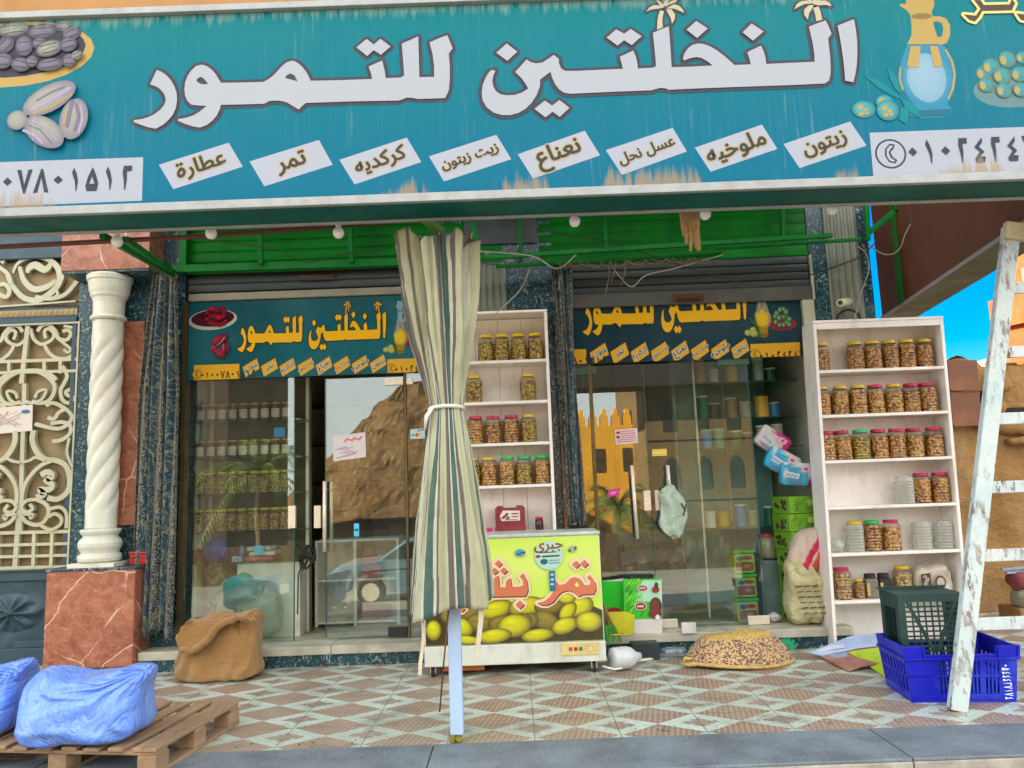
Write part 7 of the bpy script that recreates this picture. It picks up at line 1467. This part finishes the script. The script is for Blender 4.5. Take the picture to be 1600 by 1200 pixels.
for nm, quad, lb in (('upper', [(1480, 562), (1527, 562), (1531, 611), (1484, 611)], 'upper of two rusty brown square metal plates on the stone wall'), ('lower', [(1484, 612), (1531, 612), (1534, 665), (1489, 667)], 'lower of two rusty brown square metal plates on the stone wall')):
    Q = [at(x, y, 8.02) for x, y in quad]; cx_ = sum((q for q in Q), Vector()) / 4; t = thing('metal_plate', lb, 'metal plate', cx_, 'rusty plates on the stone wall'); b = MB(); b.prism([q + (cx_ - q) * .015 for q in Q], (0, 1, 0), .03); b.build('plate', rp, t, bevel=.004)
    b = MB(); b.bar(Q[3] + Vector((0, -.012, .01)), Q[2] + Vector((.03, -.012, .01)), .025, .02); b.build('lip', rp, t, bevel=.003)
# sunlit tower, far houses
Yt = 24.; tw = thing('stone_tower', 'sunlit orange stone tower with a bracketed cornice above the ladder', 'tower', at(1640, 700, Yt)); b = MB(); om = M('golden_stone', srgb(138, 62, 8), .9, vs=.8, var=.2, bs=8, bump=.5, dirt=srgb(130, 60, 14), da=.4)
T = lambda x, y: at(x, y, Yt); z0 = -.17; A = T(1588, 560); Bz = T(1600, 400).z
d1, d2 = Vector((.44, -.9, 0)), Vector((.9, .44, 0))
def tbox(mb, u0, u1, v0, v1, z_0, z_1):
    c = [Vector((A.x, Yt, 0)) + d1 * u + d2 * v for u, v in ((u0, v0), (u1, v0), (u1, v1), (u0, v1))]; mb.mesh([Vector((q.x, q.y, z)) for z in (z_0, z_1) for q in c], [(0, 3, 2, 1), (4, 5, 6, 7), (0, 1, 5, 4), (1, 2, 6, 5), (2, 3, 7, 6), (3, 0, 4, 7)])
tbox(b, 0, 6, 0, 5, z0, T(1600, 395).z); b.build('wall', om, tw)
b = MB(); tbox(b, -.42, 6.2, -.4, 5.2, T(1570, 512).z, T(1570, 468).z); tbox(b, -.25, 6.1, -.22, 5.1, T(1580, 545).z, T(1570, 512).z - .002); b.build('cornice', om, tw)
b = MB()
for k in range(4): tbox(b, .5 + k * 1.2, .8 + k * 1.2, -.03, .02, T(1590, 455).z, T(1590, 425).z)
b.build('window', M('dark_window', (.03, .02, .015), .4), tw)
Yh = 34.; hs = thing('far_house', 'small pale sunlit house roofline beyond the stone wall', 'house', at(1560, 600, Yh)); hm = M('pale_plaster', srgb(200, 150, 96), .9, vs=.6, var=.2)
p0, p1 = at(1538, 566, Yh), at(1600, 556, Yh); b = MB(); b.box((p0.x, Yh, -.17), (p1.x - 1.0, Yh + 6, p0.z)); b.box((at(1552, 560, Yh).x, Yh + .5, p0.z + .01), (p1.x + 8, Yh + 6, p1.z)); b.build('wall', hm, hs); b = MB(); b.tube([at(1545, 566, Yh), at(1543, 551, Yh)], .05, 6); b.build('aerial', G['cable'], hs)
# bundle behind the ladder
bd = thing('cloth_bundle', 'small heap of striped and maroon cloth behind the ladder rungs', 'bundle', at(1595, 905, 7.4)); p = at(1598, 905, 7.4)
b = MB(); b.blob(p, (.13, .1, .09), .8, .04, 7, 3); b.build('maroon_cloth', M('faded_maroon', srgb(120, 60, 66), .8), bd, smooth=True); b = MB(); b.blob(p + Vector((.02, .0, -.16)), (.14, .12, .1), .7, .03, 7, 5); b.build('grey_cloth', M('grey_rag', srgb(130, 130, 110), .8), bd, smooth=True)
b = MB(); b.bar(p + Vector((-.2, -.02, .10)), p + Vector((.25, 0, .12)), .03, .02); b.bar(p + Vector((-.18, -.05, .07)), p + Vector((.25, -.03, .075)), .03, .02); b.build('slat', M('blue_white_slat', srgb(130, 150, 180), .5), bd)
b = MB(); b.box((p.x - .12, p.y - .1, 0), (p.x + .5, p.y + .25, p.z - .25)); tag(b.build('stone_block', G['stone'], bevel=.02), 'low stone block carrying the cloth heap', 'block')

# ------------------------------------------------------------------ across the street (seen in the glass)
gold = M('castle_stone', srgb(232, 166, 44), .9, vs=.5, var=.2, bs=6, bump=.5)
ca = thing('crenellated_wall', 'golden sunlit crenellated wall across the street', 'wall', (5, -27, -1)); b = MB(); b.box((1.5, -28, -1), (6.8, -26, 4.6))
for k in range(9): b.box((1.55 + k * .6, -26.6, 4.6), (1.95 + k * .6, -26.0, 5.1)); b.box((1.65 + k * .6, -26.6, 5.1), (1.85 + k * .6, -26.0, 5.45))
b.build('wall', gold, ca); b = MB()
for x in (2.6, 4.2, 5.6): b.box((x, -25.99, 2.2), (x + .45, -25.95, 3.4))
b.build('window', M('castle_window', (.05, .03, .02), .5), ca)
bc = thing('stone_mosque', 'brown stone building with arched windows across the street', 'building', (9, -23, -1)); b = MB(); b.box((6.2, -32, -1), (15, -22, 11)); b.build('wall', M('brown_stone', srgb(112, 88, 54), .9, vs=.6, var=.25, bs=6, bump=.5), bc)
b = MB()
for k in range(5):
    for j in range(2): x, z = 7. + k * 1.5, 1.2 + j * 2.7; b.prism([(x, -21.99, z), (x + .6, -21.99, z), (x + .6, -21.99, z + 1.1), (x + .45, -21.99, z + 1.4), (x + .3, -21.99, z + 1.5), (x + .15, -21.99, z + 1.4), (x, -21.99, z + 1.1)], (0, 1, 0), .03)
b.build('window', M('arch_window', (.04, .03, .025), .5), bc); b = MB()
for j in range(3): b.box((6.15, -22.1, .7 + j * 2.8), (15.05, -21.9, .85 + j * 2.8))
b.build('cornice', M('dull_cornice', srgb(110, 84, 54), .9), bc)
b = MB(); b.box((2.4, -22.5, 5.9), (16, -20.5, 9.5)); b.build('reflection_screen', M('reflection_screen_dark', srgb(50, 44, 38), .9), bc)  # dark mass added to darken the top of the right glass reflection
hill = MB()
def hfn(u, v):
    x = -60 + 64 * u; d = v; prof = 1.5 + 8.5 * max(0, min(1, (x + 16) / 9.)) ** .9 * max(0, min(1, (4 - x) / 6.)) + 1.2 * noise.fractal(Vector((x * .25, 1, 0)), 1, 2, 5)
    z = -1 + (prof + 1.0) * min(1, d * 1.25); y = -30 - 14 * d; n = noise.fractal(Vector((x * .35, y * .35, z * .3)), .9, 2, 5); return Vector((x + n * .2, y + n * .6, z + n * .4 * d + .18 * math.sin(z * 5)))
hill.grid(hfn, 150, 40); tag(hill.build('rocky_hill', stone('hill_rock', srgb(104, 76, 46), srgb(122, 92, 58), srgb(84, 60, 38), .5)), kind='structure')
frm = NT('palm_leaf'); c = frm.mix(frm.noise(frm.coord(), 3, 3), srgb(70, 96, 40), srgb(130, 140, 64)); fmat = frm.set(c, .6)
def palm(x, y, z0, h, n, L, label, seed):
    t = thing('palm_tree', label, 'palm tree', (x, y, z0), 'palms across the street'); rd = random.Random(seed); b = MB(); P = [Vector((x + .05 * math.sin(k), y, z0 + h * k / 8)) for k in range(9)]; b.tube(P, [.15 - .005 * k for k in range(9)], 12); b.build('trunk', M('palm_trunk', srgb(110, 86, 60), .9, vs=9, bump=.6, bs=20), t)
    b = MB(); top = P[-1]
    for k in range(n):
        a = k * 2.4 + rd.random() * .4; el = rd.uniform(-.2, 1.15); d = Vector((math.cos(a), math.sin(a), 0)); pts = []
        for i in range(15): s = i / 14; r = L * s; pts.append(top + d * (r * math.cos(el) * (1 - .12 * s)) + Vector((0, 0, r * math.sin(el) - L * .75 * s * s * (1.1 - .4 * math.sin(el)))))
        b.tube(pts, [.025 * (1 - i / 15) + .004 for i in range(15)], 4)
        for i in range(1, 15):
            e = d.cross(Vector((0, 0, 1))); p = pts[i]; dd = (pts[i] - pts[i - 1]).normalized()
            for s_ in (-1, 1):
                for o in (0, .5):
                    q = p - (pts[i] - pts[i - 1]) * o; l = .5 * math.sin(math.pi * (.12 + .8 * i / 15)) + .08; tip = q + (e * s_ * .8 + dd * .6 + Vector((0, 0, -.25 + rd.uniform(-.2, .2)))).normalized() * l; w = dd * .022
                    b.face([q - w, q + w, tip])
    b.build('crown', fmat, t, fixn=False)
palm(-8.6, -12.0, -.92, 3.3, 26, 2.9, 'palm tree reflected in the left shop window', 1); palm(3.2, -11, -.92, 1.7, 22, 2.0, 'short palm tree before the golden wall', 2); palm(-1.6, -13, -.92, 3.2, 22, 2.2, 'palm tree by the parked car', 3)
gw_ = tag(MBox((-30, -8.2, -.95), (30, -7.9, .12), 'reflection_wall', stone('reflection_wall_stone', srgb(84, 66, 48), srgb(104, 84, 60), srgb(40, 30, 22))), 'low dark stone wall added across the street to darken the reflections', 'wall')  # added to keep the bright far road out of the glass
nb = thing('street_building', 'tall dark brick building across the street at the left', 'building', (-20, -18, -1)); b = MB(); b.box((-32, -24, -1), (-11.2, -16, 7.4)); b.build('wall', M('dark_brick', srgb(74, 58, 46), .9, vs=.8, var=.25), nb)
b = MB()
for k in range(8):
    for j in range(2): b.box((-31 + k * 2.5, -15.99, .6 + j * 3), (-29.8 + k * 2.5, -15.95, 2.4 + j * 3))
b.build('window', M('brick_window', (.03, .035, .04), .2), nb)
# parked car
car = thing('parked_car', 'pale blue parked car across the street', 'car', (-1.9, -3.6, -.9)); cm = M('car_paint', srgb(110, 140, 160), .25, var=.06, coat=.6, bump=0, metal=.3); Zc = -.9
side_ = [(-2.1, .35), (-2.15, .7), (-1.9, .88), (-1.1, .95), (-.5, 1.36), (.75, 1.42), (1.45, .98), (2.05, .9), (2.15, .6), (2.1, .32), (1.7, .3), (1.55, .6), (1.2, .68), (.9, .6), (.8, .28), (-.85, .28), (-.95, .6), (-1.25, .68), (-1.6, .6), (-1.7, .3)]
b = MB(); b.prism([(-1.9 + x, -4.4, Zc + z) for x, z in side_], (0, 1, 0), 1.7); b.build('body', cm, car, bevel=.06, seg=3)
b = MB(); b.prism([(-1.9 + x, -2.697, Zc + z) for x, z in ((-1.0, .97), (-.48, 1.3), (.1, 1.34), (.1, .97))], (0, 1, 0), .01); b.prism([(-1.9 + x, -2.697, Zc + z) for x, z in ((.17, .97), (.17, 1.34), (.72, 1.36), (1.3, .98))], (0, 1, 0), .01); b.build('window', M('car_glass', (.02, .03, .03), .05, bump=0), car)
for x in (-1.25, 1.22):
    w = thing('wheel', '', None, (-1.9 + x, -2.75, Zc + .3)); w.parent = car; w.location = w.location - car.location
    b = MB(); b.tube([(-1.9 + x, -2.9, Zc + .3), (-1.9 + x, -2.68, Zc + .3)], .3, 26); b.build('tyre', G['rubber'], w, bevel=.02); b = MB(); b.tube([(-1.9 + x, -2.69, Zc + .3), (-1.9 + x, -2.67, Zc + .3)], .19, 20); b.build('rim', G['steel'], w)
bpy.data.objects.remove(_fo)
